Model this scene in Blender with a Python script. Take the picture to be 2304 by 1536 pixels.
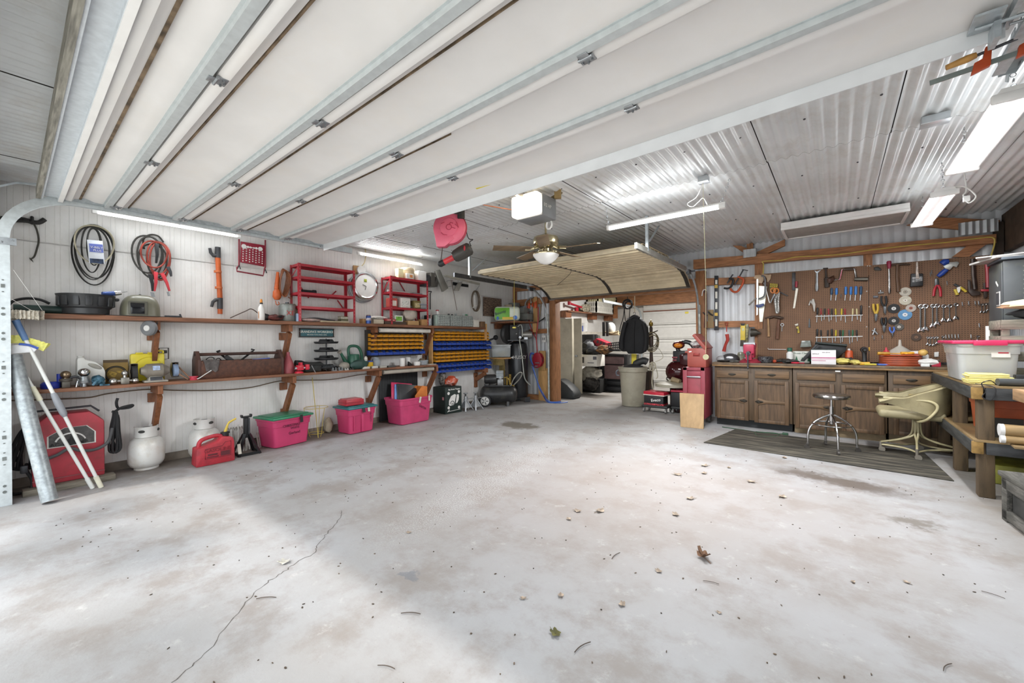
import bpy,bmesh,math,random
from mathutils import Vector as V,Matrix as MX
for o in list(bpy.data.objects):bpy.data.objects.remove(o)
rnd=random.Random(11)
SC=bpy.context.scene;COL=SC.collection
PI=math.pi
# ---------------------------------------------------------------- camera
F=911.3;CH=1.345
_y,_p,_r=math.radians(38.80),math.radians(0.04),math.radians(-0.564)
_f=V((-math.sin(_y)*math.cos(_p),math.cos(_y)*math.cos(_p),math.sin(_p)))
_rt=V((math.cos(_y),math.sin(_y),0));_up=_rt.cross(_f)
CA=math.cos(_r)*_rt+math.sin(_r)*_up;CB=math.cos(_r)*_up-math.sin(_r)*_rt
cd=bpy.data.cameras.new('camera');cam=bpy.data.objects.new('camera',cd);COL.objects.link(cam)
cd.sensor_width=36;cd.lens=F/2304*36;cd.clip_start=.02;cd.clip_end=200
cam.matrix_world=MX(((CA.x,CB.x,-_f.x,0),(CA.y,CB.y,-_f.y,0),(CA.z,CB.z,-_f.z,CH),(0,0,0,1)))
SC.camera=cam
SC.cycles.adaptive_threshold=.015;SC.cycles.max_bounces=7;SC.cycles.diffuse_bounces=4;SC.cycles.glossy_bounces=3;SC.cycles.transparent_max_bounces=6;SC.cycles.caustics_reflective=SC.cycles.caustics_refractive=False
# ---------------------------------------------------------------- view, sky, sun
SC.view_settings.view_transform='Standard';SC.view_settings.look='None'
SC.view_settings.gamma=1;SC.view_settings.use_curve_mapping=False
SC.view_settings.exposure=EXPOSURE=0.54
W=bpy.data.worlds.new('sky');SC.world=W;W.use_nodes=True
bg=W.node_tree.nodes['Background'];bg.inputs[0].default_value=(.90,.955,1,1);bg.inputs[1].default_value=2.5
def lamp(name,kind,loc,energy,color=(1,1,1),rot=None,**k):
 d=bpy.data.lights.new(name,kind);d.energy=energy;d.color=color
 for a,b in k.items():setattr(d,a,b)
 o=bpy.data.objects.new(name,d);o.location=loc;COL.objects.link(o)
 if rot is not None:o.rotation_euler=rot
 return o
sun=lamp('sun','SUN',(-6,-10,12),1.9,(1,.95,.88),angle=math.radians(3.2))
sun.rotation_euler=V((.16,.61,-1)).to_track_quat('-Z','Y').to_euler()
# ---------------------------------------------------------------- helpers
def ray(u,v):return _f+CA*((u-1152)/F)-CB*((v-768)/F)
def _pl(u,v,i,val):
 d=ray(u,v);c=(0,0,CH);t=(val-c[i])/d[i];return V(c)+d*t
def PX(u,v,x):return _pl(u,v,0,x)
def PY(u,v,y):return _pl(u,v,1,y)
def PZ(u,v,z=0):return _pl(u,v,2,z)
def lin(h):
 c=[int(h[i:i+2],16)/255 for i in(0,2,4)]
 return tuple(x/12.92 if x<=.04045 else((x+.055)/1.055)**2.4 for x in c)
_mats={}
def m(hexc,rough=.55,metal=0.,var=.10,scale=9.,bump=0.,bscale=60.,emit=0.,alpha=1.,trans=0.,stretch=None,name=None,dirt=None,dscale=3.):
 key=(hexc,rough,metal,var,scale,bump,bscale,emit,alpha,trans,stretch,dirt,dscale)
 if key in _mats:return _mats[key]
 mt=bpy.data.materials.new(name or 'mat_'+hexc);mt.use_nodes=True
 nt=mt.node_tree;N=nt.nodes;L=nt.links;b=N['Principled BSDF'];c=lin(hexc)
 b.inputs['Roughness'].default_value=rough;b.inputs['Metallic'].default_value=metal
 if emit:
  b.inputs['Emission Color'].default_value=c+(1,);b.inputs['Emission Strength'].default_value=emit
 if alpha<1:b.inputs['Alpha'].default_value=alpha
 if trans:b.inputs['Transmission Weight'].default_value=trans
 tc=N.new('ShaderNodeTexCoord');mp=N.new('ShaderNodeMapping');L.new(tc.outputs['Object'],mp.inputs[0])
 if stretch:mp.inputs['Scale'].default_value=stretch
 nz=N.new('ShaderNodeTexNoise');nz.inputs['Scale'].default_value=scale;nz.inputs['Detail'].default_value=5
 L.new(mp.outputs[0],nz.inputs['Vector'])
 cr=N.new('ShaderNodeValToRGB');e=cr.color_ramp.elements
 e[0].position=.32;e[1].position=.68
 e[0].color=tuple(max(0,x*(1-2*var))for x in c)+(1,);e[1].color=tuple(min(1,x*(1+var))for x in c)+(1,)
 L.new(nz.outputs[0],cr.inputs[0]);out=cr.outputs[0]
 if dirt:
  n2=N.new('ShaderNodeTexNoise');n2.inputs['Scale'].default_value=dscale;n2.inputs['Detail'].default_value=8;n2.inputs['Roughness'].default_value=.7
  L.new(mp.outputs[0],n2.inputs['Vector'])
  r2=N.new('ShaderNodeValToRGB');r2.color_ramp.elements[0].position=.48;r2.color_ramp.elements[1].position=.72
  r2.color_ramp.elements[1].color=(.75,.75,.75,1)
  L.new(n2.outputs[0],r2.inputs[0])
  mx=N.new('ShaderNodeMix');mx.data_type='RGBA';mx.inputs[7].default_value=lin(dirt)+(1,)
  L.new(r2.outputs[0],mx.inputs[0]);L.new(out,mx.inputs[6]);out=mx.outputs[2]
 L.new(out,b.inputs['Base Color'])
 if bump:
  n3=N.new('ShaderNodeTexNoise');n3.inputs['Scale'].default_value=bscale;n3.inputs['Detail'].default_value=3
  L.new(mp.outputs[0],n3.inputs['Vector'])
  bp=N.new('ShaderNodeBump');bp.inputs['Strength'].default_value=bump;bp.inputs['Distance'].default_value=.01
  L.new(n3.outputs[0],bp.inputs['Height']);L.new(bp.outputs[0],b.inputs['Normal'])
 _mats[key]=mt;return mt
class MB:
 """collects simple shapes into one mesh"""
 def __init__(s):s.bm=bmesh.new()
 def add(s,vs,fs):
  b=[s.bm.verts.new(v)for v in vs]
  for f in fs:
   try:s.bm.faces.new([b[i]for i in f])
   except ValueError:pass
  return b
 def box(s,c,d,rot=None,bev=.0,tap=(1,1),seg=2):
  """box centred on c, size d, optional rotation (Matrix or z angle), bevel and taper of the top"""
  R=MX.Identity(3)if rot is None else(MX.Rotation(rot,3,'Z')if not hasattr(rot,'to_3x3')and not isinstance(rot,MX)else rot.to_3x3())
  t=bmesh.new();x,y,z=[k/2 for k in d];vs=[]
  for sz in(-1,1):
   for sx,sy in((-1,-1),(1,-1),(1,1),(-1,1)):
    kx,ky=(tap if sz>0 else(1,1));vs.append(t.verts.new((sx*x*kx,sy*y*ky,sz*z)))
  for f in((3,2,1,0),(4,5,6,7),(0,1,5,4),(1,2,6,5),(2,3,7,6),(3,0,4,7)):t.faces.new([vs[i]for i in f])
  if bev:bmesh.ops.bevel(t,geom=list(t.edges),offset=min(bev,.45*min(d)),segments=seg,profile=.5,affect='EDGES')
  s.take(t,MX.Translation(V(c))@R.to_4x4());return s
 def take(s,t,M):
  mp={v:s.bm.verts.new(M@v.co)for v in t.verts}
  for f in t.faces:s.bm.faces.new([mp[v]for v in f.verts])
  t.free()
 def tube(s,pts,r,n=8,closed=False,caps=True,flat=None):
  """round tube along points; r a number or one per point; flat = (w, h) gives a ribbon-like oval"""
  pts=[V(p)for p in pts];k=len(pts);rs=r if isinstance(r,(list,tuple))else[r]*k
  if k<2:return s
  T=[]
  for i in range(k):
   a=pts[(i-1)%k]if closed or i else pts[0];b=pts[(i+1)%k]if closed or i<k-1 else pts[-1]
   t=b-a;T.append(t.normalized()if t.length>1e-9 else V((0,0,1)))
  u=T[0].orthogonal().normalized()
  if abs(T[0].z)<.9:u=V((0,0,1))-T[0]*T[0].z;u.normalize()
  rings=[]
  for i in range(k):
   u=u-T[i]*u.dot(T[i]);u=u.normalized()if u.length>1e-6 else T[i].orthogonal().normalized()
   w=T[i].cross(u);ring=[]
   for j in range(n):
    a=2*PI*j/n
    if flat:q=u*math.cos(a)*flat[0]+w*math.sin(a)*flat[1]
    else:q=(u*math.cos(a)+w*math.sin(a))*rs[i]
    ring.append(s.bm.verts.new(pts[i]+q))
   rings.append(ring)
  for i in range(k if closed else k-1):
   A,B=rings[i],rings[(i+1)%k]
   for j in range(n):s.bm.faces.new((A[j],A[(j+1)%n],B[(j+1)%n],B[j]))
  if caps and not closed:
   s.bm.faces.new(rings[0][::-1]);s.bm.faces.new(rings[-1])
  return s
 def cyl(s,p0,p1,r0,r1=None,n=16):return s.tube([p0,p1],[r0,r0 if r1 is None else r1],n)
 def bar(s,p0,p1,w,h,up=(0,0,1),bev=0.):
  """rectangular bar from p0 to p1; w sideways, h along up"""
  p0,p1=V(p0),V(p1);x=(p1-p0);L=x.length;x.normalize();y=V(up).cross(x)
  y=y.normalized()if y.length>1e-6 else x.orthogonal().normalized();z=x.cross(y)
  R=MX((x,y,z)).transposed()
  return s.box((p0+p1)/2,(L,w,h),R,bev)
 def lathe(s,prof,c=(0,0,0),n=24,ax=(0,0,1),ang=2*PI,a0=0):
  """turn a profile of (radius, height) round an axis through c"""
  ax=V(ax).normalized();q=V((0,0,1)).rotation_difference(ax);c=V(c);rings=[]
  full=abs(ang-2*PI)<1e-6;k=n if full else n+1
  for r,h in prof:
   rings.append([s.bm.verts.new(c+q@V((r*math.cos(a0+ang*j/n),r*math.sin(a0+ang*j/n),h)))for j in range(k)]if r>1e-6 else[s.bm.verts.new(c+q@V((0,0,h)))])
  for A,B in zip(rings,rings[1:]):
   for j in range(n):
    j2=(j+1)%k
    if len(A)==1 and len(B)==1:continue
    if len(A)==1:f=(A[0],B[j2],B[j])
    elif len(B)==1:f=(A[j],A[j2],B[0])
    else:f=(A[j],A[j2],B[j2],B[j])
    s.bm.faces.new(f)
  return s
 def sph(s,c,r,n=14,k=9,rot=None):
  r=(r,r,r)if not isinstance(r,(tuple,list))else r
  t=bmesh.new();bmesh.ops.create_uvsphere(t,u_segments=n,v_segments=k,radius=1)
  M=MX.Translation(V(c))@(rot.to_4x4()if rot is not None else MX.Identity(4))@MX.Diagonal((*r,1))
  s.take(t,M);return s
 def poly(s,pts,vec,bev=0.):
  """a flat outline of 3D points pushed out along vec into a solid"""
  pts=[V(p)for p in pts];vec=V(vec);k=len(pts);t=bmesh.new()
  A=[t.verts.new(p)for p in pts];B=[t.verts.new(p+vec)for p in pts]
  t.faces.new(A[::-1]);t.faces.new(B)
  for i in range(k):t.faces.new((A[i],A[(i+1)%k],B[(i+1)%k],B[i]))
  bmesh.ops.recalc_face_normals(t,faces=list(t.faces))
  if bev:bmesh.ops.bevel(t,geom=list(t.edges),offset=bev,segments=2,profile=.5,affect='EDGES',clamp_overlap=True)
  bmesh.ops.triangulate(t,faces=[f for f in t.faces if len(f.verts)>4])
  s.take(t,MX.Identity(4));return s
 def grid(s,nu,nv,fn,thick=0.):
  """surface fn(i/nu, j/nv) -> point; thick pushes a second skin along the normals"""
  t=bmesh.new();P=[[t.verts.new(fn(i/nu,j/nv))for j in range(nv+1)]for i in range(nu+1)]
  for i in range(nu):
   for j in range(nv):t.faces.new((P[i][j],P[i+1][j],P[i+1][j+1],P[i][j+1]))
  if thick:
   t.normal_update();bmesh.ops.solidify(t,geom=list(t.faces),thickness=thick)
  s.take(t,MX.Identity(4));return s
 def torus(s,c,R,r,n=24,k=8,ax=(0,1,0),sq=1.):
  q=V((0,0,1)).rotation_difference(V(ax).normalized());c=V(c)
  return s.tube([c+q@V((R*math.cos(2*PI*i/n),R*sq*math.sin(2*PI*i/n),0))for i in range(n)],r,k,True)
 def text(s,txt,size,M,depth=.002,align='CENTER',bold=0.):
  """lettering standing in the local x-z plane, facing -y, placed by matrix M"""
  cu=bpy.data.curves.new('t','FONT');cu.body=txt;cu.size=size;cu.align_x=align;cu.align_y='CENTER';cu.extrude=depth/2;cu.offset=bold;cu.resolution_u=2
  o=bpy.data.objects.new('t',cu);COL.objects.link(o);dg=bpy.context.evaluated_depsgraph_get()
  me=bpy.data.meshes.new_from_object(o.evaluated_get(dg));t=bmesh.new();t.from_mesh(me)
  bpy.data.objects.remove(o);bpy.data.curves.remove(cu);bpy.data.meshes.remove(me)
  s.take(t,M@MX.Rotation(PI/2,4,'X'));return s
 def noise(s,amp,sc=6.,seed=0):
  from mathutils import noise as nz
  for v in s.bm.verts:v.co+=V(nz.noise_vector(v.co*sc+V((seed,seed*2,0))))*amp
  return s
 def xf(s,M):
  bmesh.ops.transform(s.bm,matrix=M,verts=list(s.bm.verts));return s
def T(x=0,y=0,z=0,rz=0,rx=0,ry=0):
 return MX.Translation(V((x,y,z)))@MX.Rotation(rz,4,'Z')@MX.Rotation(ry,4,'Y')@MX.Rotation(rx,4,'X')
def _mesh(name,mb,mat,smooth=38):
 bm=mb.bm;bmesh.ops.recalc_face_normals(bm,faces=list(bm.faces))
 ca=math.cos(math.radians(smooth))
 for f in bm.faces:f.smooth=True
 for e in bm.edges:
  if len(e.link_faces)==2:e.smooth=e.link_faces[0].normal.dot(e.link_faces[1].normal)>ca
  else:e.smooth=False
 me=bpy.data.meshes.new(name);bm.to_mesh(me);bm.free();me.materials.append(mat)
 return me
def _bounds(mbs):
 lo=V((1e9,)*3);hi=V((-1e9,)*3)
 for mb in mbs:
  for v in mb.bm.verts:
   for i in range(3):lo[i]=min(lo[i],v.co[i]);hi[i]=max(hi[i],v.co[i])
 return lo,hi
def thing(name,label,cat,parts,at=None,rz=0.,group=None,kind=None,base=None):
 """one thing: parts = [(part name, MB, material[, sub parts[, label]])]; a single part named None makes the thing that mesh.
    With 'at' the shapes are in the thing's own frame (front -y); without it they are in world coordinates."""
 flat=[]
 def walk(ps):
  for p in ps:
   flat.append(p[1])
   if len(p)>3 and p[3]:walk(p[3])
 walk(parts)
 flat=[x for x in flat if x is not None]
 if at is None:
  lo,hi=_bounds(flat);b=base or V(((lo.x+hi.x)/2,(lo.y+hi.y)/2,lo.z));Mi=MX.Translation(-V(b))
  for mb in flat:mb.xf(Mi)
  at=b
 if len(parts)==1 and parts[0][0]is None:
  root=bpy.data.objects.new(name,_mesh(name,parts[0][1],parts[0][2]));ch=parts[0][3]if len(parts[0])>3 else[]
 else:
  root=bpy.data.objects.new(name,None);root.empty_display_size=.1;ch=parts
 COL.objects.link(root);root.location=at;root.rotation_euler=(0,0,math.radians(rz))
 def build(ps,par):
  for p in ps:
   o=bpy.data.objects.new(p[0],_mesh(p[0],p[1],p[2]));COL.objects.link(o);o.parent=par
   if len(p)>4 and p[4]:o['label']=p[4]
   if len(p)>3 and p[3]:build(p[3],o)
 build(ch,root)
 if kind:root['kind']=kind
 if kind!='structure':
  root['label']=label;root['category']=cat
 if group:root['group']=group
 return root
def one(name,label,cat,mb,mat,**k):return thing(name,label,cat,[(None,mb,mat)],**k)
def struct(name,mb,mat,children=()):return thing(name,None,None,[(None,mb,mat,list(children))],kind='structure',at=(0,0,0))
def dup(root,loc,rz=None,label=None,group=None,scale=None):
 def cp(o,par):
  c=o.copy();COL.objects.link(c);c.parent=par
  for ch in kids.get(o,()):cp(ch,c)
  return c
 kids={}
 def scan(o):
  for ch in o.children:kids.setdefault(o,[]).append(ch);scan(ch)
 scan(root);r=cp(root,None);r.location=loc
 if rz is not None:r.rotation_euler=(0,0,math.radians(rz))
 if scale:r.scale=scale
 if label:r['label']=label
 if group:r['group']=group
 return r
def arc(c,r,a0,a1,n=12,ax='xz',off=0,sq=1.):
 """points on a circle in a coordinate plane (degrees)"""
 out=[]
 for i in range(n+1):
  a=math.radians(a0+(a1-a0)*i/n);p,q=r*math.cos(a),r*sq*math.sin(a);d={'x':0,'y':0,'z':0};d[ax[0]]=p;d[ax[1]]=q
  out.append(V(c)+V((d['x'],d['y'],d['z'])))
 return out
def curve(pts,n=6,closed=False):
 """Catmull-Rom through points"""
 P=[V(p)for p in pts];k=len(P);out=[]
 for i in range(k if closed else k-1):
  if closed:a,b,c,d=P[(i-1)%k],P[i],P[(i+1)%k],P[(i+2)%k]
  else:a,b,c,d=P[max(i-1,0)],P[i],P[i+1],P[min(i+2,k-1)]
  for j in range(n):
   t=j/n;out.append(.5*((2*b)+(c-a)*t+(2*a-5*b+4*c-d)*t*t+(3*b-a-3*c+d)*t**3))
 if not closed:out.append(P[-1])
 return out
STEEL=m('a9adb0',.38,.85,.08,20);CHROME=m('c9c9c9',.16,1,.04);DKSTEEL=m('55565a',.45,.8,.12,20);GALV=m('b4bcc0',.42,.55,.10,30)
BLACK=m('1b1b1d',.5,0,.12);RUBBER=m('232325',.7,0,.12,14);WHITE=m('e4e2de',.45,0,.04);RED=m('b01c30',.42,0,.08)
WOOD=m('7a4a2c',.6,0,.22,6,.15,50,stretch=(1,1,7));CARD=m('b08a5c',.75,0,.06)
BRASS=m('8c7437',.35,.8,.1);YEL=m('e6d23a',.5,0,.06);BLUE=m('23459b',.45,0,.08);GREY=m('85878a',.5,0,.08);DGREY=m('3c3d40',.55,0,.1);GREEN=m('2f5f4d',.5,0,.1);ORANGE=m('c9571f',.5,0,.08)

# ================================================================ room shell
XL,XR,YB,ZC=-6.1,1.68,7.72,2.90
YF,YR=-.1,13.2
# ---- concrete floor
def concrete():
 mt=bpy.data.materials.new('worn_concrete');mt.use_nodes=True;nt=mt.node_tree;N=nt.nodes;L=nt.links;b=N['Principled BSDF']
 tc=N.new('ShaderNodeTexCoord');P=tc.outputs['Object']
 def noise(sc,det=6,rough=.6,src=P):
  n=N.new('ShaderNodeTexNoise');n.inputs['Scale'].default_value=sc;n.inputs['Detail'].default_value=det;n.inputs['Roughness'].default_value=rough;L.new(src,n.inputs['Vector']);return n.outputs[0]
 def ramp(src,a,b_,lo=0.,hi=1.):
  r=N.new('ShaderNodeMapRange');r.interpolation_type='SMOOTHSTEP';r.inputs[1].default_value=a;r.inputs[2].default_value=b_;r.inputs[3].default_value=lo;r.inputs[4].default_value=hi;L.new(src,r.inputs[0]);return r.outputs[0]
 def mix(fac,a,col):
  x=N.new('ShaderNodeMix');x.data_type='RGBA';L.new(fac,x.inputs[0])
  if isinstance(a,tuple):x.inputs[6].default_value=a+(1,)
  else:L.new(a,x.inputs[6])
  x.inputs[7].default_value=lin(col)+(1,);return x.outputs[2]
 def mul(a,b_):
  x=N.new('ShaderNodeMath');x.operation='MULTIPLY';L.new(a,x.inputs[0])
  if isinstance(b_,float):x.inputs[1].default_value=b_
  else:L.new(b_,x.inputs[1])
  return x.outputs[0]
 wn=N.new('ShaderNodeTexNoise');wn.inputs['Scale'].default_value=5;wn.inputs['Detail'].default_value=6;wn.inputs['Roughness'].default_value=.7;L.new(P,wn.inputs['Vector'])
 sc=N.new('ShaderNodeVectorMath');sc.operation='MULTIPLY_ADD';L.new(wn.outputs['Color'],sc.inputs[0]);sc.inputs[1].default_value=(.5,.5,0);L.new(P,sc.inputs[2])
 WP=sc.outputs[0]
 def blot(x,y,rx,ry,rot=0.,soft=.35):
  mp=N.new('ShaderNodeMapping');mp.vector_type='TEXTURE';mp.inputs['Location'].default_value=(x+.25,y+.25,0);mp.inputs['Rotation'].default_value=(0,0,math.radians(rot));mp.inputs['Scale'].default_value=(rx,ry,1);L.new(WP,mp.inputs[0])
  ln=N.new('ShaderNodeVectorMath');ln.operation='LENGTH'
  sx=N.new('ShaderNodeVectorMath');sx.operation='MULTIPLY';sx.inputs[1].default_value=(1,1,0);L.new(mp.outputs[0],sx.inputs[0]);L.new(sx.outputs[0],ln.inputs[0])
  return ramp(ln.outputs['Value'],1+soft,1-soft)
 col=mix(ramp(noise(.9),.35,.65),lin('a4a4a6'),'9a9897')
 col=mix(mul(ramp(noise(2.3,8,.7),.43,.66),.85),col,'8a837e')
 col=mix(mul(blot(-1.6,3.5,1.8,1.4,20,.7),.5),col,'948780')
 col=mix(mul(blot(-3.6,6.2,1.7,1.6,0,.6),.35),col,'8a857f')
 col=mix(mul(ramp(noise(7,8,.75),.56,.72),.45),col,'c0bebd')
 sp=ramp(noise(90,3,.8),.5,.62)
 col=mix(mul(mul(blot(-2.75,3.3,.30,1.5,12,.5),sp),.8),col,'cdcccb')
 col=mix(mul(ramp(noise(55,4,.7),.66,.72),.5),col,'6f655c')
 col=mix(mul(blot(-.02,4.9,.46,.17,-14,.5),.8),col,'4f4033')
 col=mix(mul(blot(.42,4.12,.16,.08,0,.5),.8),col,'6a6259')
 col=mix(mul(blot(-4.0,5.14,.34,.22,0,.25),.85),col,'5d564c')
 col=mix(mul(blot(-1.95,1.42,.05,.04,0,.5),.6),col,'6c7078')
 for x,y,a,b2 in((-4.3,11,2.4,3),):col=mix(mul(blot(x,y,a,b2,0,.4),.5),col,'7d7468')
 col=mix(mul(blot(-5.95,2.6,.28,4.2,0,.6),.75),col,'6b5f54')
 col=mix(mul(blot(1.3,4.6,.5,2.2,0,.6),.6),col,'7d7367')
 L.new(col,b.inputs['Base Color']);b.inputs['Roughness'].default_value=.62;b.inputs['Specular IOR Level'].default_value=.3
 bp=N.new('ShaderNodeBump');bp.inputs['Strength'].default_value=.18;bp.inputs['Distance'].default_value=.01;L.new(noise(40,8,.7),bp.inputs['Height']);L.new(bp.outputs[0],b.inputs['Normal'])
 return mt
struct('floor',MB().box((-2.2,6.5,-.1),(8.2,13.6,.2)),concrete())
struct('driveway',MB().box((-2.2,-8.3,-.16),(26,16,.2)),m('d6d3cd',.8,0,.06,1.2))
# ---- left wall: white grooved panelling
PANEL=m('e8e6e3',.5,0,.03,3,dirt='d6d1cb',dscale=1.6)
def groove_wall(x,y0,y1,z0,z1,s=1):
 prof=[];y=y0;k=0
 while y<y1:
  w=.062 if k%2 else .038
  prof+=[(y,0),(min(y+w-.007,y1),0),(min(y+w-.004,y1),.0035),(min(y+w-.001,y1),.0035)];y+=w;k+=1
 b=MB();vs=[]
 for z in(z0,z1):vs.append([b.bm.verts.new((x-s*d,yy,z))for yy,d in prof])
 for i in range(len(prof)-1):b.bm.faces.new((vs[0][i],vs[0][i+1],vs[1][i+1],vs[1][i]))
 return b
wl=groove_wall(XL,YF-.2,YB+.12,0,2.36);struct('wall_left',wl,PANEL,[('wall_backing',MB().box((XL-.07,6.5,1.6),(.12,13.8,3.4)),PANEL),('upper_panelling',groove_wall(XL+.004,YF-.2,YB+.12,2.372,ZC+.06),PANEL)])
struct('baseboard_left',MB().box((XL+.006,3.8,.045),(.012,7.8,.09)),m('8a7f73',.8,0,.3,5))
# ---- corrugated sheet metal
def corr(n,per,amp,fn,k=6):
 """sheet of n ribs; fn(s, h) -> two points (start and end of the sheet line)"""
 b=MB();A=[];B=[]
 for i in range(n*k+1):
  s=i*per/k;h=amp*math.sin(2*PI*i/k);p,q=fn(s,h);A.append(b.bm.verts.new(p));B.append(b.bm.verts.new(q))
 for i in range(n*k):b.bm.faces.new((A[i],A[i+1],B[i+1],B[i]))
 return b
def ribbed(x0,x1,z0,z1,y,pitch=.115):
 """white barn siding: flat pans with small square ribs"""
 b=MB();prof=[];x=x0
 while x<x1:prof+=[(x,0),(x+.02,.012),(x+.035,.012),(x+.055,0)];x+=pitch
 prof=[(min(px,x1),d)for px,d in prof]+[(x1,0)]
 vs=[[b.bm.verts.new((px,y+d,z))for px,d in prof]for z in(z0,z1)]
 for i in range(len(prof)-1):b.bm.faces.new((vs[0][i],vs[0][i+1],vs[1][i+1],vs[1][i]))
 return b
SIDING=m('d3d5d8',.4,.1,.04,4,dirt='b9b6b2',dscale=2)
struct('wall_back',ribbed(XL,-4.9,0,ZC+.1,YB),SIDING,[('siding',ribbed(-1.93,XR,0,ZC+.1,YB),SIDING),('siding',ribbed(-4.9,-1.93,2.3,ZC+.1,YB),SIDING),('sheathing',MB().box((XL+.59,YB+.09,1.6),(1.2,.1,3.4)).box((-.1,YB+.09,1.6),(3.6,.1,3.4)).box((-3.42,YB+.09,2.85),(3.0,.1,.9)),m('c9c6c2',.7))])
wr=MB();n=68
struct('wall_right',corr(98,.08,.009,lambda s,h:((XR+h,s-.1,0),(XR+h,s-.1,ZC+.1))),SIDING,[('wall_backing',MB().box((XR+.08,3.8,1.5),(.1,8,3.1)),SIDING)])
FW=m('d9d6d1',.6)
struct('wall_front',MB().box((-5.85,-.19,1.5),(.62,.16,3)).box((1.25,-.19,1.5),(1.0,.16,3)).box((-2.4,-.19,2.73),(7.4,.16,.5)),FW)
CEIL=m('e2e5e6',.28,.18,.04,2.5,dirt='cbc7c1',dscale=3)
cc=[]
for y0,y1,dz in((-.4,4.20,0),(4.17,YB+.1,.020)):
 for i in range(10):
  x0=XL-.0+i*.8+.03
  cc.append(('ceiling_sheet',corr(10,.0795,.0105,lambda s,h:((x0+s+(.001 if i%2 else-.001),y0,ZC+dz+h+(i%2)*.004),(x0+s,y1,ZC+dz+h+(i%2)*.004)),8),CEIL))
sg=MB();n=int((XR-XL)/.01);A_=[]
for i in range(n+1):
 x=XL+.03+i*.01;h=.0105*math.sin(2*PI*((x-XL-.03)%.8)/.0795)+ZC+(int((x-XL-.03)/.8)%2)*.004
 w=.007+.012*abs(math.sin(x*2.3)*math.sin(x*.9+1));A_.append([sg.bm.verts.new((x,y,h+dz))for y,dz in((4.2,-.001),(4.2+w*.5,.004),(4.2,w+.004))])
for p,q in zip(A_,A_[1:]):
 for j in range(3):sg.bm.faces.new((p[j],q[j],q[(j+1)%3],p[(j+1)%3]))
cc.append(('lap_shadow',sg,m('37322d',.9)))  # dark strip paints in the shadow of the open sheet lap
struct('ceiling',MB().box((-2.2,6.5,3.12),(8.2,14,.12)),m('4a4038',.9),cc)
for i,yy in enumerate((1.1,2.3,3.5,4.7,5.9,7.1)):
 sb=MB()
 for k in range(20):sb.sph((XL+.25+k*.4+.04*(i%3),yy+.03*math.sin(k*5),ZC-.008),(.009,.009,.006),6,4)
 struct('trim_%d'%(20+i),sb,DKSTEEL)
	# ---- back room
BW=m('d9d6d0',.6,0,.04,2,dirt='b7aea3',dscale=1.2)
struct('wall_rear',MB().box((-3,YR+.06,1.6),(7,.12,3.4)),BW)
struct('wall_backroom_right',MB().box((.2,10.5,1.6),(.12,5.4,3.4)),BW)
def wb(a,b_,w=.045,h=None,y=7.62):
 return MB().bar(a,b_,w,h)
WD=m('a5714a',.62,0,.2,5,.2,40,stretch=(1.2,9,9));WDV=m('9c6a44',.62,0,.2,5,.2,40,stretch=(9,9,1.2));PALE=m('c79a63',.62,0,.12,5,.1,40,stretch=(9,9,1.2))
tn=[0]
def trim(mb,mat,ch=()):tn[0]+=1;return struct('trim_%d'%tn[0],mb,mat,ch)
yb=7.66
def zat(u,v,y=7.62):return PY(u,v,y)
def girt(u0,v0a,v0b,u1,v1a,v1b,y=7.64,d=.07,mat=WD):
 a,b_,c,e=zat(u0,v0a,y),zat(u1,v1a,y),zat(u1,v1b,y),zat(u0,v0b,y)
 return trim(MB().poly([a,b_,c,e],(0,d,0)),mat)
girt(1560,584,605,2242,526,546,7.56,.09)
girt(1582,626,642,1705,622,637,7.62)
girt(1582,723,737,1705,721,735,7.62)
girt(1155,676,690,1232,667,681);girt(1190,741,751,1232,739,749);girt(1140,648,657,1232,640,650)
girt(1180,886,896,1226,889,902)
for u0,u1,v0,v1 in((1144,1158,640,900),(1698,1716,590,860),(1943,1963,560,620)):girt(u0,v0,v1,u1,v0,v1,7.63,.09,WDV)
trim(MB().poly([zat(1648,552),zat(1668,553),zat(1712,574),zat(1682,574)],(0,.05,0)),WD)
trim(MB().poly([zat(1680,548),zat(1694,546),zat(1694,570),zat(1680,570)],(0,.05,0)),WDV)
trim(MB().poly([zat(1702,567),zat(1766,538),zat(1766,552),zat(1714,576)],(0,.05,0)),WD)
trim(MB().poly([zat(2040,506),zat(2100,488),zat(2250,495),zat(2250,506),zat(2160,516)],(0,.05,0)),WD)
trim(MB().poly([zat(2142,578),zat(2192,541),zat(2228,543),zat(2180,578)],(0,.05,0)),WD)
PLATE=m('b9bcbe',.4,.6,.06)
def truss_plate(u0,u1,v0,v1,y=7.55):
 a=zat(u0,(v0+v1)/2,y);w=abs(zat(u1,v0,y).x-a.x);h=abs(zat(u0,v0,y).z-zat(u0,v1,y).z)
 trim(ribbed(a.x,a.x+w,a.z-h/2,a.z+h/2,y-.008,.06),PLATE)
truss_plate(1672,1702,562,580);truss_plate(1508,1530,588,600);truss_plate(2156,2246,502,530)
trim(MB().box((-4.95,7.70,1.13),(.16,.2,2.26),bev=.004),WDV);trim(MB().box((-5.2,7.63,.37),(.3,.05,.74),bev=.004),PALE)
trim(MB().box((-1.87,7.68,1.28),(.15,.16,2.55),bev=.004),WDV);trim(MB().box((-3.4,7.70,2.33),(3.0,.18,.2)),WD)
trim(MB().box((XR-.05,4,2.62),(.07,7.6,.46)),m('4b3a2b',.8,0,.2));trim(MB().box((1.55,7.64,1.9),(.07,.1,1.7)),m('33281f',.8))
cpts=[(385,1536),(450,1483),(520,1400),(560,1345),(600,1310),(640,1285),(672,1262),(707,1245),(716,1225),(735,1200),(766,1165),(770,1145)]
cr=MB();pr=[PZ(u,v,.0)for u,v in cpts];pts=[]
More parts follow.
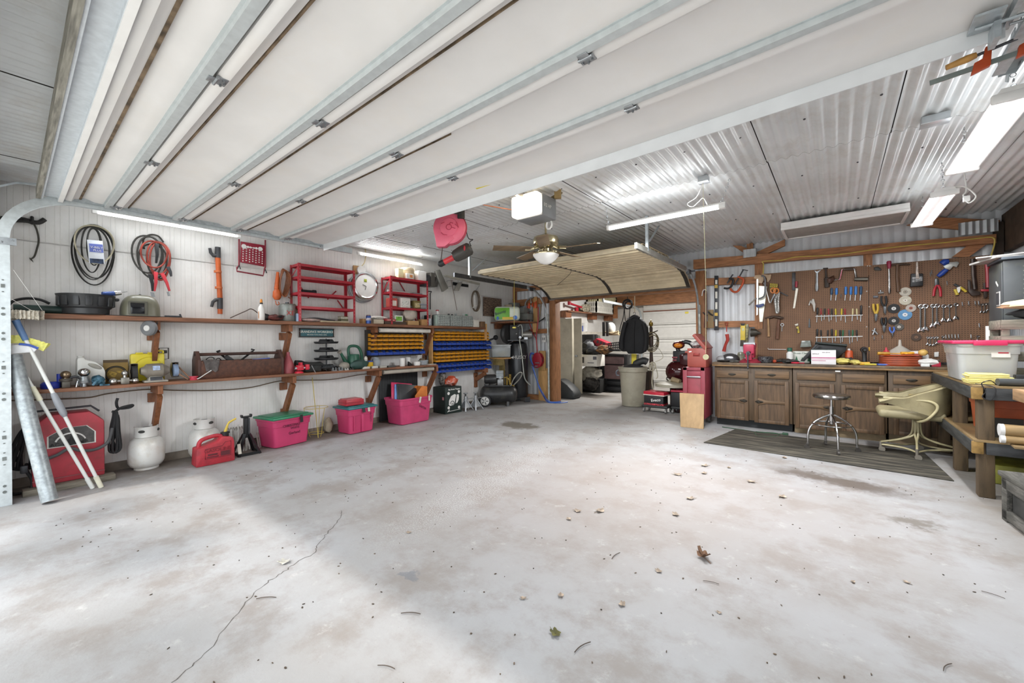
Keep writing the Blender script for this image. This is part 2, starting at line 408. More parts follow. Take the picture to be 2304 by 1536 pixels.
for a,b_ in zip(pr,pr[1:]):
 for i in range(6):pts.append(a.lerp(b_,i/6)+V((rnd.uniform(-.008,.008),rnd.uniform(-.008,.008),0)))
for i in range(len(pts)-1):
 w=.0022*rnd.uniform(.5,1.3);d=(pts[i+1]-pts[i]).normalized();nrm=V((-d.y,d.x,0))*w
 cr.add([pts[i]-nrm+V((0,0,.0008)),pts[i]+nrm+V((0,0,.0008)),pts[i+1]+nrm+V((0,0,.0008)),pts[i+1]-nrm+V((0,0,.0008))],[(0,1,2,3)])
struct('trim_40',cr,m('5d5854',.9))
# ---- tree outside the open door (dapples the sun on the floor)
lf=MB();r2=random.Random(5)
cl=[(-6.2,-3.6,5.2,.5),(-4.9,-3.2,5.5,.42),(-5.4,-2.4,4.6,.3),(-3.1,-3.0,5.2,.55),(-4.2,-2.2,4.5,.3),(-2.3,-2.8,5.0,.42),(-3.6,-3.9,5.6,.5),(-2.0,-2.2,4.4,.25),(-1.3,-3.0,5.1,.4),(-.2,-2.6,4.8,.7),(.9,-3,5.2,.8)]
for x,y,z,r in cl:
 for i in range(int(420*r*r/.2)):
  d=V((r2.gauss(0,1),r2.gauss(0,1),r2.gauss(0,.6)))*r*.5;c=V((x,y,z))+d;a=V((r2.gauss(0,1),r2.gauss(0,1),r2.gauss(0,.5))).normalized()*.055;b_=a.orthogonal().normalized()*.035
  lf.add([c-a,c+b_,c+a,c-b_],[(0,1,2,3)])
tk=MB().tube([(-3.4,-4.6,-.06),(-3.5,-4.5,1.5),(-3.3,-4.2,3.2),(-3.4,-3.6,4.6),(-3.2,-3.2,5.6)],[.2,.17,.14,.09,.04],10)
for x,y,z,r in cl:tk.tube([(-3.35,-3.9,4.0),((x-3.35)/2,(y-3.7)/2,(z+4.1)/2),(x,y,z)],[.05,.035,.012],6)
thing('maple_tree','leafy tree standing outside the open garage door','tree',[('foliage',lf,m('5d7a35',.6,0,.2)),('trunk',tk,m('5a4636',.9,0,.2))])

# ================================================================ overhead door (open, flat under the ceiling)
DW=m('e2e0de',.5,0,.02,4,dirt='e2ddd7',dscale=2.5);DLIP=m('efeeec',.45,0,.03,6);GRIME=m('74624d',.85,0,.35,14)
BAND=m('c9cfd0',.40,.25,.04,25);OLDW=m('8d8a80',.8,0,.25,18,stretch=(.3,4,4))
DX0,DX1,ZD=-5.46,.575,2.70
def sag(x):t=(x-DX0)/(DX1-DX0)*2-1;return-.022*(1-t*t)+.012*(t>0)*t*t*2
def run(prof,x0=DX0,x1=DX1,n=16,close=True):
 """extrude a (y, z) profile along the door's width, following its slight sag"""
 b=MB();R=[]
 for i in range(n+1):
  x=x0+(x1-x0)*i/n;R.append([b.bm.verts.new((x,y,z+sag(x)))for y,z in prof])
 k=len(prof)
 for i in range(n):
  for j in range(k if close else k-1):b.bm.faces.new((R[i][j],R[i][(j+1)%k],R[i+1][(j+1)%k],R[i+1][j]))
 if close:b.bm.faces.new(R[0][::-1]);b.bm.faces.new(R[-1])
 return b
YJ=[.17,.645,1.155,1.68,2.205,2.70];kids=[]
for k in range(5):
 y0,y1=YJ[k],YJ[k+1];q=y0+(.15 if k==0 else 0)
 prof=[(q,ZD-.020),(q+.02,ZD-.030),(q+.05,ZD-.030),(q+.068,ZD-.006),(q+.100,ZD+.004),(q+.105,ZD+.016),(y1-.185,ZD+.018),(y1-.125,ZD-.004),(y1-.075,ZD-.006),(y1-.002,ZD-.004),(y1-.002,ZD+.04),(q,ZD+.04)]
 sub=[('grime_line',run([(q+.112-.016/(1+k),ZD-.001),(q+.112,ZD-.001),(q+.112,ZD+.016),(q+.112-.016/(1+k),ZD+.016)],x1=DX1-(.05 if k<3 else 2.5)),GRIME)]if k<4 else[]
 if k<4:
  sub.append(('strut',run([(y1-.062,ZD-.036),(y1-.018,ZD-.036),(y1-.018,ZD-.004),(y1-.022,ZD-.004),(y1-.022,ZD-.030),(y1-.058,ZD-.030),(y1-.058,ZD-.004),(y1-.074,ZD-.004),(y1-.074,ZD-.008),(y1-.062,ZD-.008)]),BAND))
 kids.append(('door_section',run(prof),DW,sub))
kids.append(('bottom_rail',run([(.165,ZD-.05),(.2,ZD-.05),(.2,ZD-.02),(.285,ZD-.02),(.285,ZD-.05),(.315,ZD-.05),(.315,ZD+.03),(.165,ZD+.03)]),m('ced4d9',.5,.15,.05,30),[('weather_strip',run([(.158,ZD-.058),(.186,ZD-.058),(.186,ZD+.03),(.158,ZD+.03)]),OLDW),('rail_lip',run([(.287,ZD-.056),(.318,ZD-.056),(.318,ZD-.046),(.287,ZD-.046)]),DLIP)]))
kids.append(('top_brace',run([(2.70,ZD),(2.704,ZD-.086),(2.712,ZD-.086),(2.712,ZD-.004),(2.76,ZD-.004),(2.76,ZD)]),m('e2e5e7',.35,.12,.03,6),[('brace_bolt',None,None)][:0]))
hb=MB()
for yj in YJ[1:5]:
 for x in(-5.36,-3.82,-2.37,-.9,.46):
  z=ZD-.03+sag(x);hb=MB()
  hb.box((x,yj+.022,z),(.075,.05,.006),bev=.002).box((x,yj-.02,z-.008),(.05,.03,.006),bev=.002).cyl((x-.035,yj,z-.008),(x+.035,yj,z-.008),.008,n=8)
  for dx in(-.024,0,.024):hb.cyl((x+dx,yj+.026+.01*(dx==0),z-.002),(x+dx,yj+.026+.01*(dx==0),z-.014),.006,n=6)
  kids.append(('hinge',hb,STEEL))
for x in(DX0-.004,DX1+.004):
 kids.append(('end_stile',MB().box((x,1.45,ZD+.005),(.02,2.56,.05)),GALV))
 for yj in YJ[1:5]+[2.66]:
  s=-1 if x<-2 else 1;kids.append(('roller',MB().cyl((x,yj+.01,ZD-.03),(x+s*.07,yj+.01,ZD-.03),.006,n=8).cyl((x+s*.05,yj+.01,ZD-.03),(x+s*.075,yj+.01,ZD-.03),.024,n=12),STEEL))
kids.append(('door_bracket',MB().box((DX1-.07,2.62,ZD-.03+.02),(.09,.14,.01)).box((DX1-.04,2.66,ZD-.06),(.02,.1,.07)).cyl((DX1-.1,2.64,ZD-.02),(DX1+.06,2.64,ZD-.02),.008,n=8),GALV))
a=PZ(1095,425,ZD-.03);kids.append(('warning_sticker',MB().box((a.x,a.y,ZD-.0225),(.17,.09,.002),rot=.12),YEL))
struct('door_1',MB().box(((DX0+DX1)/2,1.45,ZD+.046),(DX1-DX0,2.5,.012)),DW,kids)
# ---- tracks of that door
def channel(pts,w=.055,d=.03,side=(1,0,0)):
 b=MB();b.tube(pts,.0,4,flat=(w/2,.004));return b
def track(x,s):
 P=[V((x,-.02,.0)),V((x,-.02,2.28))]+[V((x,.42-.44*math.cos(t),2.28+.40*math.sin(t)))for t in[PI/2*i/10 for i in range(1,11)]]+[V((x,3.14,2.685))]
 out=[]
 for off,th in((0,.075),):
  b=MB()
  for i in range(len(P)-1):
   a,c=P[i],P[i+1];d=(c-a).normalized();nrm=V((0,-d.z,d.y))
   for q,r in((a,c),):
    pass
  ring=[]
  for i,p in enumerate(P):
   d=(P[min(i+1,len(P)-1)]-P[max(i-1,0)]).normalized();nrm=V((0,-d.z,d.y));sx=V((s,0,0))
   prof=[nrm*.036+sx*.03,nrm*.040,nrm*.040-sx*.012,-nrm*.034-sx*.012,-nrm*.034+sx*.03,-nrm*.030+sx*.03,-nrm*.030,nrm*.034,nrm*.034+sx*.03]
   ring.append([b.bm.verts.new(p+k)for k in prof])
  for A,B in zip(ring,ring[1:]):
   for j in range(9):b.bm.faces.new((A[j],A[(j+1)%9],B[(j+1)%9],B[j]))
  b.bm.faces.new(ring[0]);b.bm.faces.new(ring[-1])
 return b
TW=m('cfd6d8',.4,.35,.06,30)
sl=MB()
for z in(.12,.40,.58,.90,1.17,1.41,1.62,1.86):
 if rnd.random()<.5:sl.box((-5.4885+.004,-.026,z),(.003,.022,.03)).box((-5.4885+.004,-.026,z+.05),(.003,.012,.008)).box((-5.4885+.004,-.026,z-.05),(.003,.012,.008))
 else:sl.cyl((-5.486,-.026,z),(-5.482,-.026,z),.012,n=10).cyl((-5.486,-.026,z+.05),(-5.482,-.026,z+.05),.010,n=10)
jb=MB().box((-5.56,-.055,1.2),(.09,.03,2.4))
thing('overhead_door_track','galvanised steel door track rising at the white panelled wall and curving up under the ceiling','door track',[('track_channel',track(-5.5,-1).tube([(-5.53,0,0.001),(-5.53,0,.002)],.001,3),TW),('jamb_angle',jb,TW),('hole_print',sl,m('6f7472',.6)),('upper_track',MB().tube([(-5.5,-.09,2.62),(-5.5,-.04,2.70),(-5.5,.05,2.755),(-5.5,.16,2.775),(-5.5,.9,2.785)],.03,8,flat=(.006,.032)),GALV),('splice_plate',MB().box((-5.49,.0,2.24),(.02,.1,.06)).sph((-5.478,.03,2.25),.008,6,4).sph((-5.478,-.03,2.23),.008,6,4),STEEL),('lift_cable',MB().tube([(-5.47,.03,2.0),(-5.62,.20,1.66)],.0015,4).tube([(-5.47,.02,1.75),(-5.62,.14,1.66)],.0015,4),WHITE)],base=(-5.5,0,0))
rt=track(.66,1)
pa=MB().box((.705,3.10,2.80),(.004,.045,.26)).box((.705,3.24,2.80),(.004,.05,.26),rot=MX.Rotation(.5,3,'X'))
thing('overhead_door_track','dark steel track end over the twin tube lights, hung from a perforated strap','door track',[('track_channel',MB().bar((.66,.3,2.72),(.66,3.2,2.72),.012,.08).bar((.69,.3,2.685),(.69,3.2,2.685),.05,.006).bar((.69,.3,2.755),(.69,3.2,2.755),.05,.006),m('7d878c',.35,.7,.1,20)),('hanger_strap',pa,GALV),('lower_angle',MB().bar((.63,.3,2.66),(.64,3.12,2.66),.045,.006),GALV)],base=(.66,1.7,2.66))
OR2=m('b5481f',.5,.1,.12,20)
thing('bar_clamp','orange bar clamp with wooden handle clamped to the track end below the ceiling','clamp',[('bar',MB().bar((.357,2.80,2.575),(.66,2.80,2.60),.008,.022),m('8b9490',.4,.6)),('sliding_jaw',MB().poly([(.49,2.788,2.555),(.55,2.788,2.575),(.555,2.788,2.66),(.535,2.788,2.665),(.527,2.788,2.615),(.50,2.788,2.605)],(0,.024,0),.003),OR2),('fixed_jaw',MB().poly([(.625,2.788,2.575),(.66,2.788,2.585),(.665,2.788,2.64),(.632,2.788,2.625)],(0,.024,0),.003),OR2),('screw',MB().cyl((.505,2.8,2.64),(.63,2.8,2.662),.007,n=8),DKSTEEL),('handle',MB().lathe([(0,0),(.013,.002),(.017,.03),(.014,.07),(.012,.10),(0,.10)],(.51,2.8,2.643),12,(-1,0,-.17)),m('b98a4a',.5,0,.15,20))])
# ---- ceiling lights
TUBE=m('ffffff',.4,emit=4.);TUBEW=m('fdfcff',.4,emit=3.);SHELLW=m('e8e6e3',.4,0,.03)
def area(loc,sx,sy,e,rot=(0,0,0),col=(.95,.98,1)):
 return lamp('tube_light','AREA',loc,e,col,rot,shape='RECTANGLE',size=sx,size_y=sy)
def chain(a,b_,r=.005):
 c=MB();a,b_=V(a),V(b_);n=max(3,int((b_-a).length/.03))
 for i in range(n):
  p=a.lerp(b_,(i+.5)/n);c.torus(p,.011,.0022,8,4,(1,0,0)if i%2 else(0,1,0),1)
 return c
LX0,LX1,LY,LZ=-2.06,-.83,4.34,2.635
thing('shop_light','single bright fluorescent shop light on chains in front of the open back door','light',[('tube',MB().box(((LX0+LX1)/2,LY,LZ),(LX1-LX0-.06,.05,.036),bev=.015),TUBE),('housing',MB().box(((LX0+LX1)/2,LY,LZ+.026),(LX1-LX0,.055,.016)),SHELLW),('end_cap',MB().box((LX0+.015,LY,LZ),(.03,.056,.042),bev=.006),SHELLW),('end_cap',MB().box((LX1-.03,LY,LZ),(.06,.056,.042),bev=.006),SHELLW),('chain',chain((LX0+.02,LY,LZ+.03),(LX0-.02,LY,ZC-.01)),STEEL),('chain',chain((LX1-.04,LY,LZ+.03),(LX1+.04,LY,ZC-.01)),STEEL),('cord',MB().tube(curve([(LX1-.16,LY,LZ+.03),(LX1-.2,LY,LZ+.12),(-1.08,LY,LZ+.09),(-1.13,LY-.02,LZ+.05),(-1.18,LY,LZ+.1),(-1.1,LY,LZ+.14),(-1.02,4.2,LZ+.17),(-.985,4.15,2.86)]),.004,6),WHITE)])
area(((LX0+LX1)/2,LY,LZ-.03),1.15,.05,95);area(((LX0+LX1)/2,LY,LZ+.05),1.15,.05,2.2,(PI,0,0))
def twin(y0,y1,z,label,cord=False):
 x=.735;w=.15;ps=[('housing',MB().poly([(x-w/2-.01,y0,z),(x-w/2+.02,y0,z+.045),(x+w/2-.02,y0,z+.045),(x+w/2+.01,y0,z)],(0,y1-y0,0)),SHELLW)]
 for dx in(-.048,.048):ps.append(('tube',MB().box((x+dx,(y0+y1)/2,z-.008),(.042,y1-y0-.05,.03),bev=.013),TUBEW))
 ps.append(('end_plate',MB().box((x,y0+.012,z),(w+.03,.03,.05),bev=.01),SHELLW));ps.append(('end_plate',MB().box((x,y1-.012,z),(w+.03,.03,.05),bev=.01),SHELLW))
 ps.append(('chain',chain((x,y0+.06,z+.05),(x-.01,y0+.05,ZC-.01)),STEEL));ps.append(('chain',chain((x,y1-.1,z+.05),(x,y1-.1,ZC-.01)),STEEL))
 if cord:ps+=[('cord',MB().tube(curve([(x+.05,y0+.05,z+.05),(x+.11,y0-.02,z+.02),(x+.17,y0-.05,z-.08),(x+.13,y0-.05,z-.13),(x+.1,y0-.05,z-.06),(x+.12,y0-.03,z),(x+.1,y0,ZC)]),.005,6),WHITE),('plug',MB().box((x+.12,y0-.04,z-.09),(.04,.03,.05),bev=.006),WHITE)]
 thing('shop_light',label,'light',ps);area((x,(y0+y1)/2,z-.035),.12,y1-y0-.1,27);area((x,(y0+y1)/2,z+.06),.12,y1-y0-.1,1.1,(PI,0,0))
twin(3.27,4.50,2.60,'twin tube shop light nearest the overhead door, hung on chains at the right wall side')
twin(5.10,6.36,2.60,'twin tube shop light hung over the pegboard with a looped white cord and plug',True)
def strip(y0,y1,x,z,label):
 thing('strip_light',label,'light',[('tube',MB().box((x,(y0+y1)/2,z),(.032,y1-y0-.08,.032),bev=.014),TUBE),('housing',MB().box((x-.024,(y0+y1)/2,z+.012),(.03,y1-y0,.05),bev=.004),SHELLW),('end_cap',MB().box((x,y0+.02,z),(.036,.04,.036),bev=.008),SHELLW),('end_cap',MB().box((x,y1-.02,z),(.036,.04,.036),bev=.008),SHELLW),('mount_bracket',MB().box((x-.09,y0+.25,z+.02),(.12,.03,.02)).box((x-.09,y1-.25,z+.02),(.12,.03,.02)),SHELLW)])
 area((x+.03,(y0+y1)/2,z-.02),.05,y1-y0-.1,18,(0,math.radians(-62),0))
strip(.545,1.875,-5.95,2.725,'lit white strip light above the coiled belts and jumper cables')
strip(3.50,4.80,-5.95,2.778,'lit white strip light above the red shelving units')
thing('ceiling_light','wide unlit white box light fixture on the ceiling above the beam','light',[('housing',MB().box((.04,6.76,2.85),(1.23,.66,.07),bev=.006),SHELLW),('diffuser',MB().box((.04,6.76,2.805),(1.17,.60,.02),bev=.004),m('a5a29d',.35)),('trim_frame',MB().box((.04,6.435,2.80),(1.23,.03,.03)).box((.04,7.085,2.80),(1.23,.03,.03)).box((-.56,6.76,2.80),(.03,.62,.03)).box((.64,6.76,2.80),(.03,.62,.03)),SHELLW)])
for x,y,l,s in((-.978,4.14,'grey electrical box on the ceiling above the single shop light',.085),(.541,4.06,'wide metal electrical box on the ceiling beside the twin tube light',.14)):
 thing('ceiling_box',l,'junction box',[('box',MB().box((x,y,ZC-.035),(s,.09,.05),bev=.004),m('b9bec2',.4,.4)),('cover',MB().box((x,y,ZC-.062),(s+.01,.1,.006),bev=.002),m('c8ccd0',.35,.5))])
one('pull_cord','long white pull cord with yellow disc hanging before the red toolbox','cord',MB().tube([(-.985,4.14,2.84),PY(1588,640,4.14),PY(1588,795,4.14)],.0022,6).cyl(PY(1588,803,4.14)-V((0,.004,0)),PY(1588,803,4.14)+V((0,.004,0)),.026,n=16),m('e3dcb0',.5))
one('pull_cord','thin cord with a yellow knob hanging in front of the upright compressor','cord',MB().tube([PY(1157,626,6.0),PY(1157,732,6.0)],.003,6).lathe([(0,-.02),(.034,-.01),(.038,.01),(.02,.02),(0,.022)],PY(1157,737,6.0),14),m('d8cb62',.5))
# ---- ceiling fan
FC=V((-2.76,4.11,0));NICK=m('b9ad8c',.22,.9,.05,10);FB=m('7d6950',.5,0,.15,4,stretch=(1,12,1));FG=m('f0eeea',.3,0,.03,5)
ps=[('canopy',MB().lathe([(0,2.90),(.07,2.90),(.065,2.86),(.02,2.83),(0,2.83)],FC,24),NICK),('downrod',MB().cyl(FC+V((0,0,2.62)),FC+V((0,0,2.84)),.013,n=12),NICK),('motor',MB().lathe([(0,2.66),(.03,2.655),(.06,2.64),(.145,2.61),(.16,2.57),(.15,2.53),(.10,2.495),(.075,2.48),(.05,2.47),(.05,2.42),(0,2.42)],FC,32),NICK),('light_bowl',MB().lathe([(.13,2.405),(.158,2.40),(.155,2.385),(.12,2.34),(.07,2.30),(.03,2.285),(0,2.28)],FC,32),FG),('bowl_ring',MB().lathe([(.06,2.43),(.15,2.415),(.162,2.405),(.16,2.396),(.13,2.396)],FC,32),NICK)]
for k in range(5):
 a=math.radians(12+72*k);R=MX.Translation(FC)@MX.Rotation(a,4,'Z')
 bl=MB().box((.42,0,2.465),(.46,.135,.008),rot=MX.Rotation(.2,3,'X'),bev=.003);ps.append(('blade',bl.xf(R),FB,[('blade_arm',MB().tube(curve([(.10,0,2.50),(.15,.01,2.475),(.19,-.01,2.47),(.26,0,2.462)]),.013,8,flat=(.02,.006)).xf(R),NICK)]))
thing('ceiling_fan','brass ceiling fan with brown blades and white light bowl below the opener','ceiling fan',ps)
# ---- door opener
OC=V((-2.44,3.42,2.715));GB=m('8d8f90',.45,.3,.05);LENS=m('fff0d8',.4,emit=3.2)
tx=MB().text('Liftmaster'[:0]or '1/2 HP',.05,T(OC.x+.168,OC.y,OC.z+.0,PI/2))
thing('garage_door_opener','grey garage door opener with glowing lamp cover hung from the ceiling','opener',[('motor_case',MB().box(OC+V((0,.04,0)),(.33,.26,.22),bev=.012),GB,[('case_lettering',tx,WHITE)]),('lamp_cover',MB().box(OC+V((0,-.13,.005)),(.33,.11,.215),bev=.03,seg=3),LENS),('rail',MB().bar(OC+V((-.02,-.1,.10)),(-2.46,.3,2.82),.04,.05),DKSTEEL),('hanger',MB().bar(OC+V((.1,.12,.1)),OC+V((.2,.22,.19)),.03,.03).bar(OC+V((-.12,.12,.1)),OC+V((-.16,.14,.19)),.025,.004),m('8f8468',.5,.3,.2)),('hanger_block',MB().box(OC+V((.19,.16,.165)),(.07,.05,.11),rot=.5,bev=.005),m('a38a5c',.7)),('door_arm',MB().tube([(-2.92,2.74,2.69),(-2.88,2.80,2.64),(-2.70,2.92,2.75),(-2.5,3.05,2.80)],.018,6,flat=(.022,.006)).tube(curve([(-3.02,2.74,2.69),(-2.98,2.79,2.635),(-2.9,2.82,2.625),(-2.84,2.82,2.66)]),.006,6),m('2c2826',.6)),('wire',MB().tube(curve([OC+V((-.16,.05,.02)),OC+V((-.3,-.2,.03)),OC+V((-.5,-.5,.06))]),.005,6),m('9a5a3c',.6)),('plug_cord',MB().torus(OC+V((.08,.16,-.14)),.045,.009,16,6,(.3,1,0)),WHITE)])
lamp('opener_lamp','POINT',OC+V((0,-.26,.06)),5,(1,.78,.5),shadow_soft_size=.05)
# ---- red cord reel and the lamp hanging from it
RC=V((-3.42,3.15,2.64));ax=V((.55,-.83,0)).normalized();RR=m('e26a84',.4,0,.05,6);RD=m('b83a54',.4,0,.06);sd=V((ax.y,-ax.x,0))*-1
disc=MB().lathe([(0,.055),(.10,.055),(.105,.048),(.165,.045),(.185,.03),(.185,-.05),(.16,-.07),(0,-.07)],RC,40,ax)
face=MB();q=V((0,0,1)).rotation_difference(ax)
def on(a,b_,h=.058):return RC+sd*a+V((0,0,b_))+ax*h
for pts in([(-.09,.04),(-.05,.055)],[(.0,.02),(.02,.05),(.05,.04)],[(.07,.03),(.11,-.01),(.085,.055)],[(.03,-.005),(.075,-.02)],[(-.09,-.06),(-.06,-.085),(-.02,-.09)]):
 face.tube([on(a,b_)for a,b_ in pts],.004,6)
face.torus(RC+ax*.056,.03,.004,20,6,ax)
thing('cord_reel','round pink red retractable cord reel hung behind the overhead door','cord reel',[('case',disc,RR,[('raised_pattern',face,RD)]),('spout',MB().poly([on(-.15,-.02,.05),on(-.185,.1,.05),on(-.13,-.20,.05),on(-.03,-.20,.05),on(.06,-.15,.05),on(.0,-.12,.05)][::-1]if False else[on(-.18,.0,.05),on(-.145,-.215,.05),on(-.05,-.215,.05),on(.06,-.13,.05),on(-.02,-.02,.05)],ax*-.10,.006),RR),('rim',MB().torus(RC+ax*-.01,.184,.012,36,8,ax),RD),('mount',MB().box(RC+sd*.12+V((0,0,.17)),(.13,.08,.16),rot=-.57,bev=.01).bar(RC+sd*.1+V((0,0,.22)),RC+sd*.1+V((0,0,.265)),.2,.1),BLACK)])
h0=on(-.09,-.215,0);h1=on(-.11,-.37,.0)
A_,B_=on(-.11,-.40,0),on(.04,-.33,0);C_=on(.24,-.23,0)
thing('trouble_light','red and black hand lamp hanging under the round reel','work light',[('cord',MB().tube([h0,on(-.1,-.30,0),h1,A_],.006,6),m('5b5350',.6)),('grip',MB().cyl(A_.lerp(B_,.1),B_,.03,.033,16),m('d03a42',.45),[('grip_end',MB().sph(A_,.037,12,8).cyl(A_,A_.lerp(B_,.25),.036,n=12),BLACK)]),('lamp_hood',MB().tube([B_.lerp(C_,t)for t in(-.03,0,.12,.5,.9,1,1.02)],[.03,.055,.07,.078,.074,.055,.02],14),m('37342f',.5),[('hood_badge',MB().sph(B_.lerp(C_,.7)+ax*.072+V((0,0,.012)),(.012,.012,.03),10,6),RED)]),('hook',MB().tube(curve([C_+V((0,0,.02)),C_+V((-.02,0,.07)),C_+V((.03,0,.09)),on(.20,-.1,-.02),on(.15,.16,-.02)]),.005,6),BLACK)])
# ================================================================ back door (sectional, rolled up under the ceiling)
TAN=m('e0d0ae',.6,0,.08,4,dirt='b8a682',dscale=3);DKT=m('3f3a34',.6,.2,.15)
path=[(5.16,2.55),(6.2,2.55),(6.72,2.545),(6.98,2.50),(7.18,2.41),(7.36,2.27)]
def along(t):
 Ls=[math.dist(a,b_)for a,b_ in zip(path,path[1:])];s=t*sum(Ls)
 for(a,b_),L_ in zip(zip(path,path[1:]),Ls):
  if s<=L_ or(a,b_)==(path[-2],path[-1]):k=s/L_;return a[0]+(b_[0]-a[0])*k,a[1]+(b_[1]-a[1])*k,((b_[0]-a[0])/L_,(b_[1]-a[1])/L_)
  s-=L_
secs=[];X0,X1=-4.87,-1.97
for k in range(5):
 prof=[];per=3
 for i in range(61):
  t=(k+.012+.976*i/60)/5;y,z,d=along(t);ph=(i/60*per)%1;h=-.034*max(0,min(1,(ph-.16)/.12,(1-ph)/.12))
  prof.append((y-d[1]*h*-1,z+d[0]*h))
 prof2=prof+[(y,z+.05)for y,z in prof[::-1]]
 b=MB();A=[b.bm.verts.new((X0,y,z))for y,z in prof2];B=[b.bm.verts.new((X1,y,z))for y,z in prof2];n=len(prof2)
 for j in range(n):b.bm.faces.new((A[j],A[(j+1)%n],B[(j+1)%n],B[j]))
 b.bm.faces.new(A);b.bm.faces.new(B)
 sub=[]
 for x in(X0+.025,-3.42,X1-.025):
  st=MB();yz=[along((k+.02+.96*i/6)/5)[:2]for i in range(7)]
  st.tube([(x,y,z-.030)for y,z in yz],0,4,flat=(.008,.03));sub.append(('stile',st,DKT))
 y,z,d=along((k+.985)/5)
 if k==4:sub.append(('bottom_seal',MB().bar((X0,y,z-.012),(X1,y,z-.012),.03,.045),m('5d5449',.7)))
 secs.append(('door_section',b,TAN,sub))
secs.append(('lift_rope',MB().tube(curve([(X0+.5,6.9,2.47),(-4.0,6.4,2.42),(-3.5,5.9,2.46),(-3.40,5.8,2.50)]),.004,5),DKT));secs.append(('top_edge',MB().box(((X0+X1)/2,5.145,2.555),(X1-X0,.03,.05)),m('b9ab90',.6,0,.1)))
struct('door_2',MB().box(((X0+X1)/2,5.7,2.61),(X1-X0,1.0,.01)),TAN,secs)
def back_track(x,label,s):
 P=[V((x,y,z))for y,z in((4.68,2.475),(5.6,2.47),(6.7,2.465),(6.95,2.43),(7.2,2.30),(7.38,2.08),(7.45,1.8))]
 v=[V((x,7.47,1.95)),V((x,7.5,1.2)),V((x,7.5,0.0))]
 pa_=MB().box((x,5.05,2.69),(.035,.035,.44)).bar((x,5.12,2.60),(x+.0,5.50,2.89),.03,.004)
 ps=[('track_channel',MB().bar(P[0],P[2],.03,.07),DKSTEEL if s<0 else m('9a9890',.4,.5)),('curved_track',MB().tube(curve(P[2:]),.03,8,flat=(.03,.014)),GALV),('vertical_track',MB().tube(v,.024,8),m('a9aca6',.42,.6,.15,20)),('hanger_strap',pa_,GALV),('roller_bracket',MB().box((x,6.86,2.44),(.05,.12,.07)).cyl((x-.05,6.9,2.45),(x+.09,6.9,2.45),.012,n=8),DKSTEEL)]
 thing('overhead_door_track',label,'door track',ps)
back_track(-4.995,'dark track of the tan back door, hung beside the round wall clock',-1)
back_track(-1.86,'light steel track of the tan back door, hung below the single shop light',1)

# ================================================================ left wall: shelves and what hangs on the panelling
SH=m('85583e',.6,0,.2,5,.15,40,stretch=(7,.8,7));BRK=m('875536',.6,0,.2,5,.15,40,stretch=(6,6,2))
ZT,ZL,XT,XB=1.655,.945,-5.78,-5.68
def L(u,v,x=-6.075):return PX(u,v,x)
one('wall_shelf','long upper wooden shelf carrying the drain pan and red shelving units','shelf',MB().box(((XL+XT)/2+.002,3.13,ZT-.022),(XT-XL-.004,6.36,.044),bev=.004),SH)
one('wall_shelf','long lower wooden shelf carrying the bench grinder and wooden toolbox','shelf',MB().box(((XL+XB)/2+.002,2.42,ZL-.016),(XB-XL-.004,4.96,.032),bev=.004),SH)
def bracket(y,zt,xf,label,h=.55):
 w=.045
 thing('shelf_bracket',label,'bracket',[('arm',MB().box(((XL+xf)/2+.0,y,zt-.05),(xf-XL-.03,w,.095),bev=.003),BRK),('brace',MB().bar((XL+.04,y,zt-h+.05),(xf-.07,y,zt-.11),w,.085),BRK),('cleat',MB().box((XL+.022,y,zt-h-.0),(.04,w+.03,.25),bev=.003),BRK),('wall_block',MB().box((XL+.022,y,zt-.16),(.04,w+.05,.1),bev=.003),BRK)])
for y,nm in((1.03,'bracket under the upper shelf with the small grey wheel hung on it'),(2.42,'bracket under the upper shelf beside the blue-green workshop sign'),(3.74,'bracket under the upper shelf above the watering can'),(4.92,'bracket under the upper shelf between the two bin racks')):
 bracket(y,ZT-.044,XT-.02,'brown wooden '+nm)
for y,nm in((1.03,'behind the first propane tank'),(2.42,'behind the tub with the green lid'),(3.74,'above the tub carrying a red case'),(4.92,'beside the tub full of loose lids')):
 bracket(y,ZL-.032,XB-.02,'brown wooden bracket under the lower shelf '+nm,.60)
bracket(6.3,.80,-5.72,'brown wooden bracket under the blue bins by the compressor',.3)
# --- coiled drive belts
def loop(u,v,ru,rv,r,x,flat=None,tilt=0.,n=40,sq=1.):
 c=L(u,v,x);a=abs(L(u+ru,v,x).y-c.y);h=abs(L(u,v-rv,x).z-c.z);pts=[]
 for i in range(n):
  t=2*PI*i/n;q,z=a*math.cos(t)*(1+.12*sq*math.sin(t)),h*math.sin(t);pts.append(c+V((.012*math.sin(3*t),q*math.cos(tilt)-z*math.sin(tilt),q*math.sin(tilt)+z*math.cos(tilt))))
 return MB().tube(pts,r,8,True,flat=flat)
BELT=m('2f2e2b',.7,0,.12,20)
for i,(u,v,ru,rv,x,lab)in enumerate(((210,574,46,67,-6.06,'largest black ribbed drive belt'),(213,566,42,60,-6.045,'second largest black drive belt'),(208,569,38,60,-6.03,'narrow black drive belt'),(206,561,22,52,-6.04,'short black cogged drive belt'),(211,555,15,42,-6.03,'smallest black drive belt'))):
 one('drive_belt',lab+' hung on the white wall round the printed sleeve','belt',loop(u,v,ru,rv,.006,x,(.011,.005)),BELT,group='drive belts on the white wall')
one('drive_belt','pale tan drive belt hung in front of the black belts','belt',loop(213,550,43,43,.006,-6.01,(.010,.005)),m('a39c86',.7,0,.1))
a,b_=L(200,541,-6.0),L(231,592,-6.0)
sl=MB().box(((a.x+b_.x)/2,(a.y+b_.y)/2,(a.z+b_.z)/2),(.012,.115,.24),rot=MX.Rotation(.06,3,'X'),bev=.003)
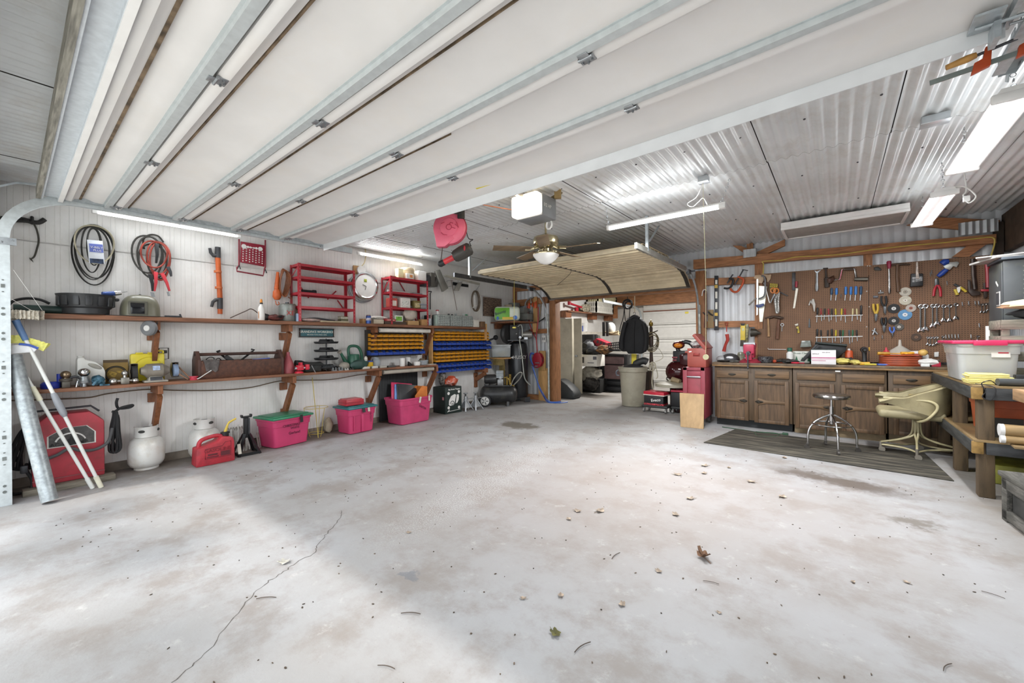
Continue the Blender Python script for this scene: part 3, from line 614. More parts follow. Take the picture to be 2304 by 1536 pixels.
thing('belt_sleeve','blue and white printed card sleeve round the smallest hanging belts','packaging',[('sleeve',sl,m('dfe3ea',.5,0,.05,12)),('blue_print',MB().box((-5.9925,a.y+.052,a.z-.07),(.002,.10,.085),rot=MX.Rotation(.06,3,'X')),m('6a78c4',.5,0,.1)),('dark_print',MB().box((-5.9925,a.y+.055,a.z-.205),(.002,.10,.05),rot=MX.Rotation(.06,3,'X')),m('2b3a55',.5,0,.4,40)),('sleeve_lettering',MB().text('V-BELT',.03,T(-5.9905,a.y+.055,a.z-.065,PI/2)).text('PLUS',.028,T(-5.9905,a.y+.06,a.z-.095,PI/2)),WHITE)])
# --- black hose hanger at the far left and its strap
one('hose_hanger','black rubber hose held by a hook on the wall beside the door track','hose',MB().tube(curve([L(0,490),L(22,494),L(50,493),L(72,499),L(88,500),L(101,493)]),[.02]*6*5+[.02],8).tube(curve([L(0,500,-6.05),L(30,497,-6.05),L(60,498,-6.05),L(75,503,-6.05)]),.014,8).cyl(L(72,488,-6.09),L(72,500,-6.03),.012,n=8),m('2d2b29',.7,0,.15))
one('strap','dark strap with a wire hook dangling from the black hose on the wall','strap',MB().tube(curve([L(76,503),L(83,518),L(87,540),L(83,560),L(77,577),L(68,583)]),.007,8,flat=(.009,.005)).tube([L(68,583),L(75,590),L(70,582),L(66,580)],.004,6),m('4a4740',.6))
# --- jumper cables
CB_=m('3c3a36',.55,0,.1);CR_=m('9a3d2f',.5,0,.1)
blk=MB();red=MB()
for u,v,ru,rv in((331,572,33,42),(338,578,28,46),(357,585,26,42),(344,588,31,39)):blk.take(loop(u,v,ru,rv,.009,-6.05,n=32).bm,MX.Identity(4))
blk.tube(curve([L(324,560),L(323,538),L(338,528),L(356,531),L(368,545)]),.009,8)
for u,v,ru,rv in((357,580,25,36),(347,572,29,30),(360,588,22,42)):red.take(loop(u,v,ru,rv,.009,-6.028,n=32).bm,MX.Identity(4))
def clamp(u0,v0,u1,v1,mat,x=-6.0):
 a,b_=L(u0,v0,x),L(u1,v1,x);d=(b_-a).normalized();s=V((1,0,0)).cross(d);mb=MB()
 mb.poly([a-s*.018,a+s*.018,a.lerp(b_,.55)+s*.022,b_+s*.012,b_-s*.006,a.lerp(b_,.55)-s*.005],(.022,0,0),.003)
 return mb
def teeth(u1,v1,x=-5.99):b_=L(u1,v1,x);return MB().box(b_+V((0,0,-.02)),(.012,.02,.05),rot=MX.Rotation(.2,3,'X'))
thing('jumper_cables','coiled black and red jumper cables with red clamps hanging on the wall','jumper cables',[('black_cable',blk,CB_),('red_cable',red,CR_),('clamp',clamp(350,612,346,655,RED),m('cf3b46',.45),[('jaw',teeth(345,659),STEEL)]),('clamp',clamp(364,615,380,655,RED),m('cf3b46',.45),[('jaw',teeth(379,657),STEEL)]),('clamp',clamp(337,617,342,655,BLACK),BLACK,[('jaw',teeth(342,658),STEEL)]),('clamp',clamp(352,548,350,592,BLACK),BLACK),('clamp',clamp(377,600,384,622,BLACK),DKSTEEL)])
# --- orange lock bar
ob=MB();t0,t1=L(491,557,-6.05),L(495,706,-6.05)
def up(u,v,x=-6.05):return L(u,v,x)
thing('steering_wheel_lock','orange steering wheel lock bar with black hooks hung on the wall','wheel lock',[('bar',MB().cyl(up(490,578),up(495,672),.028,n=14).cyl(up(495,694),up(495,706),.026,n=14),m('bf5a26',.5,0,.1)),('hook',MB().tube([up(472,558),up(474,568),up(480,575),up(490,574)],[.016,.018,.022,.026],10).cyl(up(490,556),up(490,580),.030,n=14),DGREY),('hook',MB().tube([up(476,690),up(479,679),up(486,674),up(494,674)],[.016,.018,.022,.026],10).cyl(up(495,670),up(495,695),.030,n=14),DGREY),('collar',MB().cyl(up(491,609),up(491,613),.036,n=14).box(up(487,611),(.02,.05,.03)),m('c26a3c',.5)),('collar',MB().cyl(up(493,645),up(493,649),.036,n=14).box(up(489,647),(.02,.05,.03)),m('c26a3c',.5))])
# --- red perforated steel step
px=-6.03;P4=[up(541,543,px),up(595,552,px),up(594,600,px),up(540,590,px)]
plate=MB().poly(P4,(.012,0,0),.002);hol=MB()
c0,cx,cz=P4[0],(P4[1]-P4[0]),(P4[3]-P4[0])
for i in range(7):
 for j in range(6):p=c0+cx*(.10+.8*(i/6))+cz*(.36+.56*j/5-(.04 if i%2 else 0))+V((.013,0,0));hol.cyl(p,p+V((.002,0,0)),.008,n=10)
for t,r in((.13,.03),(.29,.015),(.39,.013),(.46,.008),(.54,.011),(.64,.016),(.81,.028)):p=c0+cx*t+cz*.22+V((.013,0,0));hol.cyl(p,p+V((.002,0,0)),r,n=14)
thing('folding_step','dark red perforated steel step panel with wire legs hung on the wall','step',[('plate',plate,m('8e2032',.45,.1,.1,10)),('hole_row',hol,m('d9d6d2',.6)),('side_rail',MB().tube([up(538,538,-6.02),up(538,597,-6.02),up(533,602,-6.0),up(533,610,-6.0),up(592,620,-6.0),up(595,606,-6.0),up(597,600,-6.0),up(597,540,-6.02)],.010,8),m('7d2633',.45,.2)),('foot',MB().tube([up(534,604,-6),up(538,597,-5.99),up(541,605,-5.98)],.008,6),BLACK),('foot',MB().tube([up(594,612,-6),up(597,606,-5.99),up(600,614,-5.98)],.008,6),BLACK)])
# --- orange trouble light with coiled cord
x=-6.02
cd_=MB()
for i in range(5):cd_.take(loop(636+i*1.5,634+i,7+i,30,.007,x+.012*i,n=26,tilt=-.08).bm,MX.Identity(4))
cd_.tube(curve([up(652,661,x),up(656,669,x),up(657,673,x),up(648,668,x)]),.006,6)
thing('trouble_light','orange caged inspection lamp with its cord coiled, hung by the red shelves','work light',[('handle',MB().tube([up(625,612,x),up(624,630,x),up(622,650,x)],[.018,.026,.03],12),m('d2642e',.5)),('cage',MB().lathe([(.02,0),(.05,-.05),(.055,-.12),(.03,-.16),(0,-.165)],up(623,648,x),12),m('c9602c',.5),[('hook',MB().tube(curve([up(620,676,x),up(622,685,x),up(628,684,x),up(626,678,x)]),.006,6),m('c9602c',.5))]),('coiled_cord',cd_,m('8a5233',.6,0,.15))])
# --- clock, outlet box, sign
cc_=L(822,643,-6.05);n_=(1,0,0)
thing('wall_clock','round white wall clock with wide chrome rim between the red shelving units','clock',[('face',MB().lathe([(0,.02),(.19,.02),(.19,0),(0,0)],cc_,40,n_),WHITE,[('logo',MB().box(cc_+V((.022,-.01,.085)),(.002,.05,.05),bev=.0005),m('9aa53a',.5)),('hands',MB().bar(cc_+V((.024,0,-.01)),cc_+V((.024,-.06,.015)),.004,.008).bar(cc_+V((.024,0,-.01)),cc_+V((.024,-.02,-.07)),.004,.006),BLACK)]),('rim',MB().lathe([(.185,.02),(.20,.03),(.225,.026),(.24,.0),(.235,-.015),(.19,-.015)],cc_,48,n_),CHROME),('hose_coil',MB().torus(cc_+V((-.02,-.03,-.03)),.235,.012,40,8,n_).torus(cc_+V((-.03,-.05,-.045)),.232,.010,40,8,n_),STEEL)])
o=L(812,608,-6.05)
thing('outlet_box','round white outlet on a square plate above the wall clock with a cord','outlet',[('plate',MB().box(o+V((-.025,-.05,0)),(.02,.14,.14),bev=.003),CARD),('outlet_face',MB().cyl(o+V((-.015,0,0)),o+V((.02,0,0)),.07,n=24),WHITE),('cord',MB().tube(curve([o+V((.01,0,.06)),o+V((.01,.06,.14)),o+V((.0,.09,.28)),o+V((0,.07,.4))]),.008,6),m('cbb98a',.6))])
s0,s1=L(672,737,-6.075),L(749,760,-6.075);sw=.50;sz=.118;sc=V((-6.072,2.895,1.507))
TEAL=m('3d6f78',.5,0,.12,6)
thing('workshop_sign','teal framed sign lettered for a grandfather workshop under the upper shelf','sign',[('board',MB().box((0,0,0),(sw,.016,sz),bev=.002),TEAL),('frame',MB().box((0,-.006,sz/2),(sw+.02,.022,.012)).box((0,-.006,-sz/2),(sw+.02,.022,.012)).box((-sw/2,-.006,0),(.012,.022,sz)).box((sw/2,-.006,0),(.012,.022,sz)),m('33211a',.5)),('lettering',MB().text("GRANDPA'S WORKSHOP",.046,T(0,-.009,.014),.002,bold=.0014).text('BROKEN TOYS FIXED HERE',.024,T(0,-.009,-.030),.002),m('dfe3da',.5))],at=sc,rz=90)
wc=V((-5.80,.955,1.53))
thing('caster_wheel','small grey rubber wheel with white hub hung on the shelf bracket','wheel',[('tyre',MB().lathe([(.03,-.028),(.07,-.03),(.082,-.015),(.082,.015),(.07,.03),(.03,.028)],wc,24,(.6,-.8,0)),m('77787a',.6)),('hub',MB().lathe([(0,.032),(.03,.034),(.034,.024),(.034,-.024),(0,-.03)],wc,20,(.6,-.8,0)),WHITE),('stem',MB().bar(wc+V((0,.03,0)),wc+V((-.03,.08,.08)),.02,.02),DKSTEEL)])
one('wall_cable','brown cable strung along the wall under the lower shelf','cable',MB().tube(curve([L(24,901),L(120,898),L(200,894),L(245,885),L(330,876),L(400,878),L(480,878),L(560,872),L(630,857),L(690,855),L(750,853),L(815,842),L(870,838)]),.006,6),m('6d5945',.6))
o=L(368,795,-6.07)
thing('wall_outlet','small outlet plate with dark frame on the wall behind the yellow case','outlet',[('plate',MB().box(o,(.012,.075,.12),bev=.003),WHITE),('outlet_frame',MB().box(o+V((-.003,0,.06)),(.014,.085,.01)).box(o+V((-.003,.042,0)),(.014,.01,.13)).box(o+V((-.003,-.042,0)),(.014,.01,.13)),m('3a2f26',.6)),('plug',MB().box(o+V((.016,.01,.02)),(.03,.035,.035),bev=.005),BLACK)])
# ---------------- on the upper shelf, from the door inwards
def Lz(u,v,x):return PX(u,v,x)
one('garden_hose','black hose end arching behind the drain pan on the upper shelf','hose',MB().tube(curve([Lz(16,690,-6.0),Lz(30,677,-6.0),Lz(60,671,-6.0),Lz(90,674,-6.0),Lz(112,683,-6.0)]),.012,8),RUBBER)
one('plastic_tube','dark green plastic tube lying on the upper shelf behind the mop','tube',MB().cyl((-5.92,.03,ZT+.042),(-5.92,.36,ZT+.042),.04,n=16),m('20342f',.45,0,.1))
pc=V((-5.885,.495,ZT));PB=m('2a2b2d',.42,0,.12,8);rb=MB()
for i in range(14):
 a=2*PI*i/14;rb.box(pc+V((.196*math.cos(a),.196*math.sin(a),.135)),(.02,.05,.10),rot=a,bev=.006)
thing('drain_pan','black ribbed oil drain pan on the upper shelf above the coiled belts','drain pan',[('pan',MB().lathe([(0,0),(.15,0),(.165,.01),(.168,.06),(.185,.075),(.2,.16),(.21,.19),(.213,.20),(.2,.20),(.19,.18),(.16,.1),(0,.09)],pc,36),PB),('rib',rb,PB),('spout',MB().box(pc+V((-.02,.205,.17)),(.07,.07,.03),bev=.01),PB),('cap',MB().lathe([(0,.216),(.05,.216),(.052,.205),(.052,.19)],pc+V((-.03,.07,0)),18),PB)])
g0,g1=V((-5.80,.60,1.872)),V((-5.83,.69,1.885))
thing('spray_gun','blue and chrome spray gun lying on the black drain pan','spray gun',[('body',MB().cyl(g0,g1,.02,.024,14),m('35508f',.35,.2)),('nozzle',MB().cyl(g1,g1+V((-.01,.05,.012)),.026,.022,14).cyl(g1+V((-.01,.05,.012)),g1+V((-.015,.10,.03)),.004,n=6),CHROME)])
hc=V((-5.90,.90,ZT+.0));OLV=m('6c6a5a',.35,0,.08,6)
def hel(u_,v_):
 a=PI*(u_-.5)*1.08;b_=PI/2*(1-v_)**1.0;cx_=math.cos(b_);e=.55
 sg=lambda q,p:math.copysign(abs(q)**p,q)
 return V((hc.x+.15*sg(math.cos(a),e)*sg(cx_,.6),hc.y+.155*sg(math.sin(a),e)*sg(cx_,.6),hc.z+.006+.225*sg(math.sin(b_),.7)))
thing('welding_helmet','olive green welding helmet with dark window on the upper shelf','welding helmet',[('shell',MB().grid(24,10,hel,.004),OLV),('window_frame',MB().box(hc+V((.152,-.04,.085)),(.02,.15,.145),bev=.006),m('57564b',.4)),('lens',MB().box(hc+V((.160,-.045,.08)),(.012,.11,.115),bev=.002),m('101216',.12)),('knob',MB().sph(hc+V((0,0,.235)),.012,8,6),BLACK)])
one('flat_plate','black flat tray under the welding helmet on the upper shelf','tray',MB().box((-5.88,.93,ZT+.003),(.19,.62,.006),bev=.002),BLACK)
one('pry_bar','dark bent pry bar lying on the upper shelf beside the welding helmet','pry bar',MB().tube([(-5.82,1.09,ZT+.012),(-5.82,1.2,ZT+.012),(-5.825,1.235,ZT+.016),(-5.83,1.225,ZT+.04)],.011,8),DKSTEEL)
one('bent_rod','thin bent brown rod propped on the upper shelf behind the white bottle','rod',MB().tube(curve([Lz(518,715,-5.98),Lz(552,700,-5.98),Lz(566,695,-5.98),Lz(582,706,-5.98),Lz(590,716,-5.98)]),.006,6),m('4d3a30',.5))
bc=V((-5.86,PX(588,700,-5.86).y,ZT))
thing('squeeze_bottle','white squeeze bottle with orange tip on the upper shelf','bottle',[('bottle',MB().lathe([(0,0),(.038,.002),(.040,.02),(.040,.14),(.034,.17),(.018,.20),(.016,.215),(0,.215)],bc,20),WHITE),('collar',MB().lathe([(.018,.213),(.018,.232),(0,.232)],bc,16),BLACK),('nozzle',MB().lathe([(.014,.232),(.016,.25),(.008,.28),(0,.28)],bc,14),m('d98a35',.4)),('bottle_print',MB().box(bc+V((.012,-.037,.07)),(.02,.004,.09),bev=.001),m('c98d5a',.6,0,.3,60))])
def lump(c,r,seed,amp=.25,n=16,k=10):
 mb=MB().sph((0,0,0),1,n,k);mb.noise(amp,1.6,seed).noise(amp*.4,4,seed+3);lo,hi=_bounds([mb]);s_=V([2*r[i]/(hi[i]-lo[i])for i in range(3)]);mid=(lo+hi)/2
 mb.xf(MX.Translation(V(c)+V((0,0,r[2])))@MX.Diagonal((*s_,1))@MX.Translation(-mid));return mb
one('work_glove','crumpled black and red work glove on the upper shelf by the grey can','glove',lump((-5.86,2.235,ZT),(.08,.10,.045),3).sph((-5.80,2.28,ZT+.06),(.03,.05,.02)),m('5e2f2b',.8,0,.5,16))
one('work_glove','small crumpled black glove beside the white bottle on the upper shelf','glove',lump((-5.90,2.13,ZT),(.06,.06,.05),9),m('2c2a2a',.8,0,.3,16))
kc=V((-5.93,2.42,ZT));KM=m('8d918c',.4,.4,.15,6,dirt='5b564c',dscale=8)
thing('metal_can','tall grey metal can with red letters on the upper shelf','can',[('can',MB().lathe([(0,0),(.10,0),(.105,.01),(.105,.20),(.098,.23),(.06,.245),(0,.245)],kc,28),KM),('lid_knob',MB().cyl(kc+V((0,0,.24)),kc+V((0,0,.265)),.025,n=12),DKSTEEL),('can_lettering',MB().text('XE',.09,T(kc.x+.107,kc.y,kc.z+.11,PI/2),.003),m('b5413c',.6))])
one('rag','brown burlap rag draped behind the grey can on the upper shelf','rag',lump((-5.98,2.52,ZT+.08),(.05,.06,.09),5).box((-5.98,2.52,ZT+.05),(.05,.06,.1),bev=.01),m('8c8068',.9,0,.2,30))
one('tin_can','small blue grey tin standing at the post of the red shelving unit','tin',MB().lathe([(0,0),(.03,0),(.03,.10),(.026,.11),(0,.11)],(-5.835,2.52,ZT),16),m('8ea0b5',.4,.3))
def shelf_unit(y0,y1,zs,label,flip):
 xf,xb=-5.80,-6.07;w=.032;ps=[];RS=m('ac2c38',.42,.1,.08,12)
 for nm,x,y in(('post',xf,y0),('post',xf,y1),('post',xb,y0),('post',xb,y1)):
  sx=-1 if x==xf else 1;sy=1 if y==y0 else-1;mb=MB().box((x,y+sy*w/2,(ZT+zs[0]+.0)/2+.003),(.004,w,zs[0]-ZT+.0)).box((x+sx*w/2,y,(ZT+zs[0])/2+.003),(w,.004,zs[0]-ZT));hb=MB()
  for i in range(int((zs[0]-ZT)/.05)):z=ZT+.03+i*.05;hb.cyl((x+.002,y+sy*w/2,z),(x+.004,y+sy*w/2,z),.004,n=6)
  ps.append((nm,mb,RS,[('bolt_row',hb,m('e0b8b8',.5))]if x==xf else[]))
 for z in zs:ps.append(('shelf',MB().box(((xf+xb)/2,(y0+y1)/2,z-.004),(xf-xb-.01,y1-y0-.01,.004)).box((xf-.004,(y0+y1)/2,z-.02),(.004,y1-y0-.01,.036)).box((xb+.004,(y0+y1)/2,z-.02),(.004,y1-y0-.01,.036)).box(((xf+xb)/2,y0+.006,z-.02),(xf-xb-.01,.004,.036)).box(((xf+xb)/2,y1-.006,z-.02),(xf-xb-.01,.004,.036)),RS))
 for(ya,za,yb_,zb)in flip:ps.append(('brace',MB().bar((xb-.003,ya,za),(xb-.003,yb_,zb),.003,.02),RS))
 ps.append(('end_brace',MB().bar((xb+.02,y0,zs[1]-.02),(xf-.04,y0,zs[0]-.06),.003,.018),RS))
 thing('shelving_unit',label,'shelving',ps)
shelf_unit(2.52,3.36,[2.465,2.29,2.07,1.875],'red steel shelving unit with empty upper tiers, left of the wall clock',[(2.64,2.2,2.78,2.02),(3.2,2.16,3.06,2.02),(3.22,2.02,3.34,1.86)])
shelf_unit(4.0,4.79,[2.46,2.21,1.95],'red steel shelving unit stacked with boxes, beyond the wall clock',[(4.12,2.40,4.04,2.2),(4.36,2.44,4.52,2.22),(4.62,1.93,4.76,1.72)])
def bx(name,label,cat,y,zb,xf,w,d,h,mat,ch=None,rz=0.,bev=.003,**k):
 """carton-like thing: centre y, base z, front x, width, depth, height"""
 mb=MB().box((0,d/2,h/2),(w,d,h),bev=bev)
 return thing(name,label,cat,[(None,mb,mat)]if not ch else[('body',mb,mat)]+ch,at=(xf,y,zb),rz=90+rz,**k)
def label_patch(w,h,x=0,z=0,y=-.0012,mat=None,nm='printed_label'):return(nm,MB().box((x,y,z),(w,.002,h)),mat or m('d8cfc0',.6,0,.25,60))
one('flashlight','black flashlight lying on the third tier of the emptier red unit','flashlight',MB().tube([(-5.98,2.62,2.102),(-5.98,2.78,2.102),(-5.98,2.80,2.102),(-5.98,2.84,2.102)],[.022,.022,.03,.03],14),BLACK)
bx('tin_can','white and olive printed tin on the upper shelf inside the red unit','tin',3.23,ZT,-5.88,.11,.1,.10,m('c8c3b0',.5,0,.2,30),[('tin_band',MB().box((0,.05,.05),(.112,.102,.03)),m('6f6a4c',.5)),('tin_lid',MB().box((0,.05,.1),(.116,.106,.008),bev=.003),m('8a7f60',.5))])
one('rag','red and white cloth crumpled under the emptier red unit','rag',lump((-5.90,2.72,ZT),(.11,.15,.028),21,.3),m('cdbcb4',.9,0,.3,10,dirt='a8353d',dscale=9))
one('garden_shears','long dark shears lying behind the red and white cloth','shears',MB().tube(curve([(-5.96,2.70,ZT+.05),(-5.95,2.85,ZT+.06),(-5.93,3.1,ZT+.03)]),.012,6,flat=(.012,.022)),DGREY)
one('wood_stake','pale flat stake lying along the front of the upper shelf','stake',MB().bar((-5.82,2.82,ZT+.012),(-5.82,3.26,ZT+.012),.04,.02),m('b9a88a',.7))
tz=2.462
one('cardboard_drum','round tan cardboard drum on top of the stocked red unit','drum',MB().lathe([(0,0),(.13,0),(.132,.15),(.136,.152),(.136,.185),(.125,.2),(0,.2)],(-5.95,4.44,tz),30),m('b7a384',.7,0,.1,12))
bx('carton','pale yellow carton on top of the stocked red unit beside the tan drum','box',4.235,tz,-5.84,.10,.1,.16,m('ddd2a5',.6,0,.1))
bx('carton','small orange and white carton in front of the tan drum','box',4.40,tz,-5.80,.15,.04,.09,m('e2ddd5',.6),[label_patch(.06,.05,.02,.045,mat=m('d68a4e',.6,0,.3,50))])
bx('carton','white carton at the far end on top of the stocked red unit','box',4.68,tz,-5.82,.18,.2,.17,m('e3e0dc',.6,0,.03))
bx('metal_plate','thin grey plate at the near end on top of the stocked red unit','plate',4.08,tz,-5.84,.12,.16,.018,m('8f8a7c',.5,.2))
one('paper_roll','long white roll lying on the second tier of the stocked red unit','roll',MB().cyl((-5.98,4.06,2.235),(-5.98,4.5,2.235),.022,n=14),WHITE)
one('metal_tray','small grey tray at the far side of the second tier','tray',MB().box((-5.94,4.62,2.224),(.14,.2,.025),bev=.006),GREY)
z2=1.953
for y,w,h,mt,l,pm in((4.085,.13,.15,m('cf5a50',.6,0,.1),'red topped carton on the third tier at the post',m('e6d9d0',.6)),(4.32,.2,.17,m('e4ddd6',.6,0,.05),'white carton with thin red border on the third tier',m('e9e4dc',.6,0,.3,70)),(4.57,.15,.14,m('7b6b3d',.6,0,.15),'olive brown printed carton on the third tier',m('c9b98a',.6,0,.4,60))):
 bx('carton',l+' of the stocked red unit','box',y,z2,-5.83,w,.14,h,mt,[label_patch(w*.72,h*.6,0,h*.42,mat=pm)])
bx('cassette_box','small dark box between the cartons on the third tier','box',4.45,z2,-5.86,.07,.1,.045,m('55504b',.5))
CLEAR=m('c3ccd2',.15,0,.05,alpha=.35)
thing('plastic_box','clear plastic box on the third tier of the stocked red unit','container',[('box',MB().box((0,.07,.04),(.19,.14,.08),bev=.008),CLEAR),('lid',MB().box((0,.07,.084),(.2,.15,.012),bev=.004),m('9fa6b8',.3)),('contents',MB().box((0,.07,.02),(.15,.1,.035),bev=.01),GREY)],at=(-5.83,4.70,z2),rz=90)
bc=V((-5.82,PX(829,716,-5.82).y,ZT))
thing('spray_can','blue and red printed can at the front of the upper shelf','can',[('can',MB().lathe([(0,0),(.038,0),(.04,.006),(.04,.115),(.036,.125),(0,.125)],bc,20),m('3a5da8',.4,.2,.25,12)),('can_lid',MB().lathe([(.034,.125),(.034,.138),(0,.138)],bc,16),m('7b5a58',.4)),('can_band',MB().lathe([(.0405,.05),(.0405,.09)],bc,20),m('c9c4ce',.4,0,.3,30))])
bx('carton','small kraft carton behind the blue printed can','box',3.57,ZT,-5.86,.1,.1,.08,CARD)
def openbox(w,d,h,t=.006):
 return MB().box((0,d/2,t/2),(w,d,t)).box((0,t/2,h/2),(w,t,h)).box((0,d-t/2,h/2),(w,t,h)).box((-w/2+t/2,d/2,h/2),(t,d,h)).box((w/2-t/2,d/2,h/2),(t,d,h))
thing('open_carton','open white carton of odds and ends beside the blue printed can','box',[('carton',openbox(.2,.14,.075),m('cfc4ae',.65)),('contents',MB().sph((-.03,.07,.05),(.05,.04,.03)).sph((.05,.07,.045),(.03,.03,.03)),m('6d675c',.6))],at=(-5.82,3.78,ZT),rz=90)
one('rolled_cloth','folded white padded cloth behind the open carton','cloth',lump((-5.94,3.84,ZT+.07),(.07,.17,.035),12,.15).box((-5.94,3.84,ZT+.035),(.12,.3,.07),bev=.01),m('cfcac2',.9,0,.12,30))
bx('cassette_box','red flat box with pale lettering at the unit post','box',4.00,ZT+.052,-5.80,.19,.12,.04,m('a33a3a',.5),[('box_lettering',MB().box((0,-.001,.02),(.14,.002,.014)),m('d8a8a0',.6))])
bx('wood_tray','dark wooden tray under the red flat box on the upper shelf','tray',4.10,ZT,-5.80,.42,.16,.05,m('4b3a2e',.7,0,.2))
bx('napkin_pack','green and white napkin pack standing behind the dark tray','pack',4.20,ZT+.05,-5.86,.17,.08,.11,m('e2e6d8',.4),[label_patch(.12,.07,.0,.055,mat=m('7fbf4a',.5,0,.3,20))])
one('cloth_bag','slumped grey cloth bag under the stocked red unit','bag',lump((-5.90,4.46,ZT+.075),(.10,.15,.12),31,.22),m('b7aca0',.8,0,.12,8))
bx('carton','low kraft carton under the slumped cloth bag','box',4.46,ZT,-5.80,.24,.2,.075,CARD)
bx('carton','taller kraft carton beside the slumped cloth bag','box',4.70,ZT,-5.79,.13,.13,.11,m('a97f50',.75))
pj=V((-5.83,4.84,ZT));pn=MB()
for i in range(7):a=i*.9;pn.cyl(pj+V((.02*math.cos(a),.02*math.sin(a),.03)),pj+V((.045*math.cos(a),.045*math.sin(a),.19+.02*(i%3))),.005,n=6)
thing('pencil_jar','clear jar of pens and brushes in front of the black speaker','jar',[('jar',MB().lathe([(0,0),(.04,0),(.043,.13),(.04,.13),(.037,.008),(0,.008)],pj,20),CLEAR),('pens',pn,m('c9a8a0',.5,0,.5,25))])
bx('speaker','small black speaker box beside the grey drawer cabinets','speaker',4.93,ZT,-5.88,.12,.14,.2,BLACK,[('speaker_cone',MB().lathe([(0,-.002),(.03,-.006),(.04,-.002)],(0,0,.06),16,(0,-1,0)),DGREY)])
DRW=m('b4bab6',.35,0,.12,30);DRH=m('6f7673',.4)
def cabinet_of_drawers(y,w,nc,nr,label):
 h=.215;ps=[('case',MB().box((0,.085,h/2),(w,.16,h),bev=.004),m('8b928e',.45))]
 for i in range(nc):
  for j in range(nr):
   cx_,cz=-w/2+(i+.5)*w/nc,.01+(j+.5)*(h-.02)/nr
   ps.append(('drawer',MB().box((cx_,0,cz),(w/nc*.88,.014,(h-.02)/nr*.84),bev=.002),DRW,[('drawer_pull',MB().box((cx_,-.011,cz-.006),(w/nc*.5,.01,.007)),DRH)]))
 return thing('drawer_cabinet',label,'drawer cabinet',ps,at=(-5.80,y,ZT),rz=90)
cabinet_of_drawers(5.17,.30,5,6,'grey small parts drawer cabinet nearest the black speaker');cabinet_of_drawers(5.49,.30,5,6,'middle grey small parts drawer cabinet on the upper shelf');cabinet_of_drawers(5.80,.29,5,6,'grey small parts drawer cabinet beside the white bucket')
one('storage_case','pale green box at the near side of the drawer cabinets','box',MB().box((-5.86,5.0,ZT+.1),(.1,.045,.2),bev=.003),m('a9b8ae',.5))
for i,(y,h,c)in enumerate(((5.36,.03,'3a3a3c'),(5.45,.025,'2b2b2d'),(5.55,.04,'9aa0a0'),(5.70,.02,'b8b5ac'))):
 one('small_jar',('dark screw cap','black knob','grey fitting','pale lid')[i]+' on top of the drawer cabinets','fitting',MB().lathe([(0,0),(.022,0),(.02,h),(0,h)],(-5.88,y,ZT+.215),12),m(c,.5))
bx('timer','small grey timer box with green display on the drawer cabinets','timer',5.80,ZT+.215,-5.84,.12,.06,.05,m('b9bdb8',.4),[('display',MB().box((0,-.001,.026),(.06,.002,.025)),m('3d8a62',.3))])
bx('signal_tower','red and white stacked caps on the drawer cabinets','fitting',5.08,ZT+.215,-5.86,.05,.05,.07,WHITE,[('red_cap',MB().cyl((0,.025,.07),(0,.025,.09),.03,n=14),RED)])
bx('bucket','small square white bucket at the end of the upper shelf','bucket',6.05,ZT,-5.80,.17,.14,.14,m('dcd9cf',.5),[('rim',MB().box((0,.07,.142),(.18,.15,.012),bev=.003),m('e6e3da',.5))])
BY=m('d28f1f',.42,0,.08,12);BB=m('2748a0',.4,0,.1,12)
def bin_mesh(w,d,h):
 t=.004;mb=MB().box((0,d/2,t/2),(w,d,t)).box((0,d-t/2,h/2),(w,t,h)).box((0,t,h*.26),(w,t,h*.52))
 for s in(-1,1):
  x_=s*(w/2-t/2);mb.poly([(x_-t/2,0,0),(x_-t/2,0,h*.52),(x_-t/2,d*.35,h),(x_-t/2,d,h),(x_-t/2,d,0)],(t,0,0))
 mb.box((0,.004,h*.52),(w,.012,.005));return mb
def fill(w,d,h,s):return lump((0,d*.55,.006),(w*.40,d*.36,h*.36),s,.3,8,6)
MIX=m('77756f',.5,.4,.4,60)
protos={}
def bins(y0,y1,n,zs,xf,mat,h,rack,rows,d=.10):
 w=(y1-y0)/n;lab0='yellow' if mat is BY else 'blue'
 for r,(z,rn)in enumerate(zip(zs,rows)):
  for i in range(n):
   key=(lab0,n,rack,(i*7+r*3)%3);lb='%s parts bin in the %s row of the %s'%(lab0,rn,rack);g='%s bins, %s row, %s'%(lab0,rn,rack)
   p=(xf,y0+(i+.5)*w,z)
   if key not in protos:protos[key]=thing('parts_bin',lb,'bin',[('tray',bin_mesh(w*.95,d,h),mat),('hardware',fill(w*.95,d,h,key[3]),MIX)],at=p,rz=90,group=g)
   else:dup(protos[key],p,90,lb,g)
def zrow(u,vs,x):return[PX(u,v,x).z for v in vs]
R1='rack above the watering can';R2='rack above the black target box'
bins(3.66,4.72,10,zrow(845,[758,767.5,777,786.5],-5.85),-5.85,BY,.055,R1,['top','second','third','fourth'])
bins(3.64,4.74,8,zrow(845,[799],-5.83),-5.83,BB,.075,R1,['bottom'],.13)
bins(4.97,6.46,12,zrow(990,[751,758.5,766],-5.82),-5.82,BY,.055,R2,['top','second','third'])
bins(4.96,6.50,12,zrow(990,[776.5,787.5],-5.79),-5.79,BB,.075,R2,['upper blue','second blue'],.13)
bins(4.97,6.46,12,zrow(990,[798,806,814],-5.82),-5.82,BY,.055,R2,['fourth','fifth','sixth'])
bins(4.96,6.50,12,zrow(990,[827,838.5],-5.79),-5.79,BB,.075,R2,['third blue','bottom blue'],.13)
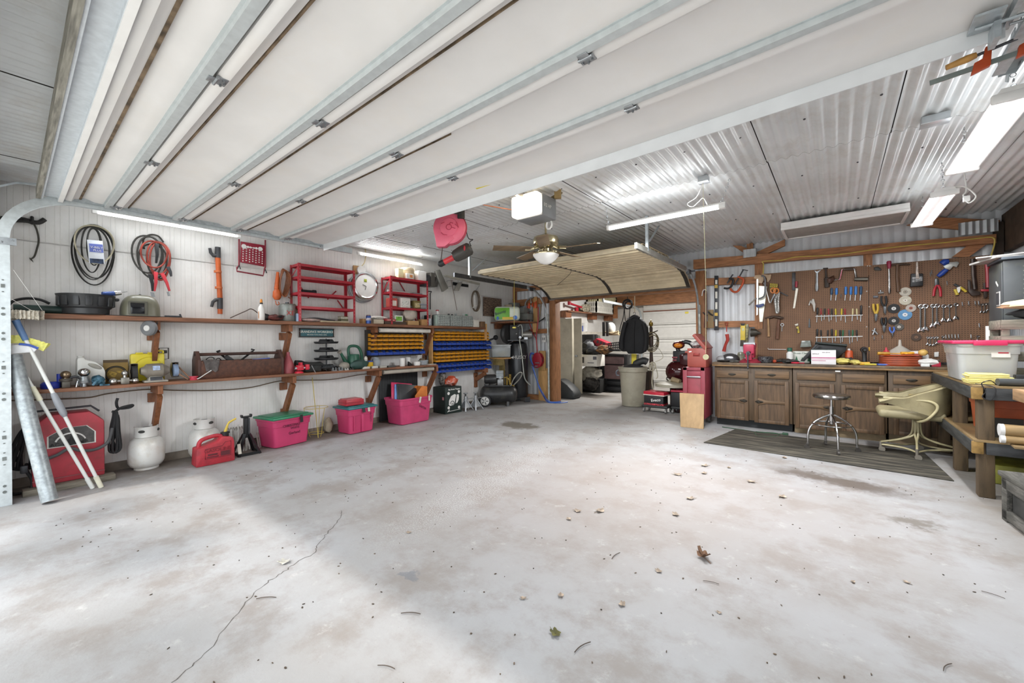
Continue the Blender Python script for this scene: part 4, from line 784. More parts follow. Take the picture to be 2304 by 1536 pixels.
for y0,y1,z0,z1,l in((3.62,4.76,1.12,1.56,'dark wall rack carrying the shorter block of bins'),(4.93,6.52,.82,1.56,'dark wall rack carrying the taller block of bins')):
 one('bin_rack',l,'rack',MB().box((-6.0 if y0<4 else-5.985,(y0+y1)/2,(z0+z1)/2),(.17 if y0<4 else .2,y1-y0,z1-z0))if False else MB().box((-5.965,(y0+y1)/2,(z0+z1)/2),(.02,y1-y0,z1-z0)).box((-6.03,y0+.2,(z0+z1)/2),(.12,.02,z1-z0)).box((-6.03,y1-.2,(z0+z1)/2),(.12,.02,z1-z0)),m('33312f',.7))
one('rack_post','tan wooden upright at the near side of the taller bin rack','post',MB().box((-5.90,4.925,1.22),(.10,.02,.62)),PALE)
one('rack_post','tan wooden upright at the far end of the upper shelf','post',MB().box((-5.80,6.327,1.56),(.05,.03,.34)),PALE)
one('paper_roll','white paper roll slung under the upper shelf above the yellow bins','roll',MB().cyl((-5.83,3.80,ZT-.10),(-5.83,4.84,ZT-.10),.035,n=16),m('d9d4cb',.6))
one('paper_roll','grey tube slung under the lower shelf above the loose lids','roll',MB().cyl((-5.74,3.80,ZL-.075),(-5.74,4.84,ZL-.075),.035,n=16),m('a9a296',.6))

# ================================================================ on the lower shelf, from the door inwards
def yl(u,x=-5.82):return PX(u,850,x).y
BLU=m('24379c',.4,0,.08)
c=V((-5.83,.25,ZL))
thing('oil_filter_drain','blue round plastic drain cup with upright spout at the near end of the lower shelf','drain cup',[('body',MB().lathe([(0,0),(.062,0),(.066,.008),(.066,.045),(.05,.062),(.02,.066),(0,.066)],c,24),BLU),('spout',MB().cyl(c+V((.0,.055,.055)),c+V((.0,.055,.135)),.018,n=14),BLU)])
IRON=m('6a655d',.55,.5,.15,20);BR2=m('8d7a63',.25,.85,.1)
c=V((-5.80,.345,ZL))
thing('hitch_ball','worn brownish hitch ball on a square grey mount on the lower shelf','hitch ball',[('mount',MB().box(c+V((0,0,.03)),(.07,.055,.06),bev=.006).lathe([(.04,.06),(.045,.07),(.045,.085),(.03,.09)],c,18),IRON),('ball',MB().sph(c+V((0,0,.125)),.038,18,12).cyl(c+V((0,0,.08)),c+V((0,0,.1)),.024,n=14),BR2)])
bx('cassette_box','small black and white box standing behind the brownish hitch ball','box',.33,ZL,-5.90,.07,.05,.13,BLACK,[label_patch(.045,.05,.0,.085,mat=m('d5cbb8',.6,0,.4,40))])
c=V((-5.80,.468,ZL))
thing('hitch_ball','tall shiny chrome hitch ball between the dark clevis and blue strap','hitch ball',[('mount',MB().lathe([(0,0),(.02,0),(.02,.03),(.042,.035),(.045,.05),(.036,.06),(.03,.085),(.038,.09),(.035,.1)],c,20),STEEL),('ball',MB().sph(c+V((0,0,.14)),(.045,.045,.042),20,12),CHROME)])
c=V((-5.82,.405,ZL))
thing('clevis','dark steel clevis with a bright pin between the two hitch balls','clevis',[('shackle',MB().tube(arc(c+V((0,.0,.055)),.045,0,180,10,'yz')+[c+V((0,-.045,.01))],.012,8).cyl(c+V((0,.045,.0)),c+V((0,.045,.06)),.012,n=8),DKSTEEL),('pin',MB().cyl(c+V((.02,.01,.0)),c+V((.02,.02,.06)),.007,n=8),CHROME)])
one('ratchet_strap','teal and white tie strap bundled on the lower shelf below the white jug','strap',lump((-5.79,.565,ZL),(.05,.05,.055),14,.3).tube(curve([(-5.74,.52,ZL+.01),(-5.74,.56,ZL+.06),(-5.74,.60,ZL+.03),(-5.73,.57,ZL+.01),(-5.73,.64,ZL+.008)]),.006,6,flat=(.010,.004)),m('2b5a6c',.7,0,.4,16,dirt='8fb4d0',dscale=14))
JUG=m('d4d3ce',.35,0,.04)
c=V((-5.93,.525,ZL))
jp=[(-.095,0),(.095,0),(.10,.02),(.10,.14),(.085,.18),(.03,.24),(-.04,.262),(-.05,.285),(-.095,.285),(-.10,.26),(-.10,.02)]
thing('jug','white plastic jug with slanted grip hole on the lower shelf','jug',[('body',MB().poly([c+V((.06,y,z))for y,z in jp],(-.12,0,0),.014),JUG),('handle_recess',MB().sph(c+V((.056,.025,.193)),(.012,.062,.022),16,8,MX.Rotation(-.5,3,'X').to_4x4()),m('9c988f',.6)),('cap',MB().cyl(c+V((0,-.072,.28)),c+V((0,-.072,.30)),.024,n=16),JUG)])
thing('blade_card','brown card with a round saw blade leaning on the wall by the jug','packaging',[('card',MB().box((0,0,.125),(.19,.012,.25),bev=.002),m('8a6f37',.6,0,.1,6)),('card_header',MB().box((0,-.007,.235),(.188,.003,.028)),m('4f3d24',.6)),('blade',MB().torus((0,-.011,.10),.078,.009,36,6,(0,1,0)),m('3f3a2e',.5,.4)),('card_print',MB().box((-.03,-.008,.10),(.07,.003,.05),rot=MX.Rotation(.4,3,'Y')).box((.03,-.008,.12),(.05,.003,.02),rot=MX.Rotation(.5,3,'Y')),m('b3933f',.6,0,.3,50))],at=(-5.99,.715,ZL),rz=86)
YC=m('e2d034',.4,0,.05)
thing('tool_case','bright yellow plastic tool case standing behind the bench grinder','case',[('case',MB().box((0,0,.155),(.29,.07,.31),bev=.02),YC),('case_ring',MB().torus((.0,-.036,.16),.11,.006,36,6,(0,1,0)),YC),('latch',MB().box((-.07,-.01,.315),(.06,.04,.014),bev=.004),YC),('latch',MB().box((.03,-.01,.315),(.06,.04,.014),bev=.004),YC),('handle',MB().tube(curve([(.08,0,.31),(.085,0,.335),(.13,0,.335),(.135,0,.31)]),.009,8),YC)],at=(-6.02,.975,ZL),rz=90)
c=V((-5.76,.755,ZL));CH2=m('bdbbb6',.2,.95,.08)
thing('tri_ball_hitch','three ball chrome trailer hitch lying before the yellow case','hitch ball',[('block',MB().box(c+V((0,0,.035)),(.065,.065,.07),bev=.008),m('8f8b82',.4,.7)),('ball',MB().cyl(c+V((0,0,.07)),c+V((0,0,.1)),.016,n=12).sph(c+V((0,0,.115)),.028,16,10),CH2),('ball',MB().cyl(c+V((0,-.03,.035)),c+V((0,-.06,.035)),.016,n=12).sph(c+V((0,-.085,.035)),.034,16,10),CH2),('ball',MB().cyl(c+V((0,.03,.035)),c+V((0,.06,.035)),.016,n=12).sph(c+V((0,.08,.032)),.03,16,10),CH2)])
GRN=m('8b8378',.45,.2,.12,10);c=V((-5.80,1.0,ZL))
def gw(y,s):return MB().lathe([(0,-.02),(.07,-.02),(.07,.02),(0,.02)],c+V((-.01,y,.115)),24,(0,1,0))
def guard(y):return MB().lathe([(.02,-.028),(.083,-.028),(.085,.0),(.083,.028),(.02,.028)],c+V((-.02,y,.125)),24,(0,1,0),PI*1.25,PI*.35)
thing('bench_grinder','grey bench grinder with two wheels and a blue label on the lower shelf','grinder',[('motor',MB().lathe([(0,-.12),(.035,-.12),(.05,-.09),(.075,-.07),(.078,.06),(.055,.09),(.035,.12),(0,.12)],c+V((0,.0,.125)),24,(0,1,0)),GRN),('base',MB().box(c+V((0,.0,.012)),(.15,.2,.024),bev=.008).box(c+V((0,0,.045)),(.12,.14,.06),bev=.012,tap=(.7,.7)),m('a6a197',.5,.2)),('switch_plate',MB().box(c+V((.066,.0,.04)),(.006,.10,.04),rot=MX.Rotation(-.35,3,'Y'),bev=.01),DKSTEEL),('grinding_wheel',gw(-.165,1),m('2d2c2c',.8)),('grinding_wheel',gw(.175,1),m('7d8ea8',.7)),('wheel_guard',guard(-.165),GRN),('wheel_guard',guard(.175),GRN),('motor_label',MB().box(c+V((.072,.0,.155)),(.003,.06,.05),rot=MX.Rotation(-.4,3,'Y')),m('aebfdd',.4,0,.2,40))])
one('wood_dowel','thin wooden sticks propped between the grinder and the toolbox','stick',MB().cyl((-5.83,1.18,ZL+.19),(-5.75,1.30,ZL+.015),.008,n=8).cyl((-5.78,1.17,ZL+.10),(-5.72,1.27,ZL+.012),.007,n=8),m('8f6a52',.6))
one('tape_spool','small pink red spool on the shelf edge by the wooden toolbox','spool',MB().lathe([(.015,0),(.04,0),(.042,.012),(.032,.018),(.032,.03),(.042,.034),(.04,.044),(.015,.044)],(-5.73,1.325,ZL),22),m('c23a4c',.5))
TB=m('54301f',.55,0,.22,5,.15,40,stretch=(1,6,6));TB2=m('4a3028',.6,0,.2,5)
y0,y1=1.40,2.27;xf,xb=-5.75,-6.0;ZB=ZL
def endb(y):return MB().poly([(xf,y,ZB),(xf,y,ZB+.22),(xf-.075,y,ZB+.325),(xb+.075,y,ZB+.325),(xb,y,ZB+.22),(xb,y,ZB)],(0,.03,0),.004)
tp=[('end_board',endb(y0-.03),TB2),('end_board',endb(y1),TB2),('front_board',MB().box((xf-.012,(y0+y1)/2,ZB+.105),(.02,y1-y0,.21),bev=.003),TB),('back_board',MB().box((xb+.012,(y0+y1)/2,ZB+.105),(.02,y1-y0,.21),bev=.003),TB),('floor_board',MB().box(((xf+xb)/2,(y0+y1)/2,ZB+.012),(.2,y1-y0,.016)),TB),('handle',MB().cyl(((xf+xb)/2,y0-.03,ZB+.285),((xf+xb)/2,y1+.03,ZB+.285),.018,n=14),TB2)]
thing('tool_tote','long dark wooden carry toolbox with round handle on the lower shelf','toolbox',tp)
x=-5.88
one('pry_bar','black bar leaning toward the door inside the wooden toolbox','bar',MB().tube([(x-.04,1.80,ZB+.13),(x-.05,1.62,ZB+.30),(x-.05,1.60,ZB+.315),(x-.05,1.635,ZB+.325)],.012,8),BLACK)
one('pry_bar','black bar leaning away from the door inside the wooden toolbox','bar',MB().tube([(x-.07,1.78,ZB+.13),(x-.08,1.99,ZB+.30),(x-.08,2.02,ZB+.33),(x-.08,1.985,ZB+.335)],.012,8),BLACK)
one('cable_coil','thin black cable looped up out of the wooden toolbox','cable',MB().tube(curve([(x,1.46,ZB+.08),(x,1.47,ZB+.20),(x+.01,1.51,ZB+.25),(x,1.56,ZB+.235),(x+.02,1.54,ZB+.19),(x,1.60,ZB+.235),(x,1.64,ZB+.2)]),.005,6),BLACK)
one('power_adapter','black plug adapter at the rim of the wooden toolbox','adapter',MB().box((-5.80,1.69,ZB+.225),(.04,.10,.05),rot=MX.Rotation(-.7,3,'X'),bev=.008),BLACK)
one('plastic_file','blue strip lying along the rim of the wooden toolbox','strip',MB().box((-5.79,2.04,ZB+.212),(.03,.2,.012),rot=MX.Rotation(.06,3,'X'),bev=.003),m('4a62b8',.4))
def rg(u,v):return V((-5.738+.006*math.sin(u*9)-.03*max(0,v-.82)/.18,1.50+.16*(u-.5)*(1-.3*(1-v)),ZB+.085+.14*v+.01*math.sin(u*14)*(1-v)))
one('rag','grey dirty rag hanging over the front of the wooden toolbox','rag',MB().grid(12,8,rg,.004),m('5c5654',.9,0,.2,30))
one('wire','white wire running from the rag down to the red spool','wire',MB().tube(curve([(-5.725,1.49,ZB+.10),(-5.715,1.43,ZB+.06),(-5.70,1.37,ZB+.02),(-5.70,1.345,ZB+.012)]),.005,6),WHITE)
c=V((-5.87,2.40,ZL))
one('oil_funnel','tall dull red cone shaped oil can between the toolbox and vise','oil can',MB().lathe([(0,0),(.085,0),(.087,.01),(.08,.09),(.055,.17),(.028,.235),(.022,.25),(.022,.29),(0,.29)],c,24),m('a85259',.45,0,.08))
VR=m('c8283c',.4,0,.08);c=V((-5.72,2.50,ZL))
thing('bench_vise','small bright red vise clamped at the front edge of the lower shelf','vise',[('base',MB().lathe([(0,0),(.055,0),(.055,.015),(.035,.03),(0,.03)],c+V((0,-.02,0)),20),VR),('fixed_jaw',MB().box(c+V((0,-.01,.075)),(.07,.085,.07),bev=.01).box(c+V((0,.0,.125)),(.075,.03,.045),bev=.006),VR),('sliding_jaw',MB().box(c+V((0,.085,.08)),(.065,.05,.075),bev=.01),VR),('anvil_bar',MB().box(c+V((0,.02,.07)),(.03,.2,.022),bev=.003),STEEL),('screw',MB().cyl(c+V((0,-.08,.065)),c+V((0,-.03,.065)),.014,n=12),STEEL),('handle',MB().cyl(c+V((.03,.135,.10)),c+V((.035,.19,-.015)),.006,n=8),STEEL)])
one('flashlight','black flashlight lying behind the small red vise','flashlight',MB().tube([(-5.93,2.52,ZL+.13),(-5.93,2.60,ZL+.125),(-5.92,2.64,ZL+.12),(-5.9,2.78,ZL+.10)],[.042,.04,.026,.026],16),BLACK)
bx('tool_pouch','dark grey padded tool pouch beside the small red vise','pouch',2.72,ZL,-5.80,.24,.17,.12,m('3a3c3b',.75,0,.15,20),[('pouch_flap',MB().box((0,.02,.118),(.25,.1,.02),rot=MX.Rotation(.25,3,'X'),bev=.008),m('333534',.75))],bev=.03)
c=V((-5.90,2.95,ZL));tr=[]
for i,z in enumerate((.03,.16,.28,.40)):
 tr.append(('tray',MB().lathe([(0,z),(.15,z),(.165,z+.012),(.168,z+.03),(.16,z+.03),(.15,z+.012),(0,z+.01)],c,32),BLACK,[('tray_divider',MB().poly([c+V((.01,-.13,z+.01)),c+V((.01,-.10,z+.065)),c+V((.01,.09,z+.065)),c+V((.01,.13,z+.01))],(-.006,0,0)).poly([c+V((-.1,.01,z+.01)),c+V((-.08,.01,z+.06)),c+V((.08,.01,z+.06)),c+V((.1,.01,z+.01))],(0,.006,0)),BLACK)]))
tr.append(('pole',MB().cyl(c,c+V((0,0,.475)),.009,n=10),DKSTEEL));tr.append(('loose_screws',lump(c+V((.03,0,.045)),(.1,.12,.02),8,.4),m('8b8f92',.4,.5,.5,60)))
thing('tray_carousel','black four tier revolving parts tray below the teal sign','carousel',tr)
GW=m('2c5f4a',.4,0,.08);c=V((-5.90,3.38,ZL))
wp=[(-.10,0),(.09,0),(.10,.02),(.085,.22),(-.075,.22),(-.11,.02)]
thing('watering_can','dark green plastic watering can on the lower shelf under the yellow bins','watering can',[('body',MB().lathe([(0,0),(.10,0),(.108,.015),(.088,.215),(.08,.23),(0,.232)],c,28),GW),('handle',MB().tube(curve([c+V((0,-.075,.20)),c+V((0,-.085,.30)),c+V((0,-.05,.355)),c+V((0,.06,.35)),c+V((0,.12,.28)),c+V((0,.14,.16)),c+V((0,.10,.04))]),.022,10),GW),('spout',MB().tube([c+V((0,-.085,.05)),c+V((.0,-.15,.15)),c+V((.01,-.215,.26))],[.036,.026,.018],12),GW,[('spout_rose',MB().lathe([(.018,0),(.036,.03),(.034,.036),(0,.036)],c+V((.01,-.213,.255)),18,(.05,-.75,.7)),m('b9afa3',.5))])])
one('garden_bag','crumpled dark green vinyl bag slumped before the watering can','bag',lump((-5.77,3.40,ZL),(.06,.15,.075),27,.35),m('2f4a44',.5,0,.15,8))
one('work_glove','small white and dark glove on the green vinyl bag','glove',lump((-5.75,3.50,ZL+.10),(.02,.03,.05),4,.3),m('d6d0c6',.8,0,.3,40))
c=V((-5.84,PX(831,815,-5.84).y,ZL))
thing('jar','yellow jar with a blue lid on the lower shelf','jar',[('jar',MB().lathe([(0,0),(.058,0),(.06,.01),(.058,.105),(0,.105)],c,22),m('d8ae22',.4)),('lid',MB().lathe([(.06,.10),(.062,.118),(.055,.122),(0,.122)],c,22),m('39509a',.4))])
c=V((-5.90,PX(846,815,-5.90).y,ZL))
thing('jar','empty clear plastic jar beside the yellow jar','jar',[('jar',MB().lathe([(0,0),(.068,0),(.07,.12),(.045,.15),(.045,.17),(.042,.17),(.042,.148),(.066,.118),(.064,.006),(0,.006)],c,22),CLEAR)])
c=V((-5.92,PX(823,800,-5.92).y,ZL))
one('bottle','dull grey bottle behind the yellow jar','bottle',MB().lathe([(0,0),(.04,0),(.04,.10),(.02,.13),(.018,.16),(0,.16)],c,16),m('8a857d',.4))
for u,w,h,col,l in((823,.12,.035,'d8d4c9','pale open fitting box nearest the green vinyl bag'),(843,.10,.035,'d5d2ca','white fitting box beside the pale open one'),(862,.12,.03,'b9b6ad','grey flat fitting strip'),(881,.14,.028,'4c4d4b','dark flat tile strip near the white cups')):
 bx('fitting',l+' on the lower shelf edge','fitting',PX(u,835,-5.74).y,ZL,-5.72,w,.06,h,m(col,.5,0,.1))
for u,h,col,l in((752,.05,'8f9496','grey steel bracket nearest the parts tray'),(766,.05,'9da2a4','grey steel bracket beside the first one'),(779,.03,'d6d5d0','white plastic fitting before the green bag'),(790,.028,'54524e','dark small fitting before the green bag')):
 y=PX(u,830,-5.73).y
 one('pipe_bracket',l+' at the lower shelf edge','fitting',MB().box((-5.73,y,ZL+.006),(.05,.06,.012)).box((-5.735,y-.022,ZL+h/2),(.04,.012,h)).box((-5.735,y+.02,ZL+h/2),(.04,.012,h)),m(col,.4,.4))
one('sanding_pad','pale rounded sanding block behind the steel brackets','block',lump((-5.82,3.18,ZL),(.06,.09,.06),2,.1),m('9d968a',.7))
for u,l,h,r in((905,'first white plastic cup on the lower shelf',.14,.05),(917,'second white plastic cup, just behind the first',.145,.05)):
 c=V((-5.82 if u==905 else-5.92,PX(u,815,-5.82 if u==905 else-5.92).y,ZL));one('plastic_cup',l,'cup',MB().lathe([(0,0),(r*.85,0),(r,h),(r-.003,h),(r*.85-.003,.004),(0,.004)],c,22),WHITE)
one('rubber_wedge','black rubber wedge beside the white cups','wedge',MB().poly([(-5.80,4.36,ZL),(-5.80,4.46,ZL),(-5.80,4.36,ZL+.075)],(-.05,0,0),.004),BLACK)
c=V((-5.80,PX(938,816,-5.8).y,ZL));one('plastic_cup','low white pot between the black wedge and clear tub','cup',MB().lathe([(0,0),(.055,0),(.06,.065),(.05,.068),(0,.06)],c,20),WHITE)
c=V((-5.84,PX(952,812,-5.84).y,ZL))
thing('plastic_tub','clear tub of brown scraps at the far end of the lower shelf','tub',[('tub',MB().lathe([(0,0),(.075,0),(.095,.085),(.092,.085),(.072,.004),(0,.004)],c,24),CLEAR),('scraps',lump(c+V((-.01,-.02,.05)),(.05,.06,.035),6,.35),m('6e5f4c',.8,0,.3,30))])
bx('flat_tray','thin pale tray lying at the far end of the lower shelf','tray',4.82,ZL,-5.72,.16,.1,.012,m('c9c4b8',.6))
one('wire_stand','small dark metal frame standing under the taller bin rack','frame',MB().bar((-6.0,4.86,ZL),(-6.0,4.86,ZL+.16),.012,.012).bar((-6.0,4.86,ZL+.155),(-6.0,4.91,ZL+.155),.012,.012).bar((-6.0,4.86,ZL+.006),(-6.0,4.91,ZL+.006),.012,.012),BLACK)

# ================================================================ on the floor along the left wall
WR=m('ad3a45',.5,.1,.1,5,dirt='7d3a3c',dscale=6)
fy0,fy1,wx=.13,.60,-5.74;wz=.055;wt=.70
one('plank','weathered grey plank under the red welder','plank',MB().box((-5.73,.37,.0275),(.14,.60,.055),rot=.03,bev=.006),m('7d7669',.8,0,.2,8,stretch=(6,1,6)))
sh=[(fy0,wz),(fy1,wz),(fy1,wt-.10),(fy1-.10,wt),(fy0+.10,wt),(fy0,wt-.10)]
lab=[(fy0+.09,wt-.31),(fy1-.06,wt-.31),(fy1-.06,wt-.20),(fy1-.12,wt-.13),(fy0+.20,wt-.13),(fy0+.09,wt-.20)]
def bundle(y,x,z0,z1,n,w,seed):
 r3=random.Random(seed);mb=MB()
 for i in range(n):
  yy=y+r3.uniform(-w,w);xx=x+r3.uniform(-.03,.03);b2=r3.uniform(-.04,.04)
  mb.tube(curve([(xx,y+.02*r3.uniform(-1,1),z1),(xx+.01,(yy+y)/2+.01,z1-.05),(xx+.02,yy,(z0+z1)/2),(xx+.01,yy+b2,z0+.04),(xx,y+b2*.5,z0)],4),.011,6)
 return mb
thing('arc_welder','red arc welding machine with a grey dial plate and black cables','welder',[('case',MB().poly([(wx,y,z)for y,z in sh],(-.31,0,0),.012),WR),('face_plate',MB().poly([(wx+.003,y,z)for y,z in lab],(-.004,0,0)),m('c9c5bf',.4,.2),[('dial_plate',MB().poly([(wx+.005,y*.93+.026,z*.93+.037)for y,z in lab[:1]+lab[1:2]+lab[2:]],(-.003,0,0)),m('4a4746',.4,0,.2,30)),('scale_arc',MB().tube(arc((wx+.008,.37,wt-.29),.105,20,160,14,'yz'),.02,6,flat=(.001,.012)),WHITE),('plate_lettering',MB().text('AC-225 AMP',.045,T(wx+.009,.36,wt-.285,PI/2),.002,bold=.0008),BLACK)]),('dial',MB().cyl((wx,.37,wt-.27),(wx+.03,.37,wt-.27),.03,n=18).box((wx+.035,.37,wt-.25),(.014,.014,.07)),BLACK),('carry_handle',MB().tube([(-5.90,fy0-.01,wt-.06),(-5.90,fy0+.02,wt+.03),(-5.90,fy1-.08,wt+.04),(-5.90,fy1-.02,wt-.02)],.010,8),DKSTEEL),('base_rail',MB().box((wx+.004,(fy0+fy1)/2,wz+.05),(.006,fy1-fy0,.012)),m('8c4046',.5)),('hung_cable',bundle(.68,-5.84,.24,.67,9,.055,3),RUBBER),('hung_cable',bundle(.10,-5.93,.20,.60,12,.09,8),RUBBER),('cable_loop',MB().tube(curve([(wx+.03,.20,.30),(wx+.05,.28,.33),(wx+.05,.36,.375),(wx+.05,.43,.34),(wx+.05,.53,.33),(wx+.03,.62,.38),(wx-.05,.66,.5)]),.014,8),m('4f5052',.6)),('cable_tail',MB().tube(curve([(-5.86,.69,.66),(-5.83,.74,.70),(-5.82,.82,.715),(-5.84,.80,.69),(-5.86,.72,.69),(-5.84,.70,.75),(-5.84,.71,.80)]),.012,8),RUBBER),('floor_cable',MB().tube(curve([(-5.9,.10,.25),(-5.82,.10,.20),(-5.78,.13,.12),(-5.76,.12,.04),(-5.8,.04,.014),(-5.86,.0,.014)]),.013,8),RUBBER),('plug',MB().box((-5.82,.085,.22),(.05,.05,.07),bev=.008),DKSTEEL)],base=(-5.85,.37,0))
a=PZ(112,1118,.05);b_=PX(22,740,-5.60)
one('steel_pipe','thick galvanised pipe leaning on the wall before the red welder','pipe',MB().cyl(V((a.x,a.y,.018)),V((-5.62,PX(30,800,-5.62).y,PX(30,800,-5.62).z)),.052,n=24),m('a2a9ac',.45,.5,.15,30))
PWH=m('d9dad6',.35,0,.04)
p0=PZ(209,1098,.0);p1=PX(30,800,-5.60);pm=p0.lerp(p1,.5)
hd=p1+V((0,.015,0))
bp_=[p1+V((.0,-.06,.01)),p1+V((.0,.12,.03)),p1+V((0,.145,.075)),p1+V((0,.06,.10)),p1+V((0,-.10,.08))]
thing('push_broom','upturned broom with yellow bristles and white handle leaning by the door track','broom',[('handle',MB().cyl(p0,p1,.014,n=12).cyl(p0,p0.lerp(p1,.08),.018,n=12),PWH,[('handle_sleeve',MB().cyl(p0.lerp(p1,.68),p0.lerp(p1,.78),.020,n=12),m('ddd9c0',.5))]),('head',MB().poly(bp_,(.05,0,0),.006),m('dfe0e2',.4),[('blue_strip',MB().tube(curve([p1+V((.055,.03,.102)),p1+V((.055,.09,.09)),p1+V((.055,.14,.06))]),.010,6),m('2b4a9a',.4))]),('bristles',MB().grid(26,4,lambda u,v:p1+V((.025+.006*math.sin(u*70)*v,-.12+.29*u+.015*(v*(u-.5)*4),.085+.012*math.sin(PI*u)*2+v*(.07+.004*math.sin(u*90))-.05*max(0,u-.5)*2)),.03),m('e3e07a',.7,0,.1,40))])
q0=PZ(228,1096,.0);q1=PX(33,716,-5.58)
mop=MB().grid(30,6,lambda u,v:q1+V((.03+.012*math.sin(u*60),-.10+.24*u,-.005+.075*v+.006*math.sin(u*90))),.07);mop.noise(.006,30,2)
q=lambda t:q0.lerp(q1,t)
thing('dust_mop','upturned dust mop with shaggy white head and blue grip by the door track','mop',[('handle',MB().cyl(q(0),q(.9),.014,n=12),PWH,[('grip',MB().tube([q(.44),q(.46),q(.52),q(.57),q(.58)],[.016,.025,.027,.021,.016],12),m('8f9298',.5)),('grip',MB().cyl(q(.88),q(.99),.021,.025,12),m('4f6c93',.5)),('end_cap',MB().cyl(q(0),q(.07),.019,n=12),m('d9d5c0',.5))]),('mop_head',mop,m('c9c1b2',.9,0,.2,60,.3,90))])
PT=m('dcdbd7',.35,.1,.04,4,dirt='b3a28c',dscale=4)
def tank(c,face,label):
 c=V(c);q=[(0,.02),(.10,.02),(.13,.035),(.152,.075),(.155,.11),(.156,.19),(.155,.195),(.154,.255),(.135,.31),(.09,.345),(.03,.36),(0,.36)]
 a0=math.radians(face)
 thing('propane_tank',label,'propane tank',[('body',MB().lathe(q,c,36),PT),('foot_ring',MB().lathe([(.09,.0),(.105,0),(.105,.03),(.09,.03)],c,28),PT),('collar',MB().lathe([(.096,.345),(.100,.35),(.100,.455),(.104,.462),(.096,.462),(.094,.455),(.094,.35)],c,30,(0,0,1),PI*1.55,a0+PI*1.22),PT,[('hand_hole',MB().sph(c+V((.10*math.cos(a0+.9),.10*math.sin(a0+.9),.415)),(.012,.03,.016),10,6,MX.Rotation(a0+.9,3,'Z')).sph(c+V((.10*math.cos(a0-.9+2*PI),.10*math.sin(a0-.9),.415)),(.012,.03,.016),10,6,MX.Rotation(a0-.9,3,'Z')),m('3a3a38',.8))]),('valve',MB().cyl(c+V((0,0,.355)),c+V((0,0,.42)),.02,n=12).cyl(c+V((0,0,.40)),c+V((.06*math.cos(a0+PI),.06*math.sin(a0+PI),.40)),.014,n=10).cyl(c+V((0,0,.43)),c+V((0,0,.45)),.032,n=14),DKSTEEL)])
tank((-5.93,.945,0),20,'white propane tank standing alone between the red welder and gasoline can')
tank((-5.935,1.47,0),-25,'white propane tank partly hidden behind the red gasoline can')
GC=m('b5303c',.5,0,.10,8,dirt='6b2a30',dscale=6)
gx,gy=-5.56,1.46
gpf=[(-.18,0),(.18,0),(.185,.02),(.18,.23),(.165,.275),(.06,.30),(.02,.25),(-.10,.215),(-.175,.20),(-.185,.02)]
ring=MB().poly([V((gx+.09,gy+y,z))for y,z in gpf],(-.18,0,0),.018)
pe=[(-.10,.075),(.145,.075),(.145,.235),(.09,.235),(.06,.195),(-.10,.185)]
thing('gas_can','red plastic gasoline can with yellow spout before the second propane tank','gas can',[('body',ring,GC),('handle',MB().tube(curve([(gx,gy-.14,.19),(gx,gy-.13,.25),(gx,gy-.09,.285),(gx,gy+.02,.305),(gx,gy+.08,.29)]),.022,10),GC),('raised_border',MB().tube([V((gx+.092,gy+y,z))for y,z in pe],.004,6,True),m('7d2630',.6)),('lettering',MB().text('GASOLINE',.055,T(gx+.093,gy+.02,.16,PI/2),.006),m('8a2731',.5)),('warning_panel',MB().box((gx+.092,gy+.09,.11),(.003,.09,.05)).box((gx+.092,gy-.03,.115),(.003,.09,.02),bev=.001).box((gx+.092,gy-.03,.09),(.003,.11,.012)),m('5e2229',.7)),('cap',MB().cyl((gx,gy+.115,.28),(gx,gy+.115,.335),.036,n=18).cyl((gx,gy+.115,.315),(gx,gy+.115,.33),.046,n=18),BLACK),('spout',MB().tube([(gx,gy+.115,.33),(gx,gy+.14,.41),(gx,gy+.155,.435),(gx,gy+.225,.47)],[.017,.011,.012,.011],10),m('d6b94b',.45))])
jc=V((-5.68,1.83,0));BK=m('1e1f21',.4,.2,.1);js=[]
for dx,dy in((.115,-.115),(.115,.115),(-.115,-.115),(-.115,.115)):js.append(('leg',MB().bar(jc+V((dx,dy,.0)),jc+V((dx*.22,dy*.22,.25)),.035,.012),BK))
thing('jack_stand','tall black ratchet jack stand beside the gasoline can','jack stand',js+[('base_bar',MB().bar(jc+V((.115,-.115,.02)),jc+V((.115,.115,.02)),.01,.03),BK),('base_bar',MB().bar(jc+V((-.115,-.115,.02)),jc+V((.115,-.115,.02)),.01,.03),BK),('base_bar',MB().bar(jc+V((-.115,.115,.02)),jc+V((.115,.115,.02)),.01,.03),BK),('post',MB().box(jc+V((0,0,.32)),(.055,.055,.24),bev=.006).box(jc+V((0,0,.42)),(.04,.04,.08)),BK),('saddle',MB().box(jc+V((0,0,.455)),(.05,.11,.02),bev=.005).box(jc+V((0,-.05,.47)),(.05,.016,.025)).box(jc+V((0,.05,.47)),(.05,.016,.025)),BK),('ratchet',MB().box(jc+V((.032,.02,.34)),(.012,.018,.2)),DKSTEEL),('size_label',MB().box(jc+V((.116,-.112,.10)),(.006,.035,.12),rot=MX.Rotation(-.35,3,'Y')),m('cfcabd',.6))])
sb=MB();r3=random.Random(4)
for i in range(22):
 y=1.66+.018*i+r3.uniform(-.01,.01);h=.17+.14*math.sin(PI*min(1,i/15))+r3.uniform(-.03,.03);x=-5.92+r3.uniform(-.03,.05);sb.bar((x+.03,y+r3.uniform(-.03,.03),0),(x,y,h),.016,.006)
for i in range(7):sb.tube(curve([(-5.93,1.66+.03*i,.26),(-5.90,1.67+.03*i,.31),(-5.93,1.69+.03*i,.27)]),.006,5)
one('fence_bundle','bundle of pale slatted edging folded behind the black jack stand','edging',sb,m('b9b6b0',.6,.1,.15,30))
